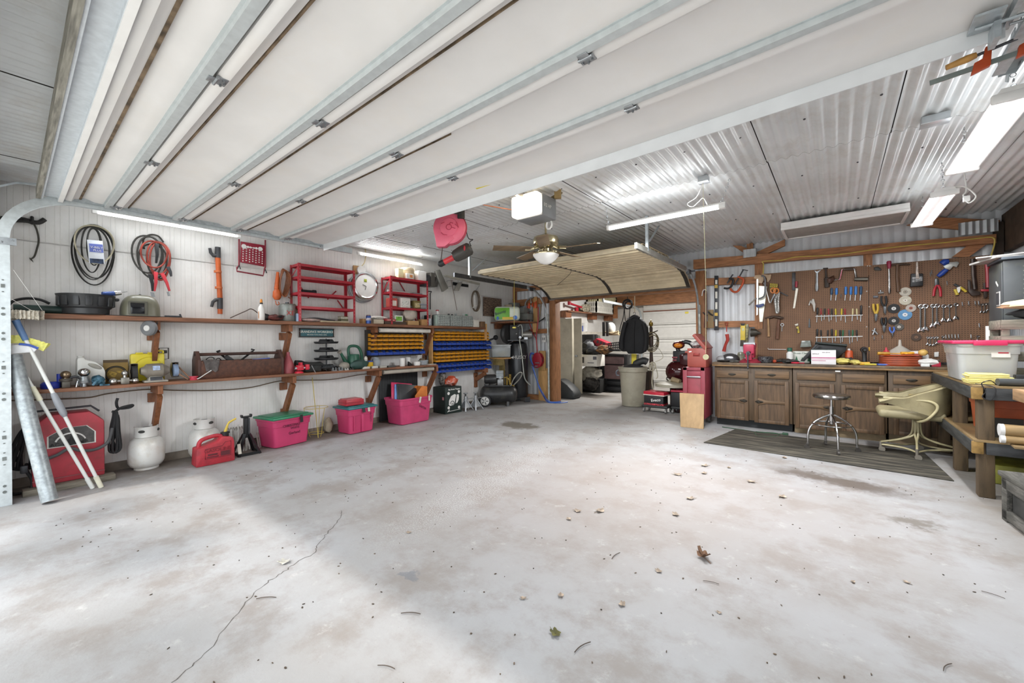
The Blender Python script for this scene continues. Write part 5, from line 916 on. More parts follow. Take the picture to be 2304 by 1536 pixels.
PK=m('c53f6b',.38,0,.06,4);PKD=m('a3234a',.4,0,.06);GL=m('2f7f5c',.4,0,.08,10);TL=m('2f6f74',.4,0,.08)
def tub(w,d,h,t=.006,tp=1.13):
 mb=MB()
 def sec(z,s,ins=0):
  W2,D2,r=w/2*s-ins,d/2*s-ins,.05;pts=[]
  for cx,cy,a0 in((W2-r,-D2+r,-90),(W2-r,D2-r,0),(-W2+r,D2-r,90),(-W2+r,-D2+r,180)):
   for i in range(5):a=math.radians(a0+22.5*i);pts.append((cx+r*math.cos(a),cy+r*math.sin(a),z))
  return pts
 rings=[sec(0,1,.02),sec(.012,1),sec(h*.72,1+(tp-1)*.72),sec(h*.73,1+(tp-1)*.73+.035),sec(h*.92,1+(tp-1)*.92+.035),sec(h*.93,tp+.06),sec(h,tp+.07),sec(h,tp+.05),sec(h*.93,tp,.0),sec(.02,1,.012)]
 R=[[mb.bm.verts.new(p)for p in rg_]for rg_ in rings];n=len(R[0])
 for A,B in zip(R,R[1:]):
  for j in range(n):mb.bm.faces.new((A[j],A[(j+1)%n],B[(j+1)%n],B[j]))
 mb.bm.faces.new(R[0][::-1]);mb.bm.faces.new(R[-1]);return mb
def lid(w,d,h,tp=1.13):
 mb=MB();W2,D2=w*tp+.05,d*tp+.05
 mb.box((0,0,h+.012),(W2,D2,.03),bev=.012).box((0,0,h+.032),(W2*.86,D2*.76,.014),bev=.006);return mb
def hand(txts,mat=None):
 mb=MB()
 for t,s,x,z,y in txts:mb.text(t,s,T(x,y,z,0,-.10),.002)
 return mb
INK=m('5a1a35',.7)
w,d,h=.46,.36,.37
thing('storage_tote','pink storage tote with green lid and black handwriting beside the jack stand','tote',[('tub',tub(w,d,h),PK),('lid',lid(w,d,h),GL),('tape',MB().box((.10,-.231,h*.93),(.04,.004,.10),rot=MX.Rotation(-.10,3,'X')),BLACK),('handwriting',hand([('CHRISTMAS',.045,-.03,.275,-.2135),('WHITE',.04,.02,.235,-.2105),('Garland',.05,.02,.17,-.198)]),INK),('side_handwriting',MB().text('GREENS',.045,T(-.224,.0,.23,-PI/2,0),.002).text('LIGHTS',.04,T(-.214,-.02,.14,-PI/2,0),.002),INK)],at=(-5.83,2.325,0),rz=100)
w,d,h=.40,.34,.37
thing('storage_tote','pink storage tote with teal lid carrying the red flat case','tote',[('tub',tub(w,d,h),PK),('lid',lid(w,d,h),TL),('tape',MB().box((-.0,-.212,h*.95),(.05,.004,.09),rot=MX.Rotation(-.3,3,'X')),BLACK),('tape',MB().box((.09,-.212,h*.93),(.035,.004,.07),rot=MX.Rotation(-.10,3,'X')),m('cfcabd',.6)),('handwriting',MB().text('NATIVITY',.035,T(.13,-.198,.22,0,-.1,PI/2),.002),INK),('recess',MB().box((-.145,-.195,.16),(.02,.014,.22),bev=.006).box((.0,-.19,.15),(.05,.012,.26),bev=.005),PK)],at=(-5.77,3.33,0),rz=93)
th=.415
bx('flat_case','flat red plastic case lying on the teal lid','case',3.25,.417,-5.63,.29,.24,.085,m('b53440',.4),[('case_lid',MB().box((0,.12,.088),(.25,.2,.02),bev=.006),m('c96066',.4)),('seam',MB().box((0,.12,.045),(.294,.244,.006)),m('7f2530',.5))],bev=.012)
w,d,h=.58,.40,.43
thing('storage_tote','open pink storage tote holding loose lids under the lower shelf','tote',[('tub',tub(w,d,h),m('c0416c',.38,0,.06)),('tape',MB().box((.05,-.244,h*.90),(.035,.004,.10),rot=MX.Rotation(.25,3,'Y')),m('cfcabd',.6)),('tape',MB().box((.24,-.25,h*.92),(.03,.004,.09)),m('cfcabd',.6)),('handwriting',MB().text('EASTER',.05,T(.12,-.226,.25,0,-.10,.5),.002),INK)],at=(-5.72,4.28,0),rz=91)
def leaning_lid(name,label,mat,y,x0,tilt,w_,h_,lean,z=.05):
 M=T(x0,y,z,PI/2)@MX.Rotation(-tilt,4,'Y')@MX.Rotation(-lean,4,'X')
 mb=MB().box((0,0,h_/2),(w_,.02,h_),bev=.009).box((0,-.012,h_/2),(w_*.84,.012,h_*.84),bev=.005).xf(M);one(name,label,'lid',mb,mat)
leaning_lid('tote_cover','black tote cover standing in the open pink tote, in front of the others',m('33363a',.45,0,.2,5),4.27,-5.72,-.16,.42,.60,.28)
leaning_lid('tote_cover','pale blue tote cover just behind the black one',m('6f9ad6',.4),4.22,-5.75,-.20,.42,.58,.26)
leaning_lid('tote_cover','pink tote cover standing behind the pale blue one',m('d0345f',.4),4.21,-5.79,-.15,.44,.62,.24)
leaning_lid('tote_cover','deep blue tote cover at the back of the open pink tote',m('2f5fc4',.4),4.18,-5.83,-.24,.42,.52,.2)
one('open_box','orange cardboard box corner sticking out of the open pink tote','box',MB().poly([(-5.62,4.36,.25),(-5.60,4.58,.25),(-5.60,4.58,.58),(-5.62,4.50,.60),(-5.62,4.34,.44)],(-.008,0,0)).poly([(-5.60,4.58,.25),(-5.86,4.56,.25),(-5.86,4.56,.58),(-5.60,4.58,.58)],(0,.008,0)).poly([(-5.86,4.36,.25),(-5.86,4.56,.25),(-5.86,4.56,.58),(-5.86,4.36,.52)],(-.008,0,0)),m('c9742f',.6,0,.08))
one('black_board','black panel with a frayed top edge standing on the wall behind the open pink tote','panel',MB().box((-6.045,4.32,.42),(.02,.80,.80),rot=MX.Rotation(.0,3,'X'),bev=.004).cyl((-6.03,3.9,.83),(-6.03,4.74,.83),.018,n=8).noise(.004,20,5),m('26282a',.6,0,.3,6,stretch=(1,6,.6)))
TG=m('1c2b27',.6,0,.12,8);tw,td,tth=.40,.36,.50
em=MB()
for(x,z)in((-.12,.385),(.13,.40),(-.12,.115),(.13,.10)):em.lathe([(0,-.003),(.028,-.003),(.028,0)],(x,0,z),20,(0,-1,0))if False else em.cyl((x,-.003,z),(x,.0,z),.028,n=20)
sp=[(-.115,.17),(-.11,.25),(-.06,.33),(.02,.36),(.06,.345),(.05,.30),(.035,.24),(.02,.17),(-.02,.15),(-.06,.15),(-.09,.15)]
em.poly([(x,-.003,z)for x,z in sp],(0,.003,0));em.poly([(x,-.003,z)for x,z in[(.05,.18),(.065,.27),(.08,.345),(.12,.35),(.13,.30),(.12,.24),(.09,.19)]],(0,.003,0))
thing('archery_target','dark green foam archery target block with white print under the bins','target',[('block',MB().box((0,td/2,tth/2),(tw,td,tth),bev=.008),TG),('lettering',MB().text('Big Green Targets',.038,T(.015,-.002,.455),.002,bold=.001),WHITE),('emblem',em,WHITE,[('emblem_line',MB().tube(arc((-.035,-.006,.19),.045,-30,190,12),.006,6).tube(arc((-.035,-.006,.175),.018,0,360,12),.004,6),TG)]),('arrow_print',MB().bar((-.13,-.002,.045),(.16,-.002,.06),.004,.007).bar((-.15,-.002,.04),(-.10,-.002,.075),.004,.012),WHITE),('price_tag',MB().box((-.203,.06,.29),(.004,.05,.055)),m('d99aa0',.6))],at=(-5.70,5.30,0),rz=86)
one('plastic_bag','crumpled orange and white plastic bag on the dark green target','bag',lump((-5.86,5.40,tth),(.10,.17,.10),41,.4,20,12),m('c9502c',.5,0,.1,8,dirt='e6e2dc',dscale=9))
one('plastic_bag','black and white striped bag behind the orange bag on the target','bag',lump((-5.95,5.24,tth),(.06,.09,.16),44,.3),m('57524c',.6,0,.5,24,dirt='d9d5cf',dscale=12))
AL=m('b4b7ba',.4,.6,.08)
def alu(c,label):
 c=V(c);ps=[]
 for k in range(4):
  a=PI/4+k*PI/2;d=V((math.cos(a),math.sin(a),0));s=V((-d.y,d.x,0))
  ps.append(('leg',MB().poly([c+d*.15-s*.012,c+d*.15+s*.012,c+d*.03+s*.012+V((0,0,.19)),c+d*.03-s*.012+V((0,0,.19))],V((0,0,.02))),AL))
 for k in range(4):
  a0,a1=PI/4+k*PI/2,PI/4+(k+1)*PI/2;p=lambda a,r,z:c+V((r*math.cos(a),r*math.sin(a),z))
  ps.append(('skirt',MB().poly([p(a0,.12,.05),p((a0+a1)/2,.07,.06),p(a1,.12,.05),p(a1,.035,.19),p(a0,.035,.19)],c*0+V((math.cos((a0+a1)/2),math.sin((a0+a1)/2),0))*-.006),AL))
 ps+=[('post',MB().cyl(c+V((0,0,.17)),c+V((0,0,.28)),.03,n=14).cyl(c+V((0,0,.2)),c+V((0,0,.215)),.045,n=14),AL),('ratchet',MB().box(c+V((0,0,.28)),(.035,.02,.10)).box(c+V((.01,.02,.25)),(.04,.02,.03)),STEEL),('saddle',MB().box(c+V((0,0,.335)),(.06,.09,.018),rot=.3,bev=.005),AL),('lever',MB().cyl(c+V((.03,.02,.225)),c+V((.04,.15,.23)),.006,n=8),STEEL)]
 thing('jack_stand',label,'jack stand',ps)
alu((-5.74,5.66,0),'silver jack stand next to the dark green target');alu((-5.66,5.86,0),'silver jack stand nearer the compressor wheel')
wr_=MB();c=V((-5.92,2.80,0));YW=m('c9b45a',.5)
for z,r in((.05,.10),(.42,.16)):wr_.torus(c+V((0,0,z)),r,.004,24,5,(0,0,1))
for a in(.3,2.4,4.5):wr_.tube([c+V((.08*math.cos(a),.08*math.sin(a),.0)),c+V((.10*math.cos(a),.10*math.sin(a),.05)),c+V((.16*math.cos(a),.16*math.sin(a),.42))],.004,5)
wr_.tube([c+V((.12,-.03,.0)),c+V((.02,-.06,.86))],.005,5)
one('tomato_cage','thin yellow wire plant cage standing between the first two totes','plant cage',wr_,YW)
one('cloth_scrap','pale crumpled cloth on the floor beside the second tote','cloth',lump((-6.0,3.02,0),(.05,.07,.12),3,.2),m('b3aa93',.9))

# ================================================================ back left corner and the back room
def Y(u,v,y):return PY(u,v,y)
def pbx(u0,v0,u1,v1,y,d,bev=.006,mb=None,tap=(1,1)):
 """box whose front face at plane y covers that part of the view"""
 um,vm=(u0+u1)/2,(v0+v1)/2;x0,x1=Y(u0,vm,y).x,Y(u1,vm,y).x;z1,z0=Y(um,v0,y).z,Y(um,v1,y).z
 return(mb or MB()).box(((x0+x1)/2,y+d/2,(z0+z1)/2),(x1-x0,d,z1-z0),bev=bev,tap=tap)
def pz(u,v,y):return Y(u,v,y).z
def px_(pts,y,d,bev=.004,mb=None):return(mb or MB()).poly([Y(u,v,y)for u,v in pts],(0,d,0),bev)
def ptube(pts,y,r,n=6,sm=5,mb=None,flat=None,closed=False):return(mb or MB()).tube(curve([Y(u,v,y)if len(pts[0])==2 else None for u,v in pts],sm,closed)if sm else[Y(u,v,y)for u,v in pts],r,n,closed,flat=flat)
cs=Y(1140,722,7.25)
thing('corner_shelf','wooden corner shelf above the upright compressor','shelf',[('board',MB().box((-5.70,7.18,1.775),(.74,.78,.03),bev=.003),SH),('support',MB().box((-5.36,7.50,1.66),(.09,.05,.20)),PALE),('support',MB().box((-6.03,7.2,1.70),(.05,.6,.12)),BRK)])
M_=T(-5.80,6.62,1.655,math.radians(52));GRP=m('6cb52f',.35,0,.12,5)
one('packing_board','brown board box at the end of the upper shelf under the towel pack','box',MB().box((-5.88,6.235,1.655+.06),(.19,.13,.12),bev=.003),m('6d5138',.7,0,.15))
pk=MB().box((0,.12,.17),(.56,.24,.31),bev=.07,seg=4);pk.noise(.012,9,4)
for v in pk.bm.verts:v.co=V((-5.62,6.82,1.792))+MX.Rotation(math.radians(36),3,'Z')@v.co
TM=T(-5.62,6.82,1.792,math.radians(36))
thing('paper_towels','green and white plastic wrapped pack of paper towels on the corner shelf','paper towels',[('pack',pk,m('dfe6d6',.35,0,.06,6)),('green_print',MB().box((-.10,-.008,.17),(.32,.012,.25),bev=.006).xf(TM),GRP),('yellow_print',MB().box((.02,-.014,.065),(.24,.008,.06),bev=.004).xf(TM),m('dfc044',.4)),('blue_print',MB().sph((.18,-.010,.08),(.05,.008,.045)).sph((-.2,-.012,.07),(.03,.008,.04)).xf(TM),m('3f74c4',.4)),('lettering',MB().text('Bounty',.085,TM@T(-.14,-.017,.19,0,0,-.3),.003,bold=.002),m('1f3f36',.5))])
CON=m('7d7f7a',.7,.1,.12,8)
for u0,v0,u1,v1,y,d,l in((1141,706,1186,720,7.3,.22,'lowest wide grey metal box on the corner shelf'),(1144,693,1178,706,7.34,.2,'middle grey metal box on the corner shelf'),(1144,681,1160,693,7.36,.16,'small grey box topping the stack on the corner shelf')):
 z0={720:1.79,706:None,693:None}[v1];mb=pbx(u0,v0,u1,v1,y,d)
 one('metal_box',l,'box',mb,CON)
one('canister','teal cylindrical canister behind the towel pack','canister',MB().lathe([(0,0),(.06,0),(.06,.19),(.045,.21),(0,.21)],(-5.70,7.28,1.792),18),m('35605f',.4))
one('board','pale board standing on the corner shelf at the wall','board',MB().box((-5.97,7.30,2.0),(.20,.03,.42)),m('cbb99a',.7))
one('picture','brown printed picture board pinned high on the wall above the towel pack','picture',MB().box((-6.07,6.86,2.13),(.012,.62,.42)),m('7a6556',.6,0,.45,14,stretch=(1,1,5)))
MET=m('8e8b84',.45,.4,.2,10)
for i,(u0,v0,u1,v1,l,mt)in enumerate(((953,617,966,645,'dark square duct piece beside the stocked red unit',DGREY),(968,613,977,645,'narrow dark duct piece, second in the hung row',m('5b5751',.5)))):
 a,b_=PX(u0,v0,-5.95),PX(u1,v1,-5.95);one('duct_piece',l,'duct',MB().box((-6.0,(a.y+b_.y)/2,(a.z+b_.z)/2),(.14,abs(b_.y-a.y),abs(a.z-b_.z)),rot=.06),mt)
def wp_(pts,x,d=.03):return MB().poly([PX(u,v,x)for u,v in pts],(-d,0,0),.003)
one('duct_piece','bent dark flap leaning left, third in the hung row','duct',wp_([(982,622),(990,626),(984,645),(977,645)],-5.95,.1),m('4e4b47',.5))
one('duct_piece','long grey duct leg hanging slanted at the end of the row','duct',wp_([(981,610),(990,606),(1009,648),(998,656)],-5.90,.06),m('8b8982',.5,.3))
one('metal_channel','long pale metal channel slung high along the wall under the door track','channel',MB().bar(PX(1000,620,-5.9),PX(1078,639,-5.9),.05,.035),m('b5b2a4',.5,.2))
one('hook_plate','black hook plate on the wall behind the slanted duct leg','hook plate',wp_([(1019,634),(1054,640),(1054,646),(1019,641)],-6.07,.015),BLACK)
one('duct_piece','pale folded metal scoop hanging from the black hook plate','duct',wp_([(1033,636),(1041,633),(1033,654),(1023,653)],-6.0,.05),m('b1aea6',.45,.3))
one('wire_rack','small square wire frame hanging on the wall','frame',MB().tube([PX(1005,632,-6.05),PX(1018,630,-6.05),PX(1019,643,-6.05),PX(1007,645,-6.05)],.006,6,True),STEEL)
one('rod','thin rod hanging down to the drawer cabinets','rod',MB().tube([PX(1015,630,-6.02),PX(1021,660,-6.02),PX(1028,698,-6.02)],.006,6),m('7d6c60',.5))
one('roller_frame','black angled bracket on the wall beside the stocked red unit','bracket',MB().tube([PX(963,655,-6.05),PX(971,656,-6.05),PX(968,660,-6.05),PX(968,696,-6.05)],.010,6),BLACK)
co=MB()
for i in range(6):
 c_=PX(1070,677,-6.03+.008*i);co.tube([c_+V((0,(.105+.008*(i%3))*math.cos(t)+.008*i-.02,(.205+.012*(i%2))*math.sin(t)))for t in[2*PI*k/28 for k in range(28)]],.010,6,True)
thing('cable_coil','oval brown and grey cable coil hung on the wall above the drawer cabinets','cable',[('coil',co,m('6f6152',.6,0,.25,12)),('hanger_hook',MB().cyl(PX(1069,655,-6.08),PX(1079,642,-5.95),.006,n=6),STEEL),('white_plug',MB().tube(curve([PX(1067,665,-5.98),PX(1068,685,-5.98),PX(1064,692,-5.98),PX(1072,688,-5.98)]),.008,6),WHITE)])
uc=V((-5.62,7.20,0));CB2=m('222326',.3,.1,.1,8)
TMu=T(uc.x,uc.y,0,math.radians(38));ux=MB().text('HUSKY',.105,TMu@T(.045,-.232,1.0),.004,bold=.002)
for v in ux.bm.verts:
 q_=TMu.inverted()@v.co;a=q_.x/.226;q_=V((.2285*math.sin(a),-.2285*math.cos(a),q_.z));v.co=TMu@q_
ux.poly([TMu@V((-.165,-.17,1.0)),TMu@V((-.10,-.214,1.025)),TMu@V((-.11,-.208,1.0)),TMu@V((-.10,-.214,.975))],TMu.to_3x3()@V((-.006,-.008,0)))
up_=lambda x_,y_,z_:TMu@V((x_,y_,z_))
fins=MB()
for i in range(5):fins.box(up_(.10,-.02,1.50+i*.025),(.15,.15,.012),rot=.66)
thing('air_compressor','tall upright black air compressor with white lettering in the corner','air compressor',[('tank',MB().lathe([(.16,.10),(.21,.12),(.225,.18),(.225,1.20),(.20,1.30),(.12,1.345),(0,1.36)],uc,36),CB2),('tank_lettering',ux,WHITE),('foot',MB().box(up_(.20,-.1,.055),(.12,.08,.11),rot=.66).box(up_(-.18,-.12,.055),(.1,.08,.11),rot=.66).box(up_(0,.2,.055),(.1,.08,.11),rot=.66),CB2),('motor',MB().cyl(up_(.06,-.05,1.50),up_(.30,.0,1.50),.09,n=20).cyl(up_(.30,0,1.50),up_(.33,.0,1.50),.085,.05,n=20),m('8f8d88',.35,.6,.15)),('belt_guard',MB().lathe([(0,-.05),(.20,-.05),(.22,0),(.20,.05),(0,.05)],up_(-.24,-.08,1.52),28,TMu.to_3x3()@V((.85,-.5,0))),m('2c2c2c',.5)),('pump',MB().box(up_(-.08,-.03,1.55),(.20,.2,.36),rot=.66,bev=.02),m('2f2f30',.45,.4)),('fins',fins,DKSTEEL),('platform',MB().box(up_(0,0,1.375),(.5,.3,.02),rot=.66),CB2),('pipe',MB().tube(curve([up_(.0,-.14,1.68),up_(.07,-.16,1.72),up_(.10,-.16,1.62),up_(.10,-.16,1.46)]),.012,8).tube(curve([up_(.06,-.18,1.44),up_(.04,-.22,1.36),up_(.07,-.245,1.15),up_(.10,-.25,.9),up_(.14,-.235,.55),up_(.26,-.16,.38)]),.013,8),m('b3b6ae',.4,.3)),('gauge',MB().cyl(up_(.05,-.16,1.44),up_(.05,-.20,1.44),.03,n=16).sph(up_(-.03,-.15,1.52),.02,10,6).box(up_(.18,-.12,1.42),(.08,.06,.05),rot=.66),STEEL)])
thing('bin_stand','wooden stand under the clear bin between the two compressors','stand',[('top',MB().box((-5.84,6.88,.985),(.40,.36,.03)),PALE),('post',MB().box((-5.84,6.90,.485),(.09,.09,.97)),m('8d7a4c',.6,0,.2)),('cross_block',MB().box((-5.80,6.74,.90),(.28,.06,.13)),m('8d7a4c',.6,0,.2))])
thing('plastic_bin','grey clear plastic bin on a stand before the upright compressor','bin',[('bin',MB().box((-5.82,6.86,1.14),(.40,.32,.26),rot=.66,bev=.02,tap=(1.06,1.06)),m('b9bdbd',.25,0,.06,6,alpha=.55)),('rim',MB().box((-5.82,6.86,1.272),(.44,.36,.02),rot=.66,bev=.006),m('c4c8c8',.3)),('contents',lump((-5.80,6.84,1.012),(.14,.13,.07),8,.3),m('a89a62',.6,0,.4,14))])
hcx=T(-5.60,6.50,0,math.radians(36));H_=lambda x_,y_,z_:hcx@V((x_,y_,z_));HB=m('2d2d2e',.4,.1,.18,6,dirt='56524b',dscale=5)
hx=hcx.to_3x3()@V((1,0,0));hy=hcx.to_3x3()@V((0,1,0))
wc_=H_(-.27,-.19,.125);fn=MB()
for i in range(7):fn.box(H_(.03,0,.60+.022*i),(.15,.15,.010),rot=.63)
sp_=MB()
for k in range(5):a=2*PI*k/5;sp_.tube([wc_-hy*.036+(hx*math.cos(a)+V((0,0,1))*math.sin(a))*.02,wc_-hy*.036+(hx*math.cos(a)+V((0,0,1))*math.sin(a))*.075],.007,6)
thing('air_compressor','low wheeled black air compressor lying before the clear bin','air compressor',[('tank',MB().lathe([(0,-.40),(.10,-.385),(.165,-.33),(.18,-.27),(.18,.27),(.165,.33),(.10,.385),(0,.40)],H_(0,0,.24),32,hx),HB),('wheel',MB().lathe([(.09,-.03),(.125,-.025),(.125,.025),(.09,.03)],wc_,28,hy),RUBBER,[('hub',MB().lathe([(0,-.034),(.09,-.032),(.09,.02),(0,.02)],wc_,24,hy),m('cfcdc9',.4)),('spoke_slots',sp_,DGREY)]),('wheel',MB().lathe([(0,-.03),(.125,-.025),(.125,.025),(0,.03)],H_(-.27,.19,.125),28,hy),RUBBER),('foot',MB().bar(H_(.20,-.1,.10),H_(.20,-.12,.0),.05,.02).bar(H_(.20,-.12,.01),H_(.20,.12,.01),.04,.02),HB),('deck',MB().box(H_(-.02,0,.425),(.52,.2,.02),rot=.63).box(H_(-.24,-.05,.45),(.1,.12,.05),rot=.63,bev=.01),HB),('motor',MB().lathe([(0,-.14),(.08,-.13),(.10,-.08),(.10,.09),(.08,.13),(0,.14)],H_(-.17,0,.56),22,hx),HB),('pump',MB().box(H_(.04,0,.49),(.13,.13,.14),rot=.63,bev=.02).cyl(H_(.04,0,.54),H_(.04,0,.62),.065,n=18),m('8f9090',.4,.6,.1),[('fins',fn,STEEL)]),('handle',MB().tube(curve([H_(.26,-.08,.42),H_(.33,-.1,.58),H_(.44,-.1,.70),H_(.50,-.1,.68),H_(.44,-.09,.56),H_(.32,-.08,.44)]),.013,8),m('8d8b82',.4,.4)),('manifold',MB().cyl(H_(.18,-.03,.44),H_(.18,-.03,.62),.02,n=10).cyl(H_(.24,.0,.44),H_(.24,.0,.66),.03,n=12).sph(H_(.24,-.03,.64),.025,10,6).tube(curve([H_(.12,-.06,.6),H_(.20,-.07,.58),H_(.26,-.07,.46),H_(.34,-.10,.42)]),.010,6),BRASS)])
one('fan','small dark round fan on the wall behind the upright compressor','fan',MB().torus((-6.0,7.35,1.5),.09,.02,20,8,(1,-.5,0)).cyl((-6.02,7.36,1.5),(-5.97,7.34,1.5),.05,n=14),DGREY)
one('clamp_lamp','little dark round lamp at the end of the blue bins','lamp',MB().lathe([(.0,0),(.03,.01),(.055,.05),(.05,.05),(.03,.015)],(-5.80,6.66,1.44),18,(.5,-.8,0)).cyl((-5.80,6.67,1.44),(-5.88,6.50,1.38),.02,n=10),BLACK)
pb=px_([(1199,668),(1208,667),(1209,744),(1200,745)],7.60,.03);one('wall_board','pale vertical board carrying the orange air tools','board',pb,PALE)
for u0,u1,v0,v1,l in((1188,1193,682,694,'orange grip nearest the corner'),(1196,1199,683,690,'slim orange grip in the middle'),(1202,1208,680,693,'orange grip on the pale board')):
 p,q_=Y((u0+u1)/2,v1,7.55),Y((u0+u1)/2,v0,7.55);w_=abs(Y(u1,v0,7.55).x-Y(u0,v0,7.55).x)/2
 one('air_tool',l+', hung with the air tools','air tool',MB().tube([p,p.lerp(q_,.2),p.lerp(q_,.8),q_],[w_*.9,w_,w_,w_*.7],12).cyl(q_,q_+V((.02,.02,.03)),.012,n=8),m('cf5429',.45))
one('hose_hook','grey hose loop hung on the wall beside the orange air tools','hose',ptube([(1200,669),(1190,672),(1183,680),(1182,690),(1186,700),(1190,704)],7.56,.016,8).cyl(Y(1193,668,7.54),Y(1195,680,7.54),.008,n=8).sph(Y(1195,680,7.52),.022),m('8d9090',.5,.2))
one('tool_hooks','black wire hooks on the wall under the orange air tools','hooks',ptube([(1188,702),(1193,699),(1191,706)],7.58,.006,6,0).tube([Y(1189,705,7.58),Y(1199,705,7.58)],.005,5).tube([Y(1212,724,7.58),Y(1226,714,7.58)],.012,6).tube([Y(1216,722,7.56),Y(1226,717,7.56)],.006,6),BLACK)
hz=ptube([(1186,688),(1188,704),(1192,728),(1199,748),(1206,762),(1208,780),(1209,792)],7.52,.012,8);ptube([(1211,690),(1211,710),(1210,730),(1207,752),(1207,764)],7.50,.012,8,mb=hz)
one('air_hose','red air hose hanging in two strands down to the red reel','hose',hz,m('a8343a',.5))
one('stick','brown and dark sticks hung beside the back door jamb','stick',ptube([(1219,672),(1216,700),(1213,722)],7.56,.010,6,0),m('8a6b40',.6));one('cane','dark bent cane hung beside the back door jamb','cane',ptube([(1223,668),(1228,690),(1229,720)],7.55,.012,6),m('6b4a3c',.6))
o=Y(1224,762,7.64);thing('wall_outlet','white double outlet plate by the back door jamb','outlet',[('plate',MB().box(o,(.10,.03,.15),bev=.004),WHITE),('socket',MB().box(o+V((-.02,-.017,.0)),(.025,.004,.06)),GREY),('socket',MB().box(o+V((.022,-.017,0)),(.025,.004,.06)),GREY)])
one('reel_board','tan plywood backing behind the red hose reel','board',pbx(1212,789,1227,833,7.58,.03),m('b08a55',.6,0,.12))
rc=Y(1208,810,7.42);RRD=m('96222f',.4,0,.1)
thing('hose_reel','dark red hose reel with blue hose on the wall by the back door','hose reel',[('reel_side',MB().poly([rc+V((.13*math.cos(a)*1.0,.0,.18*math.sin(a)))for a in[2*PI*(k+.5)/10 for k in range(10)]],(0,.03,0),.006),RRD),('reel_side',MB().poly([rc+V((.12*math.cos(a)-.03,.13,.17*math.sin(a)))for a in[2*PI*(k+.5)/10 for k in range(10)]],(0,.03,0),.006),RRD),('drum',MB().cyl(rc+V((0,.02,0)),rc+V((-.02,.14,0)),.09,n=20),DGREY),('crank',MB().box(rc+V((.03,-.02,-.06)),(.12,.02,.02)).cyl(rc+V((.02,-.02,-.13)),rc+V((.02,-.09,-.13)),.018,n=10),STEEL),('hose_loops',MB().torus(rc+V((-.12,.06,0)),.17,.014,24,6,(.9,-.4,0),.5).torus(rc+V((-.10,.04,-.01)),.165,.014,24,6,(.9,-.4,0),.45),m('3c62a8',.45)),('red_loops',MB().torus(rc+V((-.15,.08,-.01)),.18,.013,24,6,(.9,-.4,0),.4),m('b03040',.45)),('hose_end',MB().tube(curve([rc+V((-.12,-.02,-.14)),Y(1206,850,7.40),Y(1213,872,7.42),Y(1222,890,7.5),PZ(1234,905,.012),PZ(1258,906,.012),PZ(1277,904,.012)]),.011,6).tube(curve([rc+V((-.10,-.02,-.14)),Y(1210,860,7.40),Y(1222,885,7.46),PZ(1236,903,.03),PZ(1262,903,.012)]),.011,6),m('3c62b0',.45))])
# ---------------- back room
LK=m('bfb8a6',.5,.1,.05,4,dirt='9c9484',dscale=3)
thing('locker','tall beige metal locker with its door ajar in the back room','locker',[('body',MB().box((-5.62,9.28,.97),(.66,.5,1.92),bev=.006),LK),('door',MB().box((-5.12,9.03,.97),(.21,.02,1.90),rot=.15,bev=.004),m('b3ab98',.5,.1,.05),[('handle',MB().box((-5.16,9.0,.97),(.07,.03,.05),bev=.008),STEEL)]),('front_panel',MB().box((-5.62,9.025,.99),(.60,.012,1.84),bev=.003),LK)],base=(-5.6,9.3,0))
FT=m('252728',.55,0,.1,4)
tb=MB().grid(20,16,lambda u,v:V((-5.02+.36*u+.28*u*u*.0,8.15-.30*v*(1-.2*u),0))+V((0,0,.012+.44*(1-u)**.75*math.sin(PI*min(1,.12+v*.88))**.5*(1 if v<1 else 1))),.03)
one('fender','black moulded plastic fender lying by the back door jamb','fender',px_([(1251,852),(1262,855),(1276,866),(1288,879),(1294,890),(1290,899),(1272,900),(1252,898)],8.15,.35,.045),FT)
def wsh(u0,u1,v,t,nm,mat):
 a,b_=PX(u0,v,-5.85),PX(u1,v,-5.85);return a,b_
a,b_=PX(1278,698,-5.86),PX(1386,708,-5.86);zs=(a.z+b_.z)/2
thing('wall_shelf','wooden shelf high on the back room wall under the laundry baskets','shelf',[('board',MB().box((-5.98,(a.y+b_.y)/2,zs-.02),(.24,b_.y-a.y,.035)),SH),('support',MB().box((-6.0,a.y+.12,zs-.12),(.18,.3,.16)),BRK),('support',MB().box((-6.0,a.y+1.7,zs-.12),(.18,.3,.16)),BRK),('support',MB().box((-6.0,b_.y-.3,zs-.12),(.18,.3,.16)),BRK)])
zt=zs
y_=PX(1297,695,-5.95).y
thing('water_pump','red hand tool with a handle on the back room shelf','tool',[('body',MB().box((-5.95,y_,zt+.06),(.08,.14,.12),bev=.02),RED),('arm',MB().bar((-5.94,y_-.45,zt+.21),(-5.94,y_+.5,zt+.11),.04,.05).cyl((-5.94,y_-.42,zt+.16),(-5.94,y_-.42,zt+.26),.05,n=10),RED)])
one('rope_pile','pale heap of rope and cones on the back room shelf','rope',lump((-5.95,PX(1321,697,-5.95).y,zt),(.08,.45,.13),12,.4),m('aaa18c',.8,0,.4,20))
LB=m('d9d6cd',.5,0,.04);LBY=m('d3cba4',.5,0,.06)
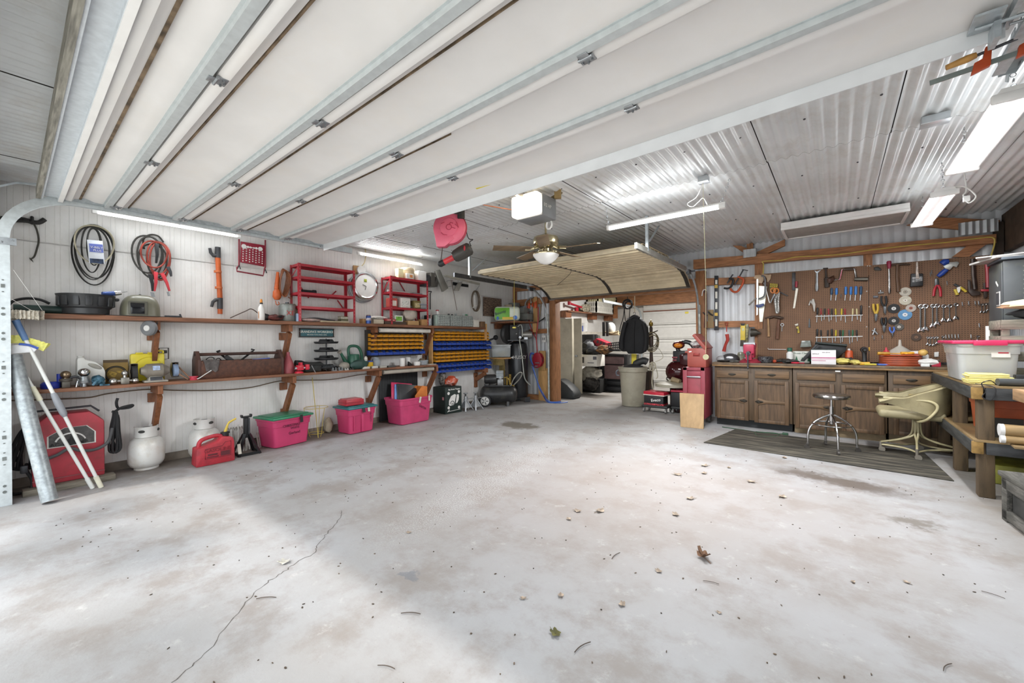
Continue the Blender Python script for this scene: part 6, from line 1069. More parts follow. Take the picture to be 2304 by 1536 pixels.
def basket(y0,y1,z0,h,mat,label):
 x0,x1=-6.06,-5.70;mb=MB();n=14
 for s,(p,q_)in enumerate((((x1,y0),(x1,y1)),((x0,y0),(x0,y1)),((x0,y0),(x1,y0)),((x0,y1),(x1,y1)))):
  k=n if s<2 else 6
  for i in range(k+1):t=i/k;X_,Y_=p[0]+(q_[0]-p[0])*t,p[1]+(q_[1]-p[1])*t;mb.box((X_,Y_,z0+h/2),(.022,.05,h))
  for zz in(z0+.02,z0+h*.5,z0+h-.025):mb.bar((*p,zz),(*q_,zz),.02,.05)
 mb.box(((x0+x1)/2,(y0+y1)/2,z0+.01),(x1-x0,y1-y0,.02));one('laundry_basket',label,'laundry basket',mb,mat)
y0,y1=PX(1342,690,-5.70).y,PX(1379,690,-5.70).y
basket(y0,y1,zt,.34,LB,'lower white laundry basket on the back room shelf');basket(y0+.1,y1+.25,zt+.345,.30,LBY,'upper cream laundry basket stacked on the white one')
a,b_=PX(1297,744,-5.86),PX(1356,747,-5.86);z2_=(a.z+b_.z)/2
one('wall_shelf','lower pale shelf on the back room wall beside the locker','shelf',MB().box((-5.97,(a.y+b_.y)/2,z2_-.06),(.24,b_.y-a.y+.3,.10)),m('c9c2b5',.6))
one('cooler','white plastic bucket on the lower back room shelf','bucket',MB().lathe([(0,0),(.13,0),(.15,.24),(.155,.26),(0,.26)],(-5.96,PX(1312,738,-5.96).y,z2_-.01),20),WHITE)
one('carton','blue and white carton beside the white bucket in the back room','box',MB().box((-5.90,PX(1303,738,-5.9).y,z2_+.08),(.16,.3,.16),rot=.2),m('4b5a9a',.5,0,.3,8))
one('level','first dark upright beam leaning by the back room shelf','beam',pbx(1355,724,1360,756,10.2,.05),BLACK);one('level','second dark upright beam leaning by the back room shelf','beam',pbx(1363,724,1368,756,10.2,.05),BLACK)
one('plastic_bag','white bag hanging behind the dark upright beams','bag',MB().sph(Y(1375,738,10.5),(.13,.1,.16),12,8).noise(.03,6,3),m('d4d2cd',.6,0,.1))
one('tray_shelf','tan hanging shelf edge behind the black crate','shelf',pbx(1369,747,1391,754,10.4,.3).tube([Y(1360,747,10.3),Y(1378,750,10.3),Y(1392,745,10.3)],.02,6),m('a89878',.6))
def heap(name,label,cat,u0,v0,u1,v1,y,d,mat,seed,amp=.3):
 c_=Y((u0+u1)/2,v1,y);w_=abs(Y(u1,v1,y).x-Y(u0,v1,y).x)/2;h_=abs(pz(u0,v0,y)-pz(u0,v1,y))/2
 return one(name,label,cat,lump((c_.x,y+d/2,c_.z),(w_,d/2,h_),seed,amp,18,12),mat)
one('bench','low dark bench carrying the clutter in the back room','bench',pbx(1296,852,1350,884,9.55,.5).box((-4.95,10.5,.50),(1.0,.9,.9)),m('1d1c1b',.8,0,.2,8))
heap('tarpaulin','crumpled clear grey plastic sheet under the white carton','sheet',1297,824,1346,860,9.35,.4,m('a39d90',.3,0,.25,10),6,.45)
cb=pbx(1298,798,1343,824,9.3,.45);thing('carton','white printed carton on the grey plastic sheet in the back room','box',[('carton',cb,m('d9d5cd',.6,0,.04)),('carton_print',pbx(1301,803,1314,816,9.296,.003,0),m('4a4744',.7,0,.4,60)),('carton_print',pbx(1334,802,1342,809,9.296,.003,0).box((Y(1329,816,9.296).x,9.297,Y(1329,816,9.296).z),(.18,.003,.02)),m('6b6a72',.7,0,.3,60))])
heap('duffel_bag','black slumped bag on the white carton','bag',1298,764,1332,799,9.45,.5,m('26272a',.5,0,.2,8),15);heap('duffel_bag','second black slumped bag beside the first','bag',1312,778,1346,799,9.3,.4,m('2b2b2c',.5,0,.25,10),18)
one('equipment_case','black equipment case at the wall behind the slumped bags','case',pbx(1306,752,1335,800,10.1,.3,.03),BLACK);one('flashlight','yellow and black lantern beside the slumped bags','lantern',pbx(1298,785,1303,797,9.2,.08).box(Y(1301,783,9.24),(.03,.05,.04)),m('c9b52f',.5,0,.3,20))
cr_=px_([(1334,767),(1341,761),(1367,772),(1363,783),(1340,777)],9.7,.3,.006);hl=MB()
for i in range(3):hl.cyl(Y(1345+i*7,769+i*2.4,9.697),Y(1345+i*7,769+i*2.4,9.69),.035,n=12)
thing('crate','tilted red plastic crate with round holes on the clutter','crate',[('crate',cr_,m('a8283a',.4)),('holes',hl,BLACK)])
bk=MB()
for i in range(7):bk.tube([Y(1368+i*4,772-i*.5,9.3),Y(1371+i*3.6,789,9.3)],.012,5)
for i in range(4):bk.tube([Y(1367+i,773+i*5,9.3),Y(1397-i,769+i*6,9.3)],.012,5)
bk.take(pbx(1372,786,1394,790,9.3,.3).bm,MX.Identity(4));one('crate','black lattice plastic basket beside the tilted red crate','basket',bk,BLACK)
heap('toolbag','mixed dark and orange odds and ends under the red crate','odds and ends',1333,776,1372,799,9.25,.4,m('59442f',.7,0,.7,14,dirt='b9752f',dscale=11),23,.45)
heap('foot_pump','dark wheels and straps on the floor below the clear sheet','odds and ends',1300,850,1340,881,9.1,.3,m('302c29',.6,0,.4,12),33,.45)
CU=m('6d5453',.6,0,.1,14);fr=MB()
one_p=[(1352,800),(1344,800),(1356,872),(1362,880)]
ps=[('frame',ptube([(1346,797),(1352,840),(1357,878),(1400,880)],9.9,.03,8,0).tube([Y(1350,796,9.9),Y(1405,799,9.9)],.03,8),BLACK)]
for i,(v0,v1,du)in enumerate(((802,819,0),(821,853,2))):ps.append(('cushion',pbx(1357+du,v0,1402+du,v1,9.86,.07,.025),CU))
ps.append(('lower_frame',pbx(1355,870,1402,880,9.88,.05,.01,pbx(1354,857,1402,865,9.88,.05,.01)),BLACK))
thing('lounge_chair','folded lounge chair with brown quilted cushions leaning in the back room','chair',ps)
one('cushion','black folded padding behind the brown quilted lounge chair','padding',pbx(1346,796,1412,880,10.0,.12,.03),m('232222',.6,0,.15))
JK=m('18181a',.75,0,.15,8,.25,30)
jl=[(1424,712),(1434,712),(1446,722),(1454,735),(1456,760),(1455,783),(1450,790),(1445,793),(1441,796),(1412,796),(1409,790),(1404,791),(1397,790),(1393,776),(1397,752),(1401,730),(1410,719)]
jm=px_(jl,8.3,.14,.03);
thing('jacket','black jacket on a hanger hung in the back room doorway','jacket',[('jacket_body',jm,JK),('collar',ptube([(1419,716),(1428,711),(1438,716)],8.30,.035,8),m('222226',.7)),('sleeve',ptube([(1408,724),(1402,745),(1398,768),(1399,786)],8.27,[.05]*15+[.045],10),JK),('sleeve',ptube([(1448,728),(1453,750),(1453,775),(1449,790)],8.27,[.045]*15+[.04],10),JK),('zip',ptube([(1428,722),(1427,750),(1427,794)],8.295,.008,5),m('0d0d0e',.4)),('hanger',ptube([(1410,718),(1428,709),(1446,720)],8.36,.008,6,0,ptube([(1428,709),(1430,704),(1427,702),(1425,705)],8.36,.006,6)),m('5d5f70',.4))])
one('pull_cord','pale knotted cord the jacket hanger hangs from','cord',ptube([(1428,664),(1428,690),(1428,703)],8.36,.010,6,0),m('c9bfa5',.7))
one('cable_coil','black cable coil with hanging strands behind the jacket','cable',MB().tube([Y(1412,676,8.9),V((Y(1412,676,8.9).x,8.9,3.07))],.008,6).torus(Y(1412,684,8.9),.10,.022,20,8,(.3,-.9,0)).torus(Y(1414,686,8.88),.08,.018,20,8,(.3,-.9,0)).tube(curve([Y(1405,690,8.9),Y(1402,715,8.9),Y(1396,735,8.9),Y(1394,752,8.9)]),.010,6).tube(curve([Y(1405,690,8.9),Y(1406,712,8.9),Y(1408,725,8.9)]),.010,6).tube(curve([Y(1418,690,8.9),Y(1417,700,8.9),Y(1415,725,8.9)]),.010,6),BLACK)
thing('overhead_door_track','grey track end of the far white garage door above the jacket','door track',[('track_channel',MB().bar(Y(1357,677,9.6),Y(1426,690,12.2),.03,.06),GALV),('curved_track',MB().tube(curve([Y(1424,689,12.2),Y(1436,696,12.6),Y(1442,712,12.8),Y(1443,760,12.9),Y(1444,830,12.95)]),.03,6),GALV),('hanger_strap',MB().box(Y(1357,671,9.6)+V((0,0,.12)),(.04,.04,.4)),GALV)])
x0,x1=Y(1450,760,13.1).x,-1.2;zt_=2.75;rd=[]
n=6
for i in range(n):
 za,zb_=zt_*i/n+.01,zt_*(i+1)/n-.008;rd.append(('door_section',MB().box(((x0+x1)/2,13.06,(za+zb_)/2),(x1-x0,.05,zb_-za),bev=.006).box(((x0+x1)/2,13.03,zb_-.06),(x1-x0,.02,.03)).box(((x0+x1)/2,13.03,za+.07),(x1-x0,.02,.03)),m('d6d4cf',.5,0,.03)))
rd+=[('top_bar',MB().cyl((x0-.1,13.0,zt_*.955),(x1,13.0,zt_*.955),.03,n=10),STEEL),('brown_strip',MB().box(((x0+x1)/2,13.02,zt_*.832),(x1-x0,.03,.03)),m('7a4a35',.6)),('warning_sticker',pbx(1541,699,1549,705,13.02,.004,0),YEL)]
struct('door_3',MB().box(((x0+x1)/2,13.09,zt_/2),(x1-x0,.02,zt_)),m('c9c7c2',.5),rd)
struct('trim_41',pbx(1386,655,1570,684,12.9,.15,0),WD);struct('trim_42',pbx(1379,688,1387,716,12.7,.1,0),WD)
one('folded_tarp','yellow and grey striped tarpaulin hanging below the jacket','tarp',pbx(1416,796,1436,900,8.6,.1,.02),m('8d8c86',.6));one('folded_tarp','yellow strip of folded tarpaulin below the jacket','tarp',pbx(1421,796,1432,900,8.57,.025,.008),YEL)
tc=V((-3.30,8.08,0));TCM=m('a59f8d',.5,0,.06,4,dirt='7f7868',dscale=3)
thing('trash_can','beige plastic trash can standing in the back doorway','trash can',[('can',MB().lathe([(0,.01),(.215,.01),(.225,.03),(.262,.70),(.285,.71),(.29,.78),(.30,.785),(.30,.805),(.28,.805),(.262,.72),(.215,.04),(0,.04)],tc,40),TCM),('handle',MB().tube(curve([tc+V((-.27,-.10,.74)),tc+V((-.31,-.12,.70)),tc+V((-.31,-.10,.63)),tc+V((-.26,-.09,.62))]),.014,8),m('6d737c',.5)),('handle',MB().tube(curve([tc+V((.25,.12,.75)),tc+V((.31,.12,.74)),tc+V((.33,.12,.82)),tc+V((.32,.1,.86))]),.016,8),m('b9b3a2',.5))])
one('rubber_boot','black rubber boot sticking out of the trash can','boot',MB().tube(curve([tc+V((-.1,.05,.70)),tc+V((.05,.02,.86)),tc+V((.2,.05,.93)),tc+V((.28,.08,.90))]),[.05]*6+[.07]*6+[.075]*6+[.04],12),m('2d2e2e',.55));one('plastic_bag','dark bag lining visible at the trash can rim','bag',lump(tc+V((0,0,.70)),(.22,.22,.08),4,.2),m('39393b',.5))
one('cabinet_panel','dark brown panel standing behind the trash can','panel',pbx(1441,826,1463,902,8.75,.04,.004),m('33241f',.5))
ck=[(-.0,0)];ct=Y(1466,870,8.55);ct.z=0;hz_=Y(1464,720,8.55).z
thing('coat_stand','dark turned wooden coat stand with a brass knob in the back room','coat stand',[('pole',MB().lathe([(0,0),(.16,0),(.16,.03),(.05,.08),(.045,.5),(.035,.52),(.04,.9),(.03,1.1),(.045,1.25),(.045,1.45),(.03,1.5),(.035,1.6),(.025,hz_-.14),(0,hz_-.13)],ct,18),m('3d2a22',.4,0,.15)),('finial',MB().lathe([(0,0),(.03,.01),(.045,.05),(.04,.09),(.015,.11),(.012,.14),(0,.15)],ct+V((0,0,hz_-.14)),16),BRASS),('peg',MB().cyl(ct+V((-.12,0,1.45)),ct+V((.14,0,1.55)),.012,n=8),m('3d2a22',.4))])
rp=MB()
for i in range(5):rp.torus(ct+V((.02+.01*i,-.06-.012*i,1.36-.02*i)),.12+.01*(i%3),.010,22,6,(.2,-1,0),1.35)
one('cable_coil','tan and black cables coiled on the coat stand','cable',rp,m('8f8266',.6,0,.5,14));one('rope','white rope tail hanging low on the coat stand','rope',MB().tube(curve([ct+V((.03,-.07,.88)),ct+V((.06,-.08,.70)),ct+V((.04,-.08,.45)),ct+V((.1,-.08,.2))]),.014,6).tube(curve([ct+V((.03,-.07,.88)),ct+V((.12,-.08,.78)),ct+V((.16,-.08,.6)),ct+V((.12,-.08,.55))]),.010,6).torus(ct+V((.05,-.08,.80)),.06,.014,16,6,(.2,-1,0),1.5),m('cfc8b4',.7))
one('cable_coil','thin pale wire looped on the coat stand','wire',MB().tube(curve([ct+V((-.12,-.1,1.22)),ct+V((0,-.12,1.18)),ct+V((.16,-.1,1.2)),ct+V((.28,-.1,1.0)),ct+V((.12,-.1,.9))]),.006,6),m('c4bda9',.6))
dz=PZ(1475,925,.1)
def dolly(cx,cy,w_,d_,label):
 ps=[('deck',MB().box((cx,cy,.115),(w_,d_,.05),bev=.02),m('2a2b2b',.5))]
 for sx in(-1,1):
  for sy in(-1,1):c_=V((cx+sx*w_*.42,cy+sy*d_*.4,.04));ps.append(('caster',MB().cyl(c_+V((-.014,0,0)),c_+V((.014,0,0)),.038,n=14).box(c_+V((0,.02,.03)),(.03,.04,.05)),m('8f8d8a',.4,.4)))
 thing('dolly',label,'dolly',ps)
dolly(-2.66,7.66,.48,.34,'low black dolly with casters carrying the radio beside the red chest');dolly(-2.22,7.74,.34,.3,'second black dolly half hidden by the red chest')
rx,ry=-2.68,7.52
thing('battery_charger','black boxed battery charger with red trim on the low dolly','box',[('box',MB().box((rx,ry+.13,.225),(.36,.26,.17),bev=.006),BLACK),('lettering',MB().text('Excite'[:0]+'Eveco',.075,T(rx+.04,ry-.002,.235,0,0,-.15),.002,bold=.001),WHITE),('red_band',MB().box((rx-.0,ry+.128,.155),(.362,.262,.03)),m('c23b45',.5,0,.5,30))])
bx_=MB().box((rx+.02,ry+.14,.352),(.40,.30,.075),rot=-.12,bev=.008)
thing('tool_case','bright red flat case lying on the boxed charger','case',[('case',bx_,m('c02338',.4)),('case_edge',MB().box((rx+.02,ry+.14,.325),(.41,.31,.02),rot=-.12,bev=.004),m('d9cfc4',.5))])
one('dark_box','black plastic box on the second dolly by the red chest','box',MB().box((-2.23,7.72,.27),(.32,.28,.26),bev=.02),m('1c1c1e',.5));one('flat_case','red lid on the black plastic box','lid',MB().box((-2.23,7.72,.42),(.33,.29,.035),rot=.1,bev=.01),m('a8203a',.4))
thing('trash_can_cover','round beige trash can cover lying above the red lid','cover',[('cover',MB().lathe([(0,.05),(.10,.06),(.27,.03),(.30,.02),(.305,-.03),(.285,-.03),(.28,0),(0,.02)],(-2.42,7.80,.51),36),TCM),('grip',MB().box((-2.42,7.80,.585),(.14,.05,.05),bev=.015),TCM)])
MR=m('3c1216',.12,.1,.1,4)
thing('motorcycle_trunk','dark maroon motorcycle luggage with amber lamp stacked behind the red chest','motorcycle part',[('lower_pod',MB().sph(Y(1527,836,8.0),(.24,.2,.22),22,14).cyl(V((Y(1527,850,8.0).x,8.0,0)),Y(1527,850,8.0),.16,n=16),MR),('chrome_band',MB().torus(Y(1527,852,8.0),.215,.014,28,8,(.1,-.3,1)),CHROME),('middle_box',pbx(1513,788,1545,816,7.9,.25,.03),BLACK),('red_panel',pbx(1512,802,1524,806,7.89,.02,.004,pbx(1513,808,1522,812,7.89,.02,.004)),m('7a1f2b',.3)),('side_panel',px_([(1528,797),(1548,792),(1548,822),(1530,820)],7.88,.05,.01),MR),('lamp_bucket',MB().sph(Y(1527,776,7.92),(.11,.09,.075),20,12),m('5a1a1c',.15),[('lamp_lens',MB().sph(Y(1526,777,7.84),(.08,.04,.045),18,10),m('c9781f',.15,0,.2,12))]),('arched_guard',MB().torus(Y(1543,784,7.98),.14,.04,24,10,(.2,-1,0),.9),m('2a2c30',.2))])
one('rubber_boot','brown fuzzy roll under the maroon luggage','roll',MB().cyl(Y(1512,853,7.75),Y(1530,859,7.72),.05,n=14).box((-2.25,7.85,.22),(.05,.05,.02)),m('8b7a5d',.8))
lamp('back_room_light','AREA',(-3.6,10.2,3.05),130,(1,.98,.94),None,shape='RECTANGLE',size=1.2,size_y=.15)

# ================================================================ red chest, counter and pegboard
YP=7.615
def c5(x,y):return(1560+x/5.688,560+y/5.688)
def c6(x,y):return(1860+x/5.19,560+y/5.19)
def q5(pts,y=7.6,d=.02,b=.002):return px_([c5(*p)for p in pts],y,d,b)
def q6(pts,y=7.6,d=.02,b=.002):return px_([c6(*p)for p in pts],y,d,b)
def t5(pts,r,y=7.6,sm=0,n=8,**k):return ptube([c5(*p)for p in pts],y,r,n,sm,**k)
def t6(pts,r,y=7.6,sm=0,n=8,**k):return ptube([c6(*p)for p in pts],y,r,n,sm,**k)
pm=m('785840',.7,0,.10,3,name='pegboard');nt=pm.node_tree;N=nt.nodes;K=nt.links;b=N['Principled BSDF']
tc=N.new('ShaderNodeTexCoord');vs=N.new('ShaderNodeVectorMath');vs.operation='SCALE';vs.inputs['Scale'].default_value=1/.0254;K.new(tc.outputs['Object'],vs.inputs[0])
fr_=N.new('ShaderNodeVectorMath');fr_.operation='FRACTION';K.new(vs.outputs[0],fr_.inputs[0]);sb_=N.new('ShaderNodeVectorMath');sb_.operation='SUBTRACT';sb_.inputs[1].default_value=(.5,.5,.5);K.new(fr_.outputs[0],sb_.inputs[0])
mu=N.new('ShaderNodeVectorMath');mu.operation='MULTIPLY';mu.inputs[1].default_value=(1,0,1);K.new(sb_.outputs[0],mu.inputs[0]);ln=N.new('ShaderNodeVectorMath');ln.operation='LENGTH';K.new(mu.outputs[0],ln.inputs[0])
lt=N.new('ShaderNodeMath');lt.operation='LESS_THAN';lt.inputs[1].default_value=.17;K.new(ln.outputs['Value'],lt.inputs[0])
old=b.inputs['Base Color'].links[0].from_socket;mx=N.new('ShaderNodeMix');mx.data_type='RGBA';K.new(lt.outputs[0],mx.inputs[0]);K.new(old,mx.inputs[6]);mx.inputs[7].default_value=lin('2a1b12')+(1,);K.new(mx.outputs[2],b.inputs['Base Color'])
pw=1.02
def pan(u0,u1,v0a,v0b,vb):return MB().poly([Y(u0,v0a,YP),Y(u1,v0b,YP),Y(u1,vb,YP),Y(u0,vb,YP)],(0,.012,0))
thing('pegboard','brown perforated pegboard wall panels above the long counter','pegboard',[('panel',MB().poly([Y(1717,616,YP),Y(1954,597,YP),Y(1954,815,YP),Y(1705,815,YP),Y(1705,740,YP),Y(1717,739,YP)],(0,.012,0)),pm),('panel',pan(1955.5,2242,597,572,815),pm),('screw_row',MB().sph(Y(1950,655,YP),.008,6,4).sph(Y(1956,690,YP),.008,6,4).sph(Y(1950,735,YP),.008,6,4).sph(Y(1952,598,YP),.008,6,4).sph(Y(1957,598,YP),.008,6,4),WHITE)])
# ---- tool chest on casters
RC_=m('8a3440',.45,0,.10,8);RC2=m('96463c',.45,0,.05)
cx0,cx1,cy0,cy1=-1.925,-1.60,6.74,7.22
fc=cy0
ps=[('cabinet',MB().box(((cx0+cx1)/2,(cy0+cy1)/2+.02,.52),(cx1-cx0,cy1-cy0-.03,.78),bev=.006),RC_),('front_frame',MB().box((cx0+.03,fc,.52),(.065,.03,.79),bev=.004).box((cx1-.03,fc,.52),(.065,.03,.79),bev=.004).box(((cx0+cx1)/2,fc,.89),(cx1-cx0,.03,.05),bev=.004),RC_),('door',MB().box(((cx0+cx1)/2,fc+.008,.50),(cx1-cx0-.12,.012,.60),bev=.003),m('8c3640',.4,0,.14,6)),('drawer',MB().box(((cx0+cx1)/2,fc+.004,.815),(cx1-cx0-.125,.014,.085),bev=.003),RC_,[('pull',MB().box(((cx0+cx1)/2,fc-.01,.768),(cx1-cx0-.12,.03,.02),bev=.005),STEEL)])]
for x in(cx0+.04,cx1-.04):
 for y in(fc+.04,cy1-.05):ps.append(('caster',MB().cyl((x-.015,y,.05),(x+.015,y,.05),.05,n=16).box((x,y+.01,.1),(.045,.05,.06)),m('6d6a66',.5,.3)))
thing('tool_chest','red rolling tool chest on casters at the end of the counter','tool chest',ps)
tx0,tx1,ty0,ty1,tz0,tz1=-1.875,-1.60,6.80,7.20,.915,1.215
lidm=MB().poly([(tx1+.0,ty0-.01,tz1-.02),(tx1+.0,ty0-.01,tz1+.02),(tx0+.05,ty0-.01,tz1+.255),(tx0+.085,ty0-.01,tz1+.27),(tx1+.06,ty0-.01,tz1+.06),(tx1+.04,ty0-.01,tz1-.0)],(0,ty1-ty0+.02,0),.006)
def yrot(mb,a,c):return mb.xf(MX.Translation(V(c))@MX.Rotation(a,4,'Y')@MX.Translation(-V(c)))
lidm=yrot(MB().box((tx1+.17,(ty0+ty1)/2,tz1+.025),(.29,ty1-ty0+.015,.05),bev=.006),math.radians(-128),(tx1+.02,0,tz1))
thing('toolbox','brick red open steel toolbox standing on the tool chest with its lid tilted up','toolbox',[('body',MB().box(((tx0+tx1)/2,(ty0+ty1)/2,(tz0+tz1)/2),(tx1-tx0,ty1-ty0,tz1-tz0),bev=.006),RC2),('lid',lidm,RC2),('handle_plate',MB().box(((tx0+tx1)/2,ty0-.003,tz0+.2),(.10,.008,.055),bev=.01),m('8f3029',.45),[('handle',MB().tube([((tx0+tx1)/2-.04,ty0-.012,tz0+.215),((tx0+tx1)/2-.04,ty0-.02,tz0+.19),((tx0+tx1)/2+.04,ty0-.02,tz0+.19),((tx0+tx1)/2+.04,ty0-.012,tz0+.215)],.006,6),m('8f3029',.45))]),('paper_tag',MB().box((tx0+.045,ty0-.003,tz0+.245),(.04,.003,.018),rot=MX.Rotation(-.2,3,'Y')),WHITE),('side_handle',MB().box((tx0-.03,ty0+.1,tz0+.235),(.06,.04,.03),bev=.006),RC2)])
one('rag','white crumpled rags spilling over the open red toolbox','rag',lump((tx0+.11,6.98,tz1),(.12,.15,.06),52,.45,20,12),m('c9c6c4',.9,0,.2,14))
one('metal_sheet','dark metal sheets standing inside the open red toolbox','metal sheet',MB().poly([(tx0+.17,6.86,tz1-.01),(tx0+.21,6.86,tz1+.12),(tx0+.23,6.86,tz1-.01)],(0,.2,0)),m('5b5a58',.4,.5))
one('plywood_board','small tan plywood board leaning on the red tool chest','board',MB().poly([PZ(1531,960,.002),PZ(1583,965,.002),V((Y(1584,887,6.70).x,6.70,Y(1584,887,6.70).z)),V((Y(1529,884,6.70).x,6.70,Y(1529,884,6.70).z))],(.0,.022,.004),.003),m('b3946c',.65,0,.10,3,.1,40,stretch=(3,3,1),dirt='8d7354',dscale=2))
# ---- counter
OAK=m('614a34',.5,0,.2,4,.12,40,stretch=(9,9,1));OAKH=m('6b5238',.5,0,.2,4,.12,40,stretch=(1,9,9));OAKD=m('54412d',.5,0,.15,4,stretch=(9,9,1));IRN=m('3a342c',.5,.5,.2,30)
FY=7.02
thing('worktop','long worn brown laminate worktop crowded with tools','worktop',[('top',MB().box((-.0,7.30,.973),(3.10,.66,.036),bev=.004),m('5b4936',.5,0,.25,4,dirt='8a7458',dscale=6)),('edge_strip',MB().box((-.0,6.982,.945),(3.10,.03,.022),bev=.003),m('8a6a44',.5,0,.2,8,stretch=(1,8,8)))],base=(0,7.3,.95))
def frame_door(u0,v0,u1,v1,side):
 p,q_=Y(u0,v0,FY),Y(u1,v1,FY);x0,x1,z1,z0=p.x,q_.x,p.z,q_.z;f=.05;zm=(z0+z1)/2
 d=MB().box(((x0+x1)/2,FY-.004,(z0+z1)/2),(x1-x0-.02,.012,z1-z0-.02))
 fr=MB().box((x0+f/2,FY-.014,zm),(f,.022,z1-z0),bev=.005).box((x1-f/2,FY-.014,zm),(f,.022,z1-z0),bev=.005).box(((x0+x1)/2,FY-.014,z1-f/2),(x1-x0-2*f,.021,f),bev=.005).box(((x0+x1)/2,FY-.014,z0+f/2),(x1-x0-2*f,.021,f),bev=.005)
 w0,w1=(.02,.055)if side>0 else(.055,.02);xa,xb=x0+f-.005,x1-f+.005
 k=.68 if side>0 else .32;xm=xa+(xb-xa)*k
 rail=MB().poly([(xa,FY-.024,zm-w0),(xm,FY-.024,zm-.022),(xb,FY-.024,zm-w1),(xb,FY-.024,zm+w1),(xm,FY-.024,zm+.022),(xa,FY-.024,zm+w0)],(0,.02,0),.006)
 hx_=xb-.02 if side>0 else xa+.02
 hd=MB().sph((hx_,FY-.032,zm),(.055,.008,.018),12,6).torus((hx_+side*.01,FY-.04,zm),.02,.005,14,6,(0,1,0)).cyl((hx_,FY-.045,zm),(hx_,FY-.03,zm),.010,n=10)
 return('door',d,OAK,[('door_frame',fr,OAK),('mid_rail',rail,OAKH),('handle',hd,IRN)])
def drawer(u0,v0,u1,v1,pull=True):
 p,q_=Y(u0,v0,FY),Y(u1,v1,FY);c_=((p.x+q_.x)/2,FY-.01,(p.z+q_.z)/2)
 return('drawer',MB().box(c_,(q_.x-p.x,.022,p.z-q_.z),bev=.004),OAKH,[('pull',MB().sph((c_[0],FY-.026,c_[2]),(.055,.006,.016),12,6).tube(arc((c_[0],FY-.03,c_[2]),.035,200,340,8,'xz',sq=.5),.004,6),IRN)]if pull else[])
def unit(u0,u1,parts,label,zb):
 x0,x1=Y(u0,880,FY).x,Y(u1,880,FY).x
 thing('base_cabinet',label,'cabinet',[('carcass',MB().box(((x0+x1)/2,7.32,(zb+.95)/2),(x1-x0-.004,.60,.95-zb-.012),bev=.003),OAKD),('plinth',MB().box(((x0+x1)/2,7.36,zb/2+.0),(x1-x0-.02,.5,zb)),m('2c2d2e',.7)if u0<1700 else m('8d795c',.7,0,.15))]+parts)
unit(1608,1783,[drawer(1613,832,1684,851),drawer(1699,833,1776,853),frame_door(1613.5,853,1685,946,1),frame_door(1697,855,1776,957,-1)],'oak base cabinet with two drawers nearest the red tool chest',.12)
unit(1784,1996,[drawer(1793,837,1880,857,False),drawer(1895,840,1990,863,False),frame_door(1789,860,1878,970,1),frame_door(1892,865,1990,978,-1)],'oak base cabinet behind the chrome stool',.12)
unit(1998,2200,[drawer(2009,843,2094,867),drawer(2104,846,2190,870),frame_door(2009,872,2094,985,1),frame_door(2104,875,2190,990,-1)],'oak base cabinet behind the tan swivel chair',.12)
one('price_label','small white price label stuck on the counter edge','label',MB().box(Y(1885,835,6.962)+V((0,.003,.0)),(.055,.004,.016)),WHITE)
one('extension_cord','thin green cord looped on the floor before the counter','cord',MB().tube(curve([PZ(1625,960,.008),PZ(1690,970,.008),PZ(1705,980,.008),PZ(1745,982,.008),PZ(1750,975,.008),PZ(1715,972,.008),PZ(1702,971,.02),PZ(1740,975,.008),PZ(1765,976,.012)]),.006,6).box(PZ(1767,976,.02),(.07,.05,.035),bev=.01),m('2b4a34',.6))
one('floor_mat','dark worn rubber mat on the floor before the counter','mat',MB().poly([PZ(1583,996,.001),PZ(2147,1083,.001),PZ(2080,1020,.001),PZ(1655,966,.001)],(0,0,.010),.003),m('433f37',.8,0,.3,4,.2,30,stretch=(.5,4,1),dirt='7a7263',dscale=4))
# ---- pegboard tools, roughly left to right
LV=m('2e2f33',.4,.2,.1);VL=m('e1ded2',.3);YT=m('d9b24c',.5)
lv=q5([(268,342),(317,340),(320,1040),(268,1040)],7.60,.03)
thing('spirit_level','long black spirit level standing upright at the left of the bench wall','level',[('beam',lv,LV),('vial',q5([(280,395),(307,395),(307,450),(280,450)],7.597,.01),VL),('vial',q5([(280,545),(307,545),(307,632),(280,632)],7.597,.01),VL),('vial',q5([(280,680),(307,680),(307,768),(280,768)],7.597,.01),VL),('vial',q5([(280,900),(307,900),(307,988),(280,988)],7.597,.01),VL),('yellow_tag',q5([(272,460),(312,460),(312,500),(272,500)],7.597,.01),YT),('yellow_tag',q5([(272,815),(312,815),(312,855),(272,855)],7.597,.01),YT)])
def cclamp(body,screw,tee,mat,label):
 thing('c_clamp',label,'clamp',[('frame',t5(body,.022,7.56,4,flat=(.018,.022)),mat),('screw',t5(screw,.011,7.56),DKSTEEL),('tee_handle',t5(tee,.006,7.55),DKSTEEL)])
cclamp([(392,500),(440,505),(485,480),(508,420),(500,385),(455,380)],[(505,325),(432,440)],[(490,340),(515,330)],m('2d2d2e',.4,.3),'black c clamp hooked beside the orange clamp on the girt')
cclamp([(472,505),(510,545),(560,545),(600,500),(640,420),(630,380),(570,355)],[(640,265),(525,465)],[(625,262),(700,275)],m('c55a35',.45,.1),'large orange c clamp hooked on the girt')
one('chain_hook','small red hook on the lower girt','hook',t5([(400,945),(440,938),(430,985),(405,965)],.008,7.58),m('a83a30',.5));one('ratchet_puller','red lever hoist hanging above the grey face shield','hoist',t5([(425,990),(425,1060)],.008,7.55,mb=t5([(430,1090),(440,1160),(410,1230),(390,1310)],[.03,.026,.022,.03],7.55)),m('b0392f',.5))
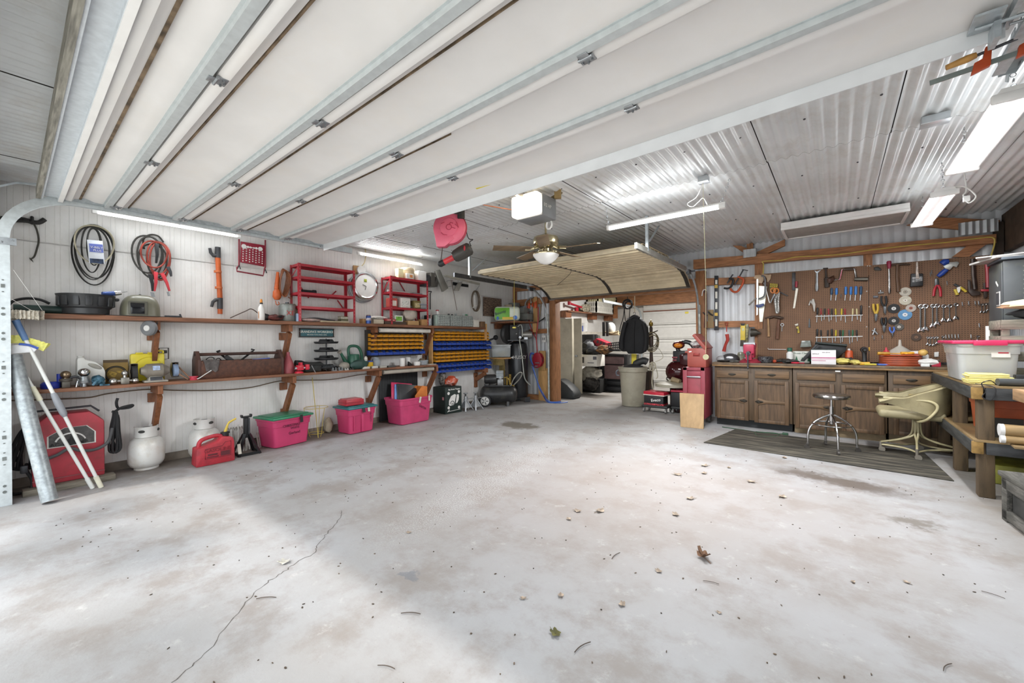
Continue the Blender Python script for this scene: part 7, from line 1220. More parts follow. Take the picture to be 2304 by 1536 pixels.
thing('spirit_level','short yellow level standing on the counter by the red vise','level',[('beam',q5([(605,955),(664,955),(662,1240),(600,1240)],7.58,.03),m('d9bd3f',.45)),('vial',q5([(620,1010),(652,1010),(652,1050),(620,1050)],7.575,.01),m('c9c489',.3)),('black_tip',q5([(604,952),(664,952),(655,980),(610,980)],7.575,.02),BLACK),('lower_grip',q5([(602,1165),(662,1165),(660,1245),(598,1245)],7.574,.03),m('43392f',.6))])
one('tape_sleeve','clear sleeve with yellow tape hanging beside the short yellow level','sleeve',q5([(668,965),(700,960),(712,1000),(690,1180),(668,1180)],7.6,.02),m('9a9263',.3,0,.5,30));one('drill_chuck','black and steel drill chuck fixed to the post by the pegboard','chuck',t5([(735,1070),(800,1070),(830,1075),(860,1080)],[.07,.06,.03,.015],7.56,0,14),m('4a463e',.4,.4))
thing('cord_loop','dark red cord hung in a long loop from a white hook','cord',[('cord',t5([(150,530),(170,560),(172,800),(160,1010)],.008,7.55,4,mb=t5([(135,560),(150,540),(155,800),(140,1010)],.008,7.55,4)),m('5b3a34',.6)),('hook',t5([(110,600),(125,530),(160,525),(175,570)],.008,7.56,4),WHITE)])
one('hook_block','small wood block with black coat hooks beside the long level','hook block',q5([(185,778),(255,775),(255,1010),(185,1010)],7.61,.03),m('8d7550',.6));one('coat_hook','black hook on the small wood block','hook',t5([(190,800),(215,830),(250,850)],.012,7.58),BLACK);one('coat_hook','black hook on the cord loop beside the wood block','hook',t5([(125,810),(150,840),(180,850)],.010,7.56),BLACK)
TANW=m('b5987a',.5,0,.12,8);SAWB=m('c9c7b9',.35,.5,.08,10)
thing('hand_saw','hand saw with pale blade and tan handle hung at the pegboard edge','saw',[('blade',q5([(835,470),(945,480),(885,930),(848,932),(835,700)],7.60,.006,0),SAWB),('handle',q5([(868,308),(900,320),(960,328),(998,322),(990,380),(960,425),(935,420),(940,380),(915,345),(880,340)],7.58,.03,.006),TANW)])
thing('hand_saw','second hand saw with lighter handle overlapping the first','saw',[('blade',q5([(808,350),(832,355),(826,840),(806,850)],7.56,.006,0),m('d8d6cf',.35,.4)),('handle',q5([(770,370),(790,335),(850,328),(905,350),(900,400),(880,440),(835,435),(830,380),(790,385)],7.55,.03,.006),m('bfa283',.5,0,.1))])
thing('hack_saw','steel bow of a hacksaw hanging among the saws','saw',[('bow',t5([(870,345),(910,360),(920,480),(905,600),(830,640)],.012,7.53,4),m('76767a',.4,.5)),('blade',t5([(905,430),(975,690),(1040,590)],.008,7.54),m('d9d7d3',.35,.4))]);one('drywall_saw','dark narrow blade slanting left from the saw bundle','saw',q5([(700,715),(800,620),(812,632),(720,722)],7.54,.012),m('6b645c',.4,.4));one('saw_guard','blue and black plastic grip at the bottom of the saw bundle','grip',q5([(788,718),(900,695),(905,720),(860,745),(815,748)],7.52,.03),m('2b3f7a',.4,0,.3,12))
for i,x in enumerate((985,1010,1035,1060)):one('nut_driver','yellow and black striped driver fanned above the orange scissors','driver',t5([(x+8,440+i*2),(x,520)],.014,7.56),m('b9a53a',.4,0,.5,40),group='drivers above the orange scissors')
thing('scissors','orange handled scissors hung on the pegboard edge','scissors',[('handle',MB().torus(Y(*c5(1020,530),7.53),.032,.010,18,6,(0,1,0),1.2).torus(Y(*c5(1060,535),7.53),.032,.010,18,6,(0,1,0),1.2),m('d07a2a',.4)),('blade',t5([(1040,570),(985,690)],.010,7.54,mb=t5([(1045,570),(1020,620)],.010,7.54)),STEEL)])
one('chain','bunch of steel chain and wire hanging below the orange scissors','chain',t5([(1100,550),(1050,640),(1060,760),(1080,815)],.02,7.56,4,mb=t5([(1095,570),(1085,700),(1090,800),(1065,810),(1055,700)],.016,7.55,4)),m('a9a7a2',.35,.6,.4,60));one('file','dark flat file sticking out right of the chain','file',q5([(1110,545),(1215,595),(1205,605),(1120,565)],7.59,.012),DGREY)
one('spirit_level','short dark level hung high on the pegboard','level',q5([(1262,305),(1275,297),(1305,300),(1310,528),(1262,528)],7.60,.025,.004),m('37373a',.4,0,.3,20));thing('pruning_saw','narrow white bladed saw with a red handle on the pegboard','saw',[('handle',t5([(1320,415),(1316,490)],.017,7.59),m('9a2b3a',.4)),('blade',q5([(1312,500),(1342,505),(1300,755),(1275,758)],7.60,.01,0),m('d5cfc0',.4,.2))])
thing('deck_brush','steel rod with flared wings hung high on the pegboard','puller',[('rod',t5([(1582,310),(1582,440)],.016,7.60,mb=t5([(1580,440),(1580,500),(1580,540)],[.018,.022,.014],7.60)),STEEL),('wings',q5([(1545,272),(1580,285),(1640,262),(1600,300),(1590,315),(1575,312)],7.60,.01),STEEL)])
one('breaker_bar','dark breaker bar hung beside the steel brace','breaker bar',t5([(1660,250),(1725,247)],.010,7.59,mb=t5([(1693,250),(1700,360),(1706,370),(1710,490)],[.012,.014,.030,.03],7.59)),m('3a302a',.5,.2))
thing('hand_brace','chrome carpenter brace with dark wooden knob on the pegboard','brace',[('crank',t6([(80,360),(150,355),(175,240),(215,232),(325,232),(345,330)],.012,7.59),CHROME),('sweep_grip',t6([(205,235),(310,232)],.022,7.59),m('4a3a30',.5)),('knob',t6([(28,400),(40,360),(60,345),(75,370)],[.03,.05,.05,.03],7.59,0,12),m('4a2f22',.5)),('chuck',t6([(325,352),(480,352)],[.026,.03],7.59,0,12),m('6a665e',.3,.7))])
def driver(u,v0,v1,v2,mat,label,grp,r=.013,du=0.,dv=0):
 y=7.604;thing('screwdriver',label,'screwdriver',[('handle',ptube([(u,v0),(u+du*.2,v0+2),(u+du*.6,v1-2),(u+du,v1)],y,[r*.7,r,r,r*.6],10,0),mat),('shaft',ptube([(u+du,v1),(u+du*2.2,v2)],y,.005,6,0),STEEL)],group=grp)
BLH=m('3b7bc4',.35,0,.08);BLD=m('2c4a68',.4)
for i,x in enumerate((60,117,225,285,343,402)):u,v=c6(x,440);driver(u,v-(1 if i>3 else 0)+(3 if i<2 else 0),v+18,v+31,(BLD,BLH,BLH,BLH,BLH,BLD)[i],('dark handled driver at the near end of the row of six','blue driver next to the dark one at the near end of the row','blue driver just right of the gap in the upper row','middle one of three bright blue drivers right of the gap','third bright blue driver right of the gap in the upper row','dark blue driver at the far end of the upper row')[i],'upper row of blue drivers',.016,-1)
K2={'k':m('232324',.4),'r':m('9a2c30',.4),'y':m('cdb62f',.4),'c':m('cfc08f',.4),'g':m('2c6b48',.4),'s':m('50565a',.4)};NM={'k':'black','r':'red','y':'yellow','c':'cream','g':'green','s':'grey'}
for row,(us,cs_,v)in enumerate((((1839.5,1847,1856,1864,1872,1880,1894,1901,1919,1927.5,1938),'krkrkyyrcck',694),((1839,1847,1863,1871.5,1881,1890,1897,1910.5,1919,1927.5),'kkkkykgsgk',742))):
 for i,(u,k)in enumerate(zip(us,cs_)):
  big=2 if k=='k' and i in(0,10,3)else 0
  driver(u,v-big-(5 if i==10 else 0),v+14,v+31-(i*3)%7,K2[k],'%s screwdriver %s in the %s rack on the pegboard'%(NM[k],('nearest the saws','second from the saws','third from the saws','fourth from the saws','fifth from the saws','sixth from the saws','seventh from the saws','eighth from the saws','ninth from the saws','tenth from the saws','at the far end')[i],('upper','lower')[row]),('upper','lower')[row]+' screwdriver rack',.010+.003*(big>0),(1 if i%2 else-1)*.8)
for v0,v1,n_ in((711,708,'upper'),(758.5,756,'lower')):one('tool_rack','thin white wire rack holding the %s row of screwdrivers'%n_,'rack',ptube([(1835,v0),(1941,v1)],7.608,.0035,6,0,ptube([(1835,v0+1),(1941,v1+1)],7.585,.003,6,0)),WHITE)
def hammer(h,hd,mat,label):thing('hammer',label,'hammer',[('handle',h,mat),('head',hd,m('4c3b2f',.5,.3,.2,20))])
hammer(t5([(957,890),(962,1000),(965,1120)],[.014,.016,.018],7.59),t5([(915,882),(960,880),(1015,870)],[.010,.018,.022],7.59,0,10),m('a5815a',.5,0,.1),'claw hammer with pale handle under the hand saws');hammer(t5([(1095,900),(1085,1000),(1075,1150)],[.017,.022,.026],7.59),t5([(1010,865),(1080,872),(1105,880),(1155,885)],[.012,.024,.026,.012],7.59,0,10),m('6b4733',.5,0,.15),'claw hammer with dark brown handle beside the pale one');hammer(t6([(828,175),(826,330),(840,500)],[.018,.020,.022],7.59),t6([(760,190),(830,178),(975,182)],[.012,.018,.010],7.59,0,8),m('5f4430',.5,0,.15),'hammer with long dark handle hung near the red torque wrench')
thing('ring_wrench','small pale ring key hung by the dark hammer','wrench',[('ring',MB().torus(Y(*c5(1138,970),7.6),.02,.005,14,6,(0,1,0)).tube([Y(*c5(1136,985),7.6),Y(*c5(1133,1052),7.6)],.005,6),STEEL)]);thing('utility_knife','yellow and black snips hung low on the pegboard','snips',[('grip',q5([(1315,1000),(1345,985),(1362,1070),(1335,1075)],7.59,.03,.006),m('bfa73a',.4,0,.5,25)),('jaw',q5([(1295,965),(1340,950),(1345,980),(1310,985)],7.60,.015),m('b5ada0',.4,.4))]);one('chisel','grey flat chisel hung between the snips and screwdrivers','chisel',q5([(1480,890),(1490,890),(1500,1005),(1470,1005)],7.6,.02,.003),m('56595c',.4,.3));one('cord_bundle','white cord and silver clip hung above the screwdriver racks','cord',t5([(1535,640),(1525,680),(1545,710),(1548,800)],[.012,.03,.02,.006],7.59,mb=t5([(1500,660),(1480,720)],.008,7.6)),m('c9c5bd',.5,0,.1))
one('outlet_plate','dark green outlet plate on the pegboard above the vise','outlet',q5([(880,1140),(945,1138),(945,1238),(880,1240)],7.62,.02,.004),m('3b443c',.5,0,.2,30));thing('hanging_tray','clear plastic tray hung low on the pegboard','tray',[('tray',q5([(1385,1172),(1495,1170),(1512,1250),(1365,1258)],7.52,.1,.006),m('8e9791',.2,0,.1,alpha=.7))]);one('wire_rod','bent white wire rod low on the pegboard','rod',t5([(955,1265),(958,1282),(1190,1285)],.005,7.6),WHITE)
for x,y,r,c_,hc,l in((918,500,.060,'b9b2a4','8f8878','pale grey grinding disc, top one of the column'),(918,600,.062,'c2bba9','d8d2c4','worn cream disc under the topmost grey one'),(783,695,.064,'222223','cfcdc9','black disc with a white centre beside the torque wrench'),(983,690,.052,'b5aaa0','9a5544','small pale disc with a rusty centre'),(915,767,.070,'5f8fb8','d5d8da','large light blue disc'),(783,838,.056,'262627','b5b2ad','plain black disc under the white centred one'),(845,910,.048,'5a554e','cfccc5','small dark disc with a white ring near the blue pliers'),(1045,1030,.050,'4b3a2e','7a5a44','brown ring shaped disc low on the pegboard')):
 c0=Y(*c6(x,y),7.604);thing('grinding_disc',l+' hung on the pegboard','disc',[('disc',MB().lathe([(.012,-.003),(r,-.003),(r,.003),(.012,.003)],c0,28,(0,-1,0)),m(c_,.7,0,.12,30)),('hub',MB().lathe([(.006,.004),(r*.38,.004),(r*.36,.009),(.006,.009)],c0,20,(0,-1,0)),m(hc,.5))])
thing('torque_wrench','long torque wrench with a dark red handle on the pegboard','wrench',[('handle',t6([(728,140),(728,155),(730,230)],[.020,.028,.016],7.59,0,12),m('8c2440',.4)),('shaft',t6([(730,230),(733,430),(735,490),(735,520)],[.011,.011,.016,.010],7.59),CHROME)]);one('clip','small black spring clip near the top of the pegboard','clip',q6([(552,215),(600,205),(642,235),(640,250),(560,250)],7.6,.03,.004),m('2d2b28',.5,.2));one('lock_set','steel padlock hung left of the black nippers','lock',q6([(540,545),(605,545),(600,572),(545,572)],7.6,.03,.004),DKSTEEL)
one('hinge_piece','steel bracket hung beside the padlock','bracket',t6([(600,515),(665,508)],.014,7.6,mb=t6([(630,480),(632,510)],.008,7.6)),STEEL)
thing('dust_brush','black box brush with a pale worn handle on the pegboard','brush',[('box',q6([(985,285),(1130,285),(1128,430),(975,440)],7.55,.08,.01),BLACK),('handle',q6([(1045,150),(1068,150),(1072,270),(1085,345),(1045,345),(1040,270)],7.53,.03,.006),m('c5b8ad',.5,0,.3,20)),('box_print',q6([(1000,330),(1120,320),(1118,370),(1000,390)],7.547,.003,0),m('8d8d8d',.5,0,.6,50))])
thing('pipe_cutter','blue handled pipe cutter hung at the top of the pegboard','pipe cutter',[('handle',t6([(1300,320),(1340,290),(1400,240)],[.02,.03,.026],7.57,0,12),BLUE),('grip',t6([(1345,175),(1380,150),(1425,145)],[.035,.04,.03],7.57,0,12),BLUE),('jaw',q6([(1360,200),(1420,150),(1470,150),(1530,145),(1552,160),(1520,215),(1480,200),(1440,245),(1385,230)],7.57,.03,.006),m('a9aaa5',.4,.4))])
def pliers(a,b_,piv,hl,hr,mat,jaw,label,r=.014):
 thing('pliers',label,'pliers',[('handle',t6(hl,r,7.58,3),mat),('handle',t6(hr,r,7.575,3),mat),('jaws',q6(jaw,7.57,.02,.003),m('4a4b4d',.35,.6))])
pliers(0,0,0,[(1285,420),(1260,470),(1248,550)],[(1300,420),(1325,470),(1330,555)],m('b02030',.35),[(1262,350),(1285,335),(1310,350),(1320,430),(1290,450),(1262,430)],'wire stripping pliers with bright red handles')
pliers(0,0,0,[(545,640),(548,700),(572,755)],[(592,640),(598,700),(580,755)],m('c9a63a',.4),[(560,755),(598,755),(592,830),(575,850),(562,830)],'pliers with yellow handles on the pegboard')
pliers(0,0,0,[(640,550),(640,620),(668,670)],[(690,548),(700,620),(682,670)],BLACK,[(660,670),(700,670),(698,740),(685,770),(668,740)],'long black handled nippers above the black pliers',.012)
pliers(0,0,0,[(648,800),(642,850),(662,890)],[(685,798),(695,850),(680,890)],BLACK,[(652,890),(692,885),(690,950),(675,980),(655,950)],'slip joint pliers with black handles and bright jaws')
pliers(0,0,0,[(740,910),(738,945),(762,978)],[(782,908),(790,945),(772,978)],m('4a6fc0',.4),[(758,978),(782,978),(778,1010),(770,1040),(762,1010)],'small pliers with blue handles',.010)
one('puller','small silver gear puller hung under the yellow pliers','puller',t6([(530,950),(560,960),(595,995)],.010,7.59,mb=t6([(565,925),(555,965),(540,1000)],.010,7.59)),STEEL);thing('snips','yellow handled snips with a white tag at the right of the pegboard','snips',[('handle',t6([(1500,470),(1525,535)],.016,7.58,mb=t6([(1560,445),(1630,500)],.014,7.58)),m('cdb23a',.4)),('jaw',t6([(1490,410),(1540,440)],.014,7.59),DGREY),('tag',q6([(1520,450),(1570,435),(1555,500),(1530,520)],7.57,.006,0),WHITE)])
PWm=m('453a34',.45,.4,.2,12)
thing('pipe_wrench','large dark pipe wrench hung upside down at the pegboard end','pipe wrench',[('handle',t6([(1708,115),(1715,300),(1735,470)],.022,7.57,0,8,flat=(.024,.018)),PWm),('jaw',q6([(1650,360),(1685,365),(1690,450),(1720,480),(1800,500),(1790,540),(1700,548),(1655,500)],7.55,.04,.006),PWm)])
thing('pipe_wrench','red handled pipe wrench partly hidden by the grey locker','pipe wrench',[('handle',t6([(1868,130),(1880,300),(1885,450)],.02,7.56,0,8,flat=(.022,.018)),m('a8303a',.4)),('jaw',q6([(1800,470),(1900,465),(1900,495),(1805,495)],7.55,.04,.006),m('a8303a',.4)),('hook_jaw',q6([(1830,395),(1870,390),(1880,560),(1840,580)],7.56,.03,.004),PWm)])
def wrench(x,y0,y1,label,r=.010,du=0):
 a,b_=Y(*c6(x,y0),7.60),Y(*c6(x-du,y1),7.60);w_=(a-b_).length
 thing('combination_wrench',label,'wrench',[('shank',MB().tube([a,b_],r,8,flat=(r,r*.45)),CHROME),('ring_end',MB().torus(a,r*1.6,r*.6,16,6,(0,1,0)),CHROME),('open_end',MB().poly([b_+V((s_*r*1.0*k,-.004,z_*r))for s_,k,z_ in((-1,1,2),(1,1,2),(1,2.4,-.5),(1,1.6,-2.4),(1,.7,-.9),(-1,.7,-.9),(-1,1.6,-2.4),(-1,2.4,-.5))],(0,.009,0),.001),CHROME)],group='hanging wrenches')
for(x,y0,y1,r),l in zip(((1100,672,945,.015),(1152,668,935,.015),(1240,665,895,.013),(1290,663,870,.013),(1367,668,830,.012),(1437,665,830,.011),(1510,650,805,.011)),('longest','second longest','third','fourth','fifth','sixth','seventh and shortest')):wrench(x,y0,y1,l+' chrome wrench counted from the discs in the middle row',r)
for x,y0,y1,l in((1810,650,735,'small wrench hung first before the grey locker'),(1848,645,735,'small wrench hung second before the grey locker'),(1885,640,715,'small wrench half hidden by the grey locker'),(1180,1035,1110,'first little wrench hung low by the pink topped tub'),(1212,1035,1120,'second little wrench hung low by the pink topped tub'),(1252,1035,1120,'third little wrench hung low by the pink topped tub'),(1288,1032,1100,'fourth little wrench hung low by the pink topped tub'),(1357,1025,1075,'little wrench just above the pink cover'),(1765,1020,1070,'little wrench above the far end of the pink cover')):wrench(x,y0,y1,l,.007)
hk0=None
for x,y in((1583,640),(1657,630),(1733,628),(1773,628),(1780,890),(1392,1022),(1428,1020),(1463,1018),(1500,1018),(1537,1016),(1685,1018),(1225,270),(1210,295),(1405,395),(555,1040),(650,1025),(168,545)):
 p=Y(*c6(x,y),7.60)
 if hk0 is None:hk0=one('peg_hook','short empty silver peg hook in the pegboard','hook',MB().tube([(0,.04,.02),(0,0,.02),(0,-.012,-.02),(0,-.03,-.03)],.005,6),STEEL,at=p,group='empty peg hooks')
 else:dup(hk0,p)
for nm,pts in(('top',[(1706,590),(1717,588),(1760,585),(1790,578),(1850,575),(1900,571),(1960,562),(2040,553),(2130,545),(2200,536),(2232,534),(2238,545),(2230,575)]),):one('wall_cable','yellow cable stapled along the truss beam above the pegboard','cable',ptube([(1717,616),(1718,594)]+pts[1:],7.53,.008,6),m('cbb45a',.5))
# ---- on the counter
ZC2=.991
def on_c(u,y=7.3):return PY(u,800,y).x
def cbx(name,label,cat,u0,u1,v0,y,d,mat,ch=(),bev=.004):
 x0,x1=on_c(u0,y),on_c(u1,y);h=pz((u0+u1)/2,v0,y)-ZC2
 mb=MB().box(((x0+x1)/2,y+d/2,ZC2+h/2),(x1-x0,d,h),bev=bev);return thing(name,label,cat,[('body',mb,mat)]+list(ch))if ch else one(name,label,cat,mb,mat)
VR2=m('b02a48',.4,0,.08);vc=V((on_c(1687,7.10),7.13,ZC2));vs_=1.22
VS=lambda mb:mb.xf(MX.Translation(vc)@MX.Diagonal((1,1,vs_,1))@MX.Translation(-vc))
thing('bench_vise','large red bench vise with black crank bolted to the counter','vise',[('base',VS(MB().lathe([(0,0),(.16,0),(.165,.015),(.12,.03),(.09,.05),(0,.05)],vc,28)),m('8c2a38',.45,0,.12)),('body',VS(MB().box(vc+V((0,.02,.13)),(.13,.2,.15),bev=.025).box(vc+V((0,.03,.21)),(.15,.1,.07),bev=.015)),VR2),('front_jaw',VS(MB().box(vc+V((0,-.10,.17)),(.145,.07,.12),bev=.015).box(vc+V((0,-.10,.09)),(.08,.07,.12),bev=.01)),VR2),('jaw_plate',VS(MB().box(vc+V((0,-.055,.235)),(.15,.02,.03))),STEEL),('screw',VS(MB().cyl(vc+V((0,-.19,.12)),vc+V((0,-.12,.12)),.026,n=14)),DKSTEEL),('handle',VS(MB().cyl(vc+V((.0,-.20,.13)),vc+V((.0,-.21,-.06)),.010,n=8).sph(vc+V((0,-.21,-.06)),.014,8,6)),DKSTEEL)])
hc2=V((on_c(1640,7.25),7.25,ZC2))
thing('face_shield','grey and black cap with an oval badge at the near end of the counter','cap',[('dome',MB().sph(hc2+V((.02,0,.045)),(.13,.12,.09),18,10),m('4a4a4c',.5,0,.2)),('visor',MB().sph(hc2+V((-.09,-.03,.04)),(.09,.08,.06),16,8),m('9d9d9e',.4)),('badge',MB().sph(hc2+V((.03,-.105,.07)),(.055,.012,.022),14,6),m('d9d9dc',.4))]);one('glass_jar','clear jar with a yellow label between the cap and vise','jar',MB().lathe([(0,0),(.05,0),(.055,.10),(.04,.15),(0,.16)],(on_c(1667,7.35),7.35,ZC2),18),m('a8a48a',.2,0,.3,12,alpha=.75))
JUNK=[m('2d2b29',.6,0,.3,20),m('4d3a2c',.6,0,.3,20),m('6b6965',.4,.5,.2,20),m('8c2f2c',.5),m('3b4a6a',.5)]
def junk(name,label,cat,u,y,r,mat,s,amp=.35):return one(name,label,cat,lump((on_c(u,y),y,ZC2),r,s,amp),mat)
junk('wire_coil','dark tangled wire and bits under the grey cap','wire',1628,7.08,(.10,.06,.018),JUNK[0],2,.5);junk('socket_set','silver and black bits scattered before the cap','bits',1655,7.06,(.10,.05,.02),JUNK[2],3,.5);c0=V((on_c(1722,7.15),7.15,ZC2));one('wire_spool','ribbed black and silver wire spool beside the vise','spool',MB().lathe([(.03,0),(.09,.004),(.10,.02),(.10,.08),(.085,.095),(.03,.09)],c0,26),m('5a5a5d',.3,.5,.6,60))
one('pliers','orange and black pliers lying beyond the wire spool','pliers',MB().tube([(on_c(1740,7.16),7.16,ZC2+.025),(on_c(1752,7.12),7.12,ZC2+.02),(on_c(1768,7.1),7.10,ZC2+.015)],[.025,.02,.012],8),m('b0492c',.5));junk('tool_heap','dark heap of small tools before the black organizer','tools',1772,7.14,(.16,.09,.03),JUNK[0],5,.5);junk('tool_heap','brown bits scattered on the counter before the tree print box','tools',1765,7.28,(.12,.08,.035),JUNK[1],6,.5);one('snips','red handled snips on the counter edge before the organizer','snips',MB().torus((on_c(1789,7.03),7.03,ZC2+.014),.04,.012,16,6,(0,0,1),.5).bar((on_c(1789,7.03)+.03,7.04,ZC2+.012),(on_c(1789,7.03)+.10,7.08,ZC2+.012),.02,.012),m('b3263a',.4))
x0,x1=on_c(1783,7.42),on_c(1822,7.42);tz=ZC2
thing('tin_box','white box printed with green trees behind the counter clutter','box',[('box',MB().box(((x0+x1)/2,7.47,tz+.085),(x1-x0,.08,.17),bev=.004),m('d8d8cf',.5)),('tree_print',MB().poly([(x0+.03,7.428,tz+.02),(x0+.05,7.428,tz+.10),(x0+.07,7.428,tz+.02)],(0,.003,0)).poly([(x0+.10,7.428,tz+.02),(x0+.12,7.428,tz+.085),(x0+.14,7.428,tz+.02)],(0,.003,0)).poly([(x0+.18,7.428,tz+.02),(x0+.205,7.428,tz+.10),(x0+.23,7.428,tz+.02)],(0,.003,0)),m('2f6b4a',.6)),('lettering',MB().text('Green Clean',.035,T((x0+x1)/2,7.427,tz+.14),.002),m('3a5a48',.6))])
bc_=V((on_c(1777,7.36),7.36,tz));thing('bottle','white bottle with a green cap beside the tree print box','bottle',[('bottle',MB().lathe([(0,0),(.042,0),(.044,.14),(.02,.17),(.02,.185),(0,.185)],bc_,18),WHITE),('cap',MB().lathe([(.03,.17),(.032,.22),(.02,.225),(0,.225)],bc_,16),GREEN)])
thing('organizer','black tilted plastic tray propped up behind the white striped box','tray',[('side',px_([c5(1370,1425),(1836,774),(1842,774),c5(1420,1440)],7.12,.03),BLACK),('tray',px_([(1835,770),(1905,776),(1903,790),(1884,806),(1835,806),(1810,806),(1828,786)],7.22,.30,.008),BLACK),('rim',ptube([(1834,771),(1906,777)],7.20,.018,8,0),m('1e2422',.5))])
y_=7.04;x0,x1=on_c(1825,y_),on_c(1881,y_);h_=pz(1850,787,y_)-tz
PKS=m('b0507a',.5)
thing('carton','white carton with pink stripes at the front of the counter','box',[('carton',MB().box(((x0+x1)/2,y_+.09,tz+h_/2),(x1-x0,.18,h_),bev=.003),m('dedada',.5,0,.03)),('stripe',MB().box(((x0+x1)/2,y_-.001,tz+h_*.46),(x1-x0-.004,.003,.012)).box(((x0+x1)/2-.05,y_-.001,tz+h_*.26),(x1-x0-.12,.003,.006)).box(((x0+x1)/2,y_-.001,tz+h_*.36),(x1-x0-.004,.002,.004)),PKS),('lettering',MB().text('NITRILE',.022,T(x0+.05,y_-.002,tz+h_*.72),.002).text('exam gloves',.018,T((x0+x1)/2+.03,y_-.002,tz+h_*.84),.002),m('5d5658',.6)),('lid',MB().box(((x0+x1)/2,y_+.09,tz+h_+.004),(x1-x0+.004,.184,.008)),m('2c3a34',.6))])
junk('work_glove','yellow crumpled glove on the counter by the pink striped carton','glove',1893,7.10,(.10,.07,.045),m('cfc06a',.8,0,.15,12),8,.45);junk('work_glove','second yellow crumpled glove beside the first','glove',1925,7.12,(.07,.06,.035),m('cdbd68',.8,0,.2,12),9,.45);junk('tool_heap','dark fittings between the two yellow gloves','tools',1910,7.18,(.06,.05,.05),JUNK[0],11)
c0=V((on_c(1910,7.30),7.30,tz));thing('spray_can','orange spray can at the end of the black tray','can',[('can',MB().lathe([(0,0),(.045,0),(.045,.17),(.03,.19),(0,.19)],c0,20),m('c0522a',.4)),('nozzle',MB().lathe([(.018,.19),(.014,.215),(0,.215)],c0,12),WHITE)])
c0=V((on_c(1945,7.15),7.15,tz));thing('cordless_drill','black cordless drill standing on its yellow battery','drill',[('battery',MB().box(c0+V((0,0,.02)),(.11,.12,.04),bev=.01),m('cf9f2a',.4)),('grip',MB().tube([c0+V((0,0,.04)),c0+V((0,.01,.12)),c0+V((0,.02,.19))],[.028,.026,.032],12),BLACK),('body',MB().cyl(c0+V((0,.09,.20)),c0+V((0,-.08,.20)),.042,.035,16).cyl(c0+V((0,-.08,.20)),c0+V((0,-.13,.20)),.028,.015,14),BLACK),('yellow_band',MB().box(c0+V((.05,.04,.21)),(.012,.06,.05),bev=.004),m('cf9f2a',.4))])
for u,v,l,c_ in((1958,7.06,'yellow marker lying before the drill','cdb93a'),(1972,7.10,'blue marker lying behind the yellow one','2b3f8c'),(1990,7.05,'blue and white marker before the orange coil','3f62b0')):x=on_c(u,v);one('marker',l,'marker',MB().cyl((x-.06,v,tz+.012),(x+.06,v+.01,tz+.012),.012,n=10),m(c_,.4))
c0=V((on_c(2025,7.20),7.20,tz));cr_=MB()
for i in range(7):cr_.torus(c0+V((0,0,.022+.014*i)),.195-.006*(i%2),.010,32,6,(0,0,1))
thing('extension_cord','orange extension cord wound flat on a reel on the counter','cord reel',[('coil',cr_,m('9a4a30',.5,0,.1)),('flange',MB().lathe([(0,0),(.21,0),(.215,.01),(0,.01)],c0,32).lathe([(0,.125),(.20,.125),(.205,.135),(0,.137)],c0,32),m('c0502a',.45))]);x=c0.x
one('screwdriver','yellow handled tools lying on top of the orange reel','tool',MB().cyl((x-.22,7.12,tz+.155),(x-.10,7.14,tz+.155),.02,n=10).cyl((x-.10,7.14,tz+.155),(x+.06,7.10,tz+.155),.008,n=6).cyl((x+.0,7.10,tz+.16),(x+.12,7.16,tz+.16),.018,n=10),m('cf9a35',.45,0,.3,12));junk('wood_pulley','wooden yoyo shaped block on the orange reel edge','block',2077,7.12,(.045,.04,.04),m('c9a257',.5),3,.1).location.z+=.13
c0=V((on_c(2025,7.45),7.45,tz));one('funnel','translucent white funnel upside down behind the orange reel','funnel',MB().lathe([(.15,0),(.155,.03),(.14,.12),(.10,.19),(.035,.24),(.02,.25),(.012,.33),(0,.33)],c0,28),m('c4bdb2',.3,0,.08,8,alpha=.8));c0=V((on_c(1994,7.42),7.42,tz));thing('bottle','white bottle with a red pointed cap left of the funnel','bottle',[('bottle',MB().lathe([(0,0),(.06,0),(.06,.12),(.045,.15),(0,.155)],c0,18),WHITE),('cap',MB().lathe([(.04,.15),(.03,.18),(.012,.20),(.008,.23),(0,.23)],c0,14),m('c23a48',.4))])
c0=V((on_c(2064,7.42),7.42,tz));thing('jar','orange jar with a wide white cap right of the funnel','jar',[('jar',MB().lathe([(0,0),(.065,0),(.065,.15),(0,.15)],c0,20),m('c4553a',.4)),('cap',MB().lathe([(.07,.15),(.07,.18),(0,.185)],c0,20),WHITE)]);c0=V((on_c(2079,7.25),7.25,tz));thing('glue_bottle','white glue bottle with an orange tip beside the orange jar','bottle',[('bottle',MB().lathe([(0,0),(.045,0),(.045,.13),(.02,.17),(0,.175)],c0,16),WHITE),('tip',MB().lathe([(.018,.17),(.015,.20),(0,.20)],c0,12),m('c9542c',.4))])
junk('rag','white crumpled rag between the orange reel and clear tub','rag',2085,7.12,(.12,.08,.05),m('cfccc8',.9,0,.1),17,.4);cbx('sponge','white sponge block on the counter before the white rag','block',2072,2092,818,7.04,.08,m('d9d9d6',.7));cbx('small_box','dark red small box beside the clear tub','box',2096,2117,815,7.06,.12,m('a0263c',.45));one('wall_outlet','white outlet on the pegboard beside the clear tub','outlet',q6([(1257,1205),(1310,1200),(1308,1258),(1257,1260)],7.6,.03,.004),WHITE)

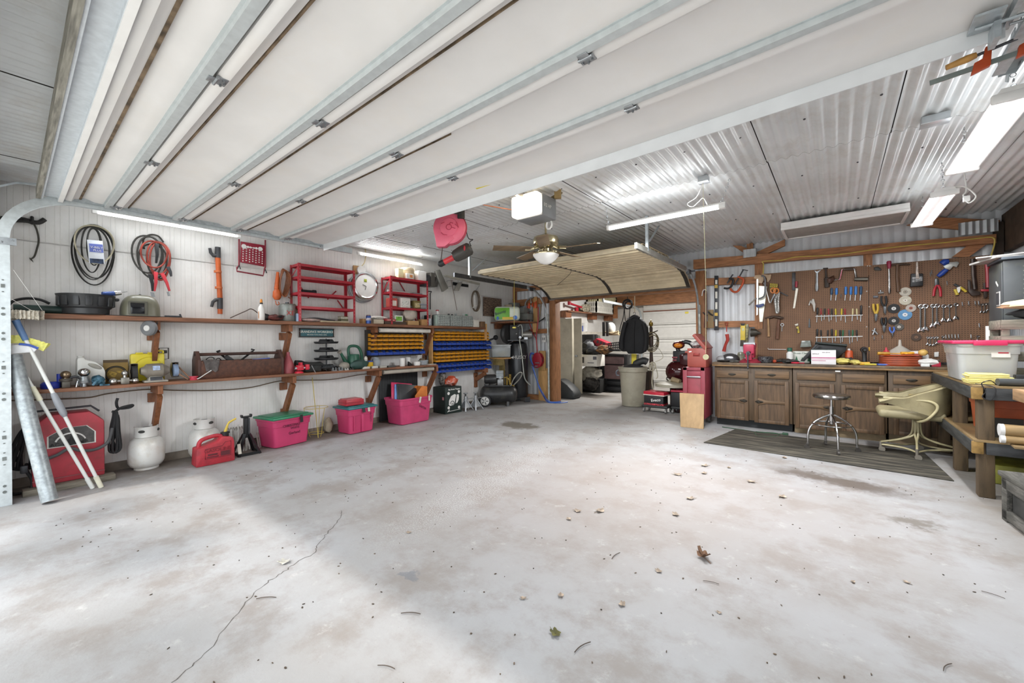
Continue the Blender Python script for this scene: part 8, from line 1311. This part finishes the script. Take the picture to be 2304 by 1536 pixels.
# ================================================================ stool, chair, timber bench and the floor litter
sc_=V((-.065,6.2,0));ps=[('seat',MB().lathe([(0,.625),(.15,.625),(.178,.635),(.185,.655),(.178,.672),(.15,.68),(0,.676)],sc_,40),m('8d8983',.22,.95,.12,8)),('post',MB().cyl(sc_+V((0,0,.52)),sc_+V((0,0,.63)),.014,n=12).cyl(sc_+V((0,0,.33)),sc_+V((0,0,.53)),.024,n=16).sph(sc_+V((0,0,.33)),(.024,.024,.03)),CHROME),('foot_ring',MB().torus(sc_+V((0,0,.315)),.19,.009,40,8,(0,0,1)),CHROME)]
for x,y in((-.302,6.128),(-.127,6.43),(-.005,5.965),(.174,6.26)):
 d=V((x-sc_.x,y-sc_.y,0));d=d.normalized();p=lambda r,z:sc_+d*r+V((0,0,z))
 ps.append(('leg',MB().tube(curve([p(.02,.43),p(.10,.385),p(.18,.32),p(.232,.22),p(.24,.07)]),.013,10),CHROME,[('caster',MB().cyl(p(.25,.027)+V((-d.y,d.x,0))*.012,p(.25,.027)-V((-d.y,d.x,0))*.012,.027,n=16).box(p(.242,.06),(.03,.03,.03),bev=.006),m('4a4642',.5,.2))]))
thing('stool','chrome swivel stool with round steel seat on the dark mat','stool',ps)
TV=m('a59a78',.5,0,.12,4,dirt='6f6443',dscale=6);TF=m('b5aa84',.45,0,.1,10)
def shell(u,v):
 s=(u-.5)*2;k=abs(s)
 if k<.5:a=s*PI;x,y=.245*math.sin(a),.02+.20*math.cos(a)
 else:x,y=math.copysign(.245+.015*(k-.5)*2,s),.02-.36*(k-.5)*2
 top=.85-.17*min(1,k*1.45)**1.5-.03*max(0,k-.85)/.15;zb=.50+.13*min(1,max(0,k-.45)*2.2);z=zb+(top-zb)*v
 return V((x*(1+.10*v),y*(1+(.14*v if y>0 else 0)),z))
cs_=[('seat',MB().box((0,-.06,.475),(.46,.56,.10),bev=.045,seg=4),TV),('back_shell',MB().grid(36,8,shell,.045),TV,[('piping',MB().tube([shell(i/40,1.0)for i in range(41)],.007,6),m('6b6043',.6))])]
for s in(-1,1):cs_.append(('arm_tube',MB().tube(curve([(s*.05,-.02,.40),(s*.2,.0,.41),(s*.285,.06,.46),(s*.305,.13,.58),(s*.30,.09,.645),(s*.295,-.06,.66),(s*.285,-.30,.665)]),.014,10),TF))
bs=MB()
for i,(x,y)in enumerate(((-.28,.05),(.05,-.31),(.30,-.03),(-.04,.32))):
 for q in(-.012,.012):bs.tube(curve([(x*.05+q,y*.05+q,.40),(x*.10+q,y*.10+q,.24),(x*.4+q,y*.4,.17),(x+q*.4,y,.115)]),.010,8)
cs_.append(('pedestal',bs,TF));C4=[(-.28,.05),(.05,-.31),(.30,-.03),(-.04,.32)];rb_=MB()
for a,b_ in((0,1),(1,2),(2,3),(3,0)):rb_.tube(curve([(*C4[a],.085),(C4[a][0]*.35+C4[b_][0]*.35,C4[a][1]*.35+C4[b_][1]*.35,.085),(*C4[b_],.085)]),.010,8)
cs_.append(('base_frame',rb_,TF))
for x,y in C4:cs_.append(('caster',MB().cyl((x,y,.05),(x,y,.12),.014,n=10).cyl((x-.014,y+.01,.03),(x+.014,y+.01,.03),.03,n=16),m('8a8378',.4,.4)))
thing('swivel_chair','worn tan vinyl swivel chair on casters before the counter','chair',cs_,at=(.70,6.55,0),rz=-90)
one('carton','yellow and white box lying on the seat of the tan chair','box',MB().box((.74,6.50,.60),(.2,.15,.14),rot=.3,bev=.004),m('d9d8d2',.5,0,.05,6,dirt='d8c93a',dscale=5));one('board','tan board standing behind the seat of the tan chair','board',MB().box((.71,6.69,.60),(.12,.02,.16),rot=.25,bev=.003),m('a39262',.6))
TD=m('3d3d3b',.7,0,.25,5,.2,40,stretch=(8,1,8));TDX=m('3a3b3c',.7,0,.25,5,.2,40,stretch=(1,8,8));PO=m('625039',.75,0,.25,4,.25,40,stretch=(7,7,1),dirt='3d3326',dscale=2);EG=m('94743f',.7,0,.15,30);PLY=m('8d7550',.7,0,.12,5)
bp2=[]
for z,nm in((.94,'top'),(.485,'shelf')):
 bp2+=[('deck',MB().box((1.275,6.0,z-.008),(.78,1.84,.016)),PLY),('side_beam',MB().box((.90,6.03,z-.066),(.05,1.84,.10),bev=.004),TD),('end_beam',MB().box((1.295,5.105,z-.066),(.68,.05,.10),bev=.004),TDX),('beam_end',MB().box((.908,5.098,z-.066),(.065,.035,.098),bev=.002),EG)]
for x,y in((.962,5.16),(.962,6.05),(1.6,5.16),(1.6,6.85),(.962,6.88)):bp2.append(('leg',MB().box((x,y,.415),(.095,.095,.83),bev=.008),PO))
thing('workbench','heavy timber workbench with dark beams along the right wall','workbench',bp2)
one('timber','pale rough timber jutting toward the door from the bench end','timber',MB().bar((1.20,5.06,.885),(1.26,4.2,.875),.22,.09,bev=.004),m('9c7b58',.7,0,.18,5,stretch=(8,1,8)));one('timber','rough brace under the pale timber at the bench end','timber',MB().bar((1.22,5.02,.74),(1.27,4.3,.80),.05,.09),m('6d573f',.7,0,.2))
TUBM=m('cfd0cd',.25,0,.05,5,alpha=.6);th0=T(1.05,5.80,.941)
thing('storage_tote','clear storage tote with a pink cover on the timber bench','tote',[('tub',tub(.34,.56,.345,tp=1.12).xf(th0),TUBM),('lid',MB().box((1.05,5.80,1.30),(.46,.70,.03),bev=.01).box((1.05,5.435,1.292),(.2,.03,.045),bev=.008),m('c42a58',.4)),('contents',lump((1.05,5.80,.95),(.13,.22,.12),4,.2),m('a9b0a6',.6,0,.3,10)),('paper_label',MB().box((1.12,5.485,1.20),(.11,.003,.07),rot=MX.Rotation(-.10,3,'X')),m('dcd8d2',.5),[('label_print',MB().box((1.135,5.482,1.205),(.06,.003,.010),rot=MX.Rotation(-.10,3,'X')),RED)])],base=(1.05,5.8,.941))
LKM=m('55585a',.45,.3,.08,4,dirt='6b6c58',dscale=3);vents=MB()
for i in range(9):vents.box((1.475,6.345,2.05-.045*i),(.055,.006,.010),bev=.002)
thing('wall_locker','dark grey steel locker mounted at the right end of the pegboard','locker',[('body',MB().box((1.49,6.58,1.79),(.34,.46,.66),bev=.004),LKM),('door',MB().box((1.315,6.58,1.79),(.014,.44,.62),bev=.003),LKM,[('handle',MB().box((1.305,6.45,1.74),(.008,.11,.15),bev=.003),m('c9c9c6',.4,.3)),('handle_recess',MB().box((1.302,6.45,1.74),(.006,.085,.12)),DGREY),('sticker',MB().box((1.306,6.50,1.90),(.003,.09,.02),rot=MX.Rotation(.6,3,'X')),WHITE)]),('vents',vents,m('74776f',.4,.2)),('cover_plate',MB().box((1.50,6.57,2.14),(.40,.52,.025),bev=.006),m('66707a',.4,.3))])
one('sheet_stack','loose pale sheets on top of the grey locker','sheets',MB().box((1.42,6.60,2.163),(.42,.5,.018),rot=.2).box((1.36,6.55,2.18),(.35,.4,.012),rot=-.25),m('c9c7c3',.6));one('figurine','dark lumpy object at the back of the grey locker top','object',lump((1.62,6.5,2.172),(.05,.08,.08),3,.3),m('3b3532',.6))
CW=m('7d7a6c',.8,0,.2,5,stretch=(1,8,8),dirt='565347',dscale=2);cp=[]
for z in(1.01,1.16,1.31,1.46):cp+=[('slat',MB().box((1.44,5.905,z),(.46,.018,.09),bev=.003),CW),('slat',MB().box((1.215,6.1,z),(.018,.38,.09),bev=.003),CW)]
cp+=[('post',MB().box((1.24,5.93,1.225),(.05,.04,.56),bev=.003),CW),('post',MB().box((1.63,5.93,1.225),(.08,.05,.56),bev=.003),CW),('post',MB().box((1.24,6.28,1.225),(.05,.04,.56)),CW),('top_boards',MB().box((1.44,6.1,1.498),(.46,.4,.016)),CW)]
thing('wooden_crate','weathered grey slatted wooden crate on the timber bench under the yellow bag','crate',cp,base=(1.44,6.1,.941))
one('work_glove','black crumpled cloth on the slatted crate','cloth',lump((1.47,6.08,1.506),(.20,.13,.06),6,.35),m('232324',.8,0,.2));one('plastic_bag','pale yellow folded bag lying over the black cloth','bag',lump((1.44,5.98,1.60),(.24,.12,.05),12,.3),m('ddd3a4',.5,0,.08,8));one('white_board','white strip standing between the clear tote and crate','strip',MB().box((1.24,6.42,1.20),(.06,.02,.52)),WHITE)
tw_=MB();r3=random.Random(9)
for i in range(7):tw_.box((1.03-.006*i+r3.uniform(-.01,.01),5.30,.948+.013*i),(.30-.012*i,.20,.012),rot=MX.Rotation(r3.uniform(-.03,.03),3,'Z'),bev=.005)
one('towel_stack','stack of folded yellow towels at the corner of the timber bench','towels',tw_.noise(.005,12,2),m('e3d587',.85,0,.06,14))
one('steel_tube','dark grey tube lying on the bench beside the yellow towels','tube',MB().cyl((1.03,5.14,.972),(1.28,5.20,.972),.03,n=18),m('4c4f50',.5,.1));one('black_box','black box behind the dark grey tube on the bench','box',MB().box((1.20,5.30,.985),(.09,.08,.085),bev=.006),BLACK);one('switch_box','small grey box with red buttons behind the tube','box',MB().box((1.285,5.30,.99),(.07,.06,.095),bev=.006).box((1.285,5.30,1.04),(.03,.03,.012)),m('5d4b48',.5,0,.3,20))
one('wire_loop','thin black wire looped over the corner of the bench','wire',MB().tube(curve([(1.02,5.12,.95),(.98,5.08,.985),(.93,5.07,.96),(.95,5.06,.90),(.93,5.05,.85),(.98,5.05,.83),(1.0,5.06,.93),(.90,5.10,.955)]),.0035,6),BLACK);one('wood_block','upright brown wood block at the right end of the bench','block',MB().box((1.30,5.15,1.03),(.10,.10,.18),bev=.004),m('6f5c46',.7,0,.2));rpm=MB()
for i in range(5):rpm.torus((1.29+.012*i,5.14,1.175+.006*(i%2)),.05,.013,18,6,(1,.2*(i-2),.1))
one('rope','coil of tan rope on the upright brown wood block','rope',rpm,m('a58c62',.9,0,.2,60,.4,120))
one('orange_bin','orange plastic bin on the lower bench deck behind the leg','bin',tub(.42,.46,.33,tp=1.10).xf(T(1.22,5.62,.486)),m('a84e26',.5,0,.08));one('dark_board','dark board standing on the lower bench deck by the orange bin','board',MB().box((1.10,5.30,.57),(.20,.03,.165)),m('37332e',.7))
TC=m('9c8158',.6,0,.15,5,stretch=(1,6,6))
for y,z,r,l in((4.99,.60,.048,'large cardboard tube with a white cap lying at the bench end'),(4.96,.532,.03,'thinner cardboard tube under the large one')):thing('cardboard_tube',l,'tube',[('tube',MB().cyl((1.02,y,z),(1.66,y-.03,z),r,n=22),TC),('end_cap',MB().cyl((1.005,y,z),(1.03,y,z),r*1.03,n=22),m('d9d8d6',.5))])
one('plywood_sheet','plywood piece lying under the cardboard tubes','board',MB().box((1.36,4.94,.492),(.60,.22,.014),rot=-.05),PLY);one('hose_box','yellow and grey case under the timber bench','case',MB().box((1.3,5.9,.09),(.4,.5,.18),bev=.02),m('8f8d3a',.5,0,.3,6))
CX=m('4d4b45',.8,0,.25,4,.2,40,stretch=(7,1,7),dirt='85807a',dscale=3);Mx=T(1.32,4.18,0,.10);cp=[('chest_body',MB().box((0,0,.17),(.62,.92,.30),bev=.006).xf(Mx.copy()),m('3f3e3b',.8,0,.25,5)),('top',MB().box((0,0,.335),(.70,.98,.035),bev=.006).xf(Mx.copy()),CX)]
for y in(-.44,-.02,.42):cp.append(('post',MB().box((-.325,y,.16),(.03,.08,.32),bev=.004).xf(Mx.copy()),CX))
cp+=[('rail',MB().box((-.325,0,.05),(.03,.90,.07),bev=.004).xf(Mx.copy()),CX),('rail',MB().box((-.325,0,.275),(.03,.90,.08),bev=.004).xf(Mx.copy()),CX)]
thing('wooden_chest','low weathered dark wooden chest on the floor at the bench end','chest',cp)
# ---- litter on the floor
def leaf_mesh(s,curl,seed):
 r3=random.Random(seed);pts=[];n=22
 for i in range(n):a=2*PI*i/n;r=s*(.55+.42*abs(math.cos(a*2.5))**.7+.1*r3.random());pts.append((r*math.cos(a)*.8,r*math.sin(a)*.62,0))
 mb=MB();c=mb.bm.verts.new((0,0,.002));R_=[mb.bm.verts.new((x,y,.004+curl*(x*x+.6*abs(y)*abs(x))/s+.3*curl*s*r3.random()))for x,y,z in pts]
 for i in range(n):mb.bm.faces.new((c,R_[i],R_[(i+1)%n]))
 mb.tube([(0,0,.003),(-s*.7,0,.003),(-s*1.25,.1*s,.004)],.0016*s/.05,5);return mb
LFB=m('a89684',.8,0,.3,20);LFP=m('b3a693',.8,0,.2,20)
for u,v,s,cu,mt,rz,l in((1250,1426,.038,.25,m('5d5a26',.7,0,.3,30),-20,'olive green lobed leaf on the floor near the door'),(1583,1254,.06,.9,m('7d5c44',.7,0,.25,20),140,'large curled brown leaf in the middle of the floor'),(640,1266,.045,.4,m('c5c2b8',.8,0,.3,25),30,'pale grey leaf near the floor crack')):one('leaf',l,'leaf',leaf_mesh(s,cu,u),mt,at=PZ(u,v,.001),rz=rz)
lp=None
for i,(u,v)in enumerate(((1300,1150),(1350,1150),(1280,1168),(1553,1122),(1520,1158),(1525,1068),(1640,1052),(1690,1084),(1584,1065),(1482,1285),(1919,1308),(1262,1340),(1177,1346),(1400,1360),(1618,1378),(1760,1118),(2040,1310),(1585,1048),(609,1040),(920,1198),(1765,1030))):
 p=PZ(u,v,.001);s=(.8,1.0,.6,.9)[i%4]*(1.3 if v<1170 else .7)
 if lp is None:lp=one('leaf','small dry tan leaf lying on the concrete floor','leaf',leaf_mesh(.040,.25,3),LFB,at=p,group='dry leaves on the floor')
 else:dup(lp,p,(i*77)%360,scale=(s,s,s))
tp_=None
for i,(u,v,a)in enumerate(((925,1380,30),(2235,1338,-20),(600,1345,40),(1600,1310,10),(1385,1250,80),(2130,1500,60),(1310,1455,70),(870,1500,20))):
 p=PZ(u,v,.003)
 if tp_ is None:tp_=one('twig','thin dark twig lying on the concrete floor','twig',MB().tube(curve([(-.05,-.008,.003),(-.015,.003,.003),(.02,.005,.003),(.05,.0,.003)]),[.002]*18+[.001],6),m('4d3f35',.8),at=p,rz=a,group='twigs on the floor')
 else:dup(tp_,p,a,scale=(.8,.8,.8)if i%2 else None)
cb_=MB();r3=random.Random(21)
for i in range(520):
 x,y=r3.uniform(-5.2,1.0),.2+6.5*r3.random()**1.2
 if-5.0<x<.8 or y>4:cb_.sph((x,y,.002),(r3.uniform(.002,.010),r3.uniform(.002,.006),.003),5,3,MX.Rotation(r3.uniform(0,3),3,'Z'))
one('debris','tiny dark crumbs of leaf and dirt scattered over the floor','debris',cb_,m('5d4f42',.9,0,.4,3),kind='stuff')
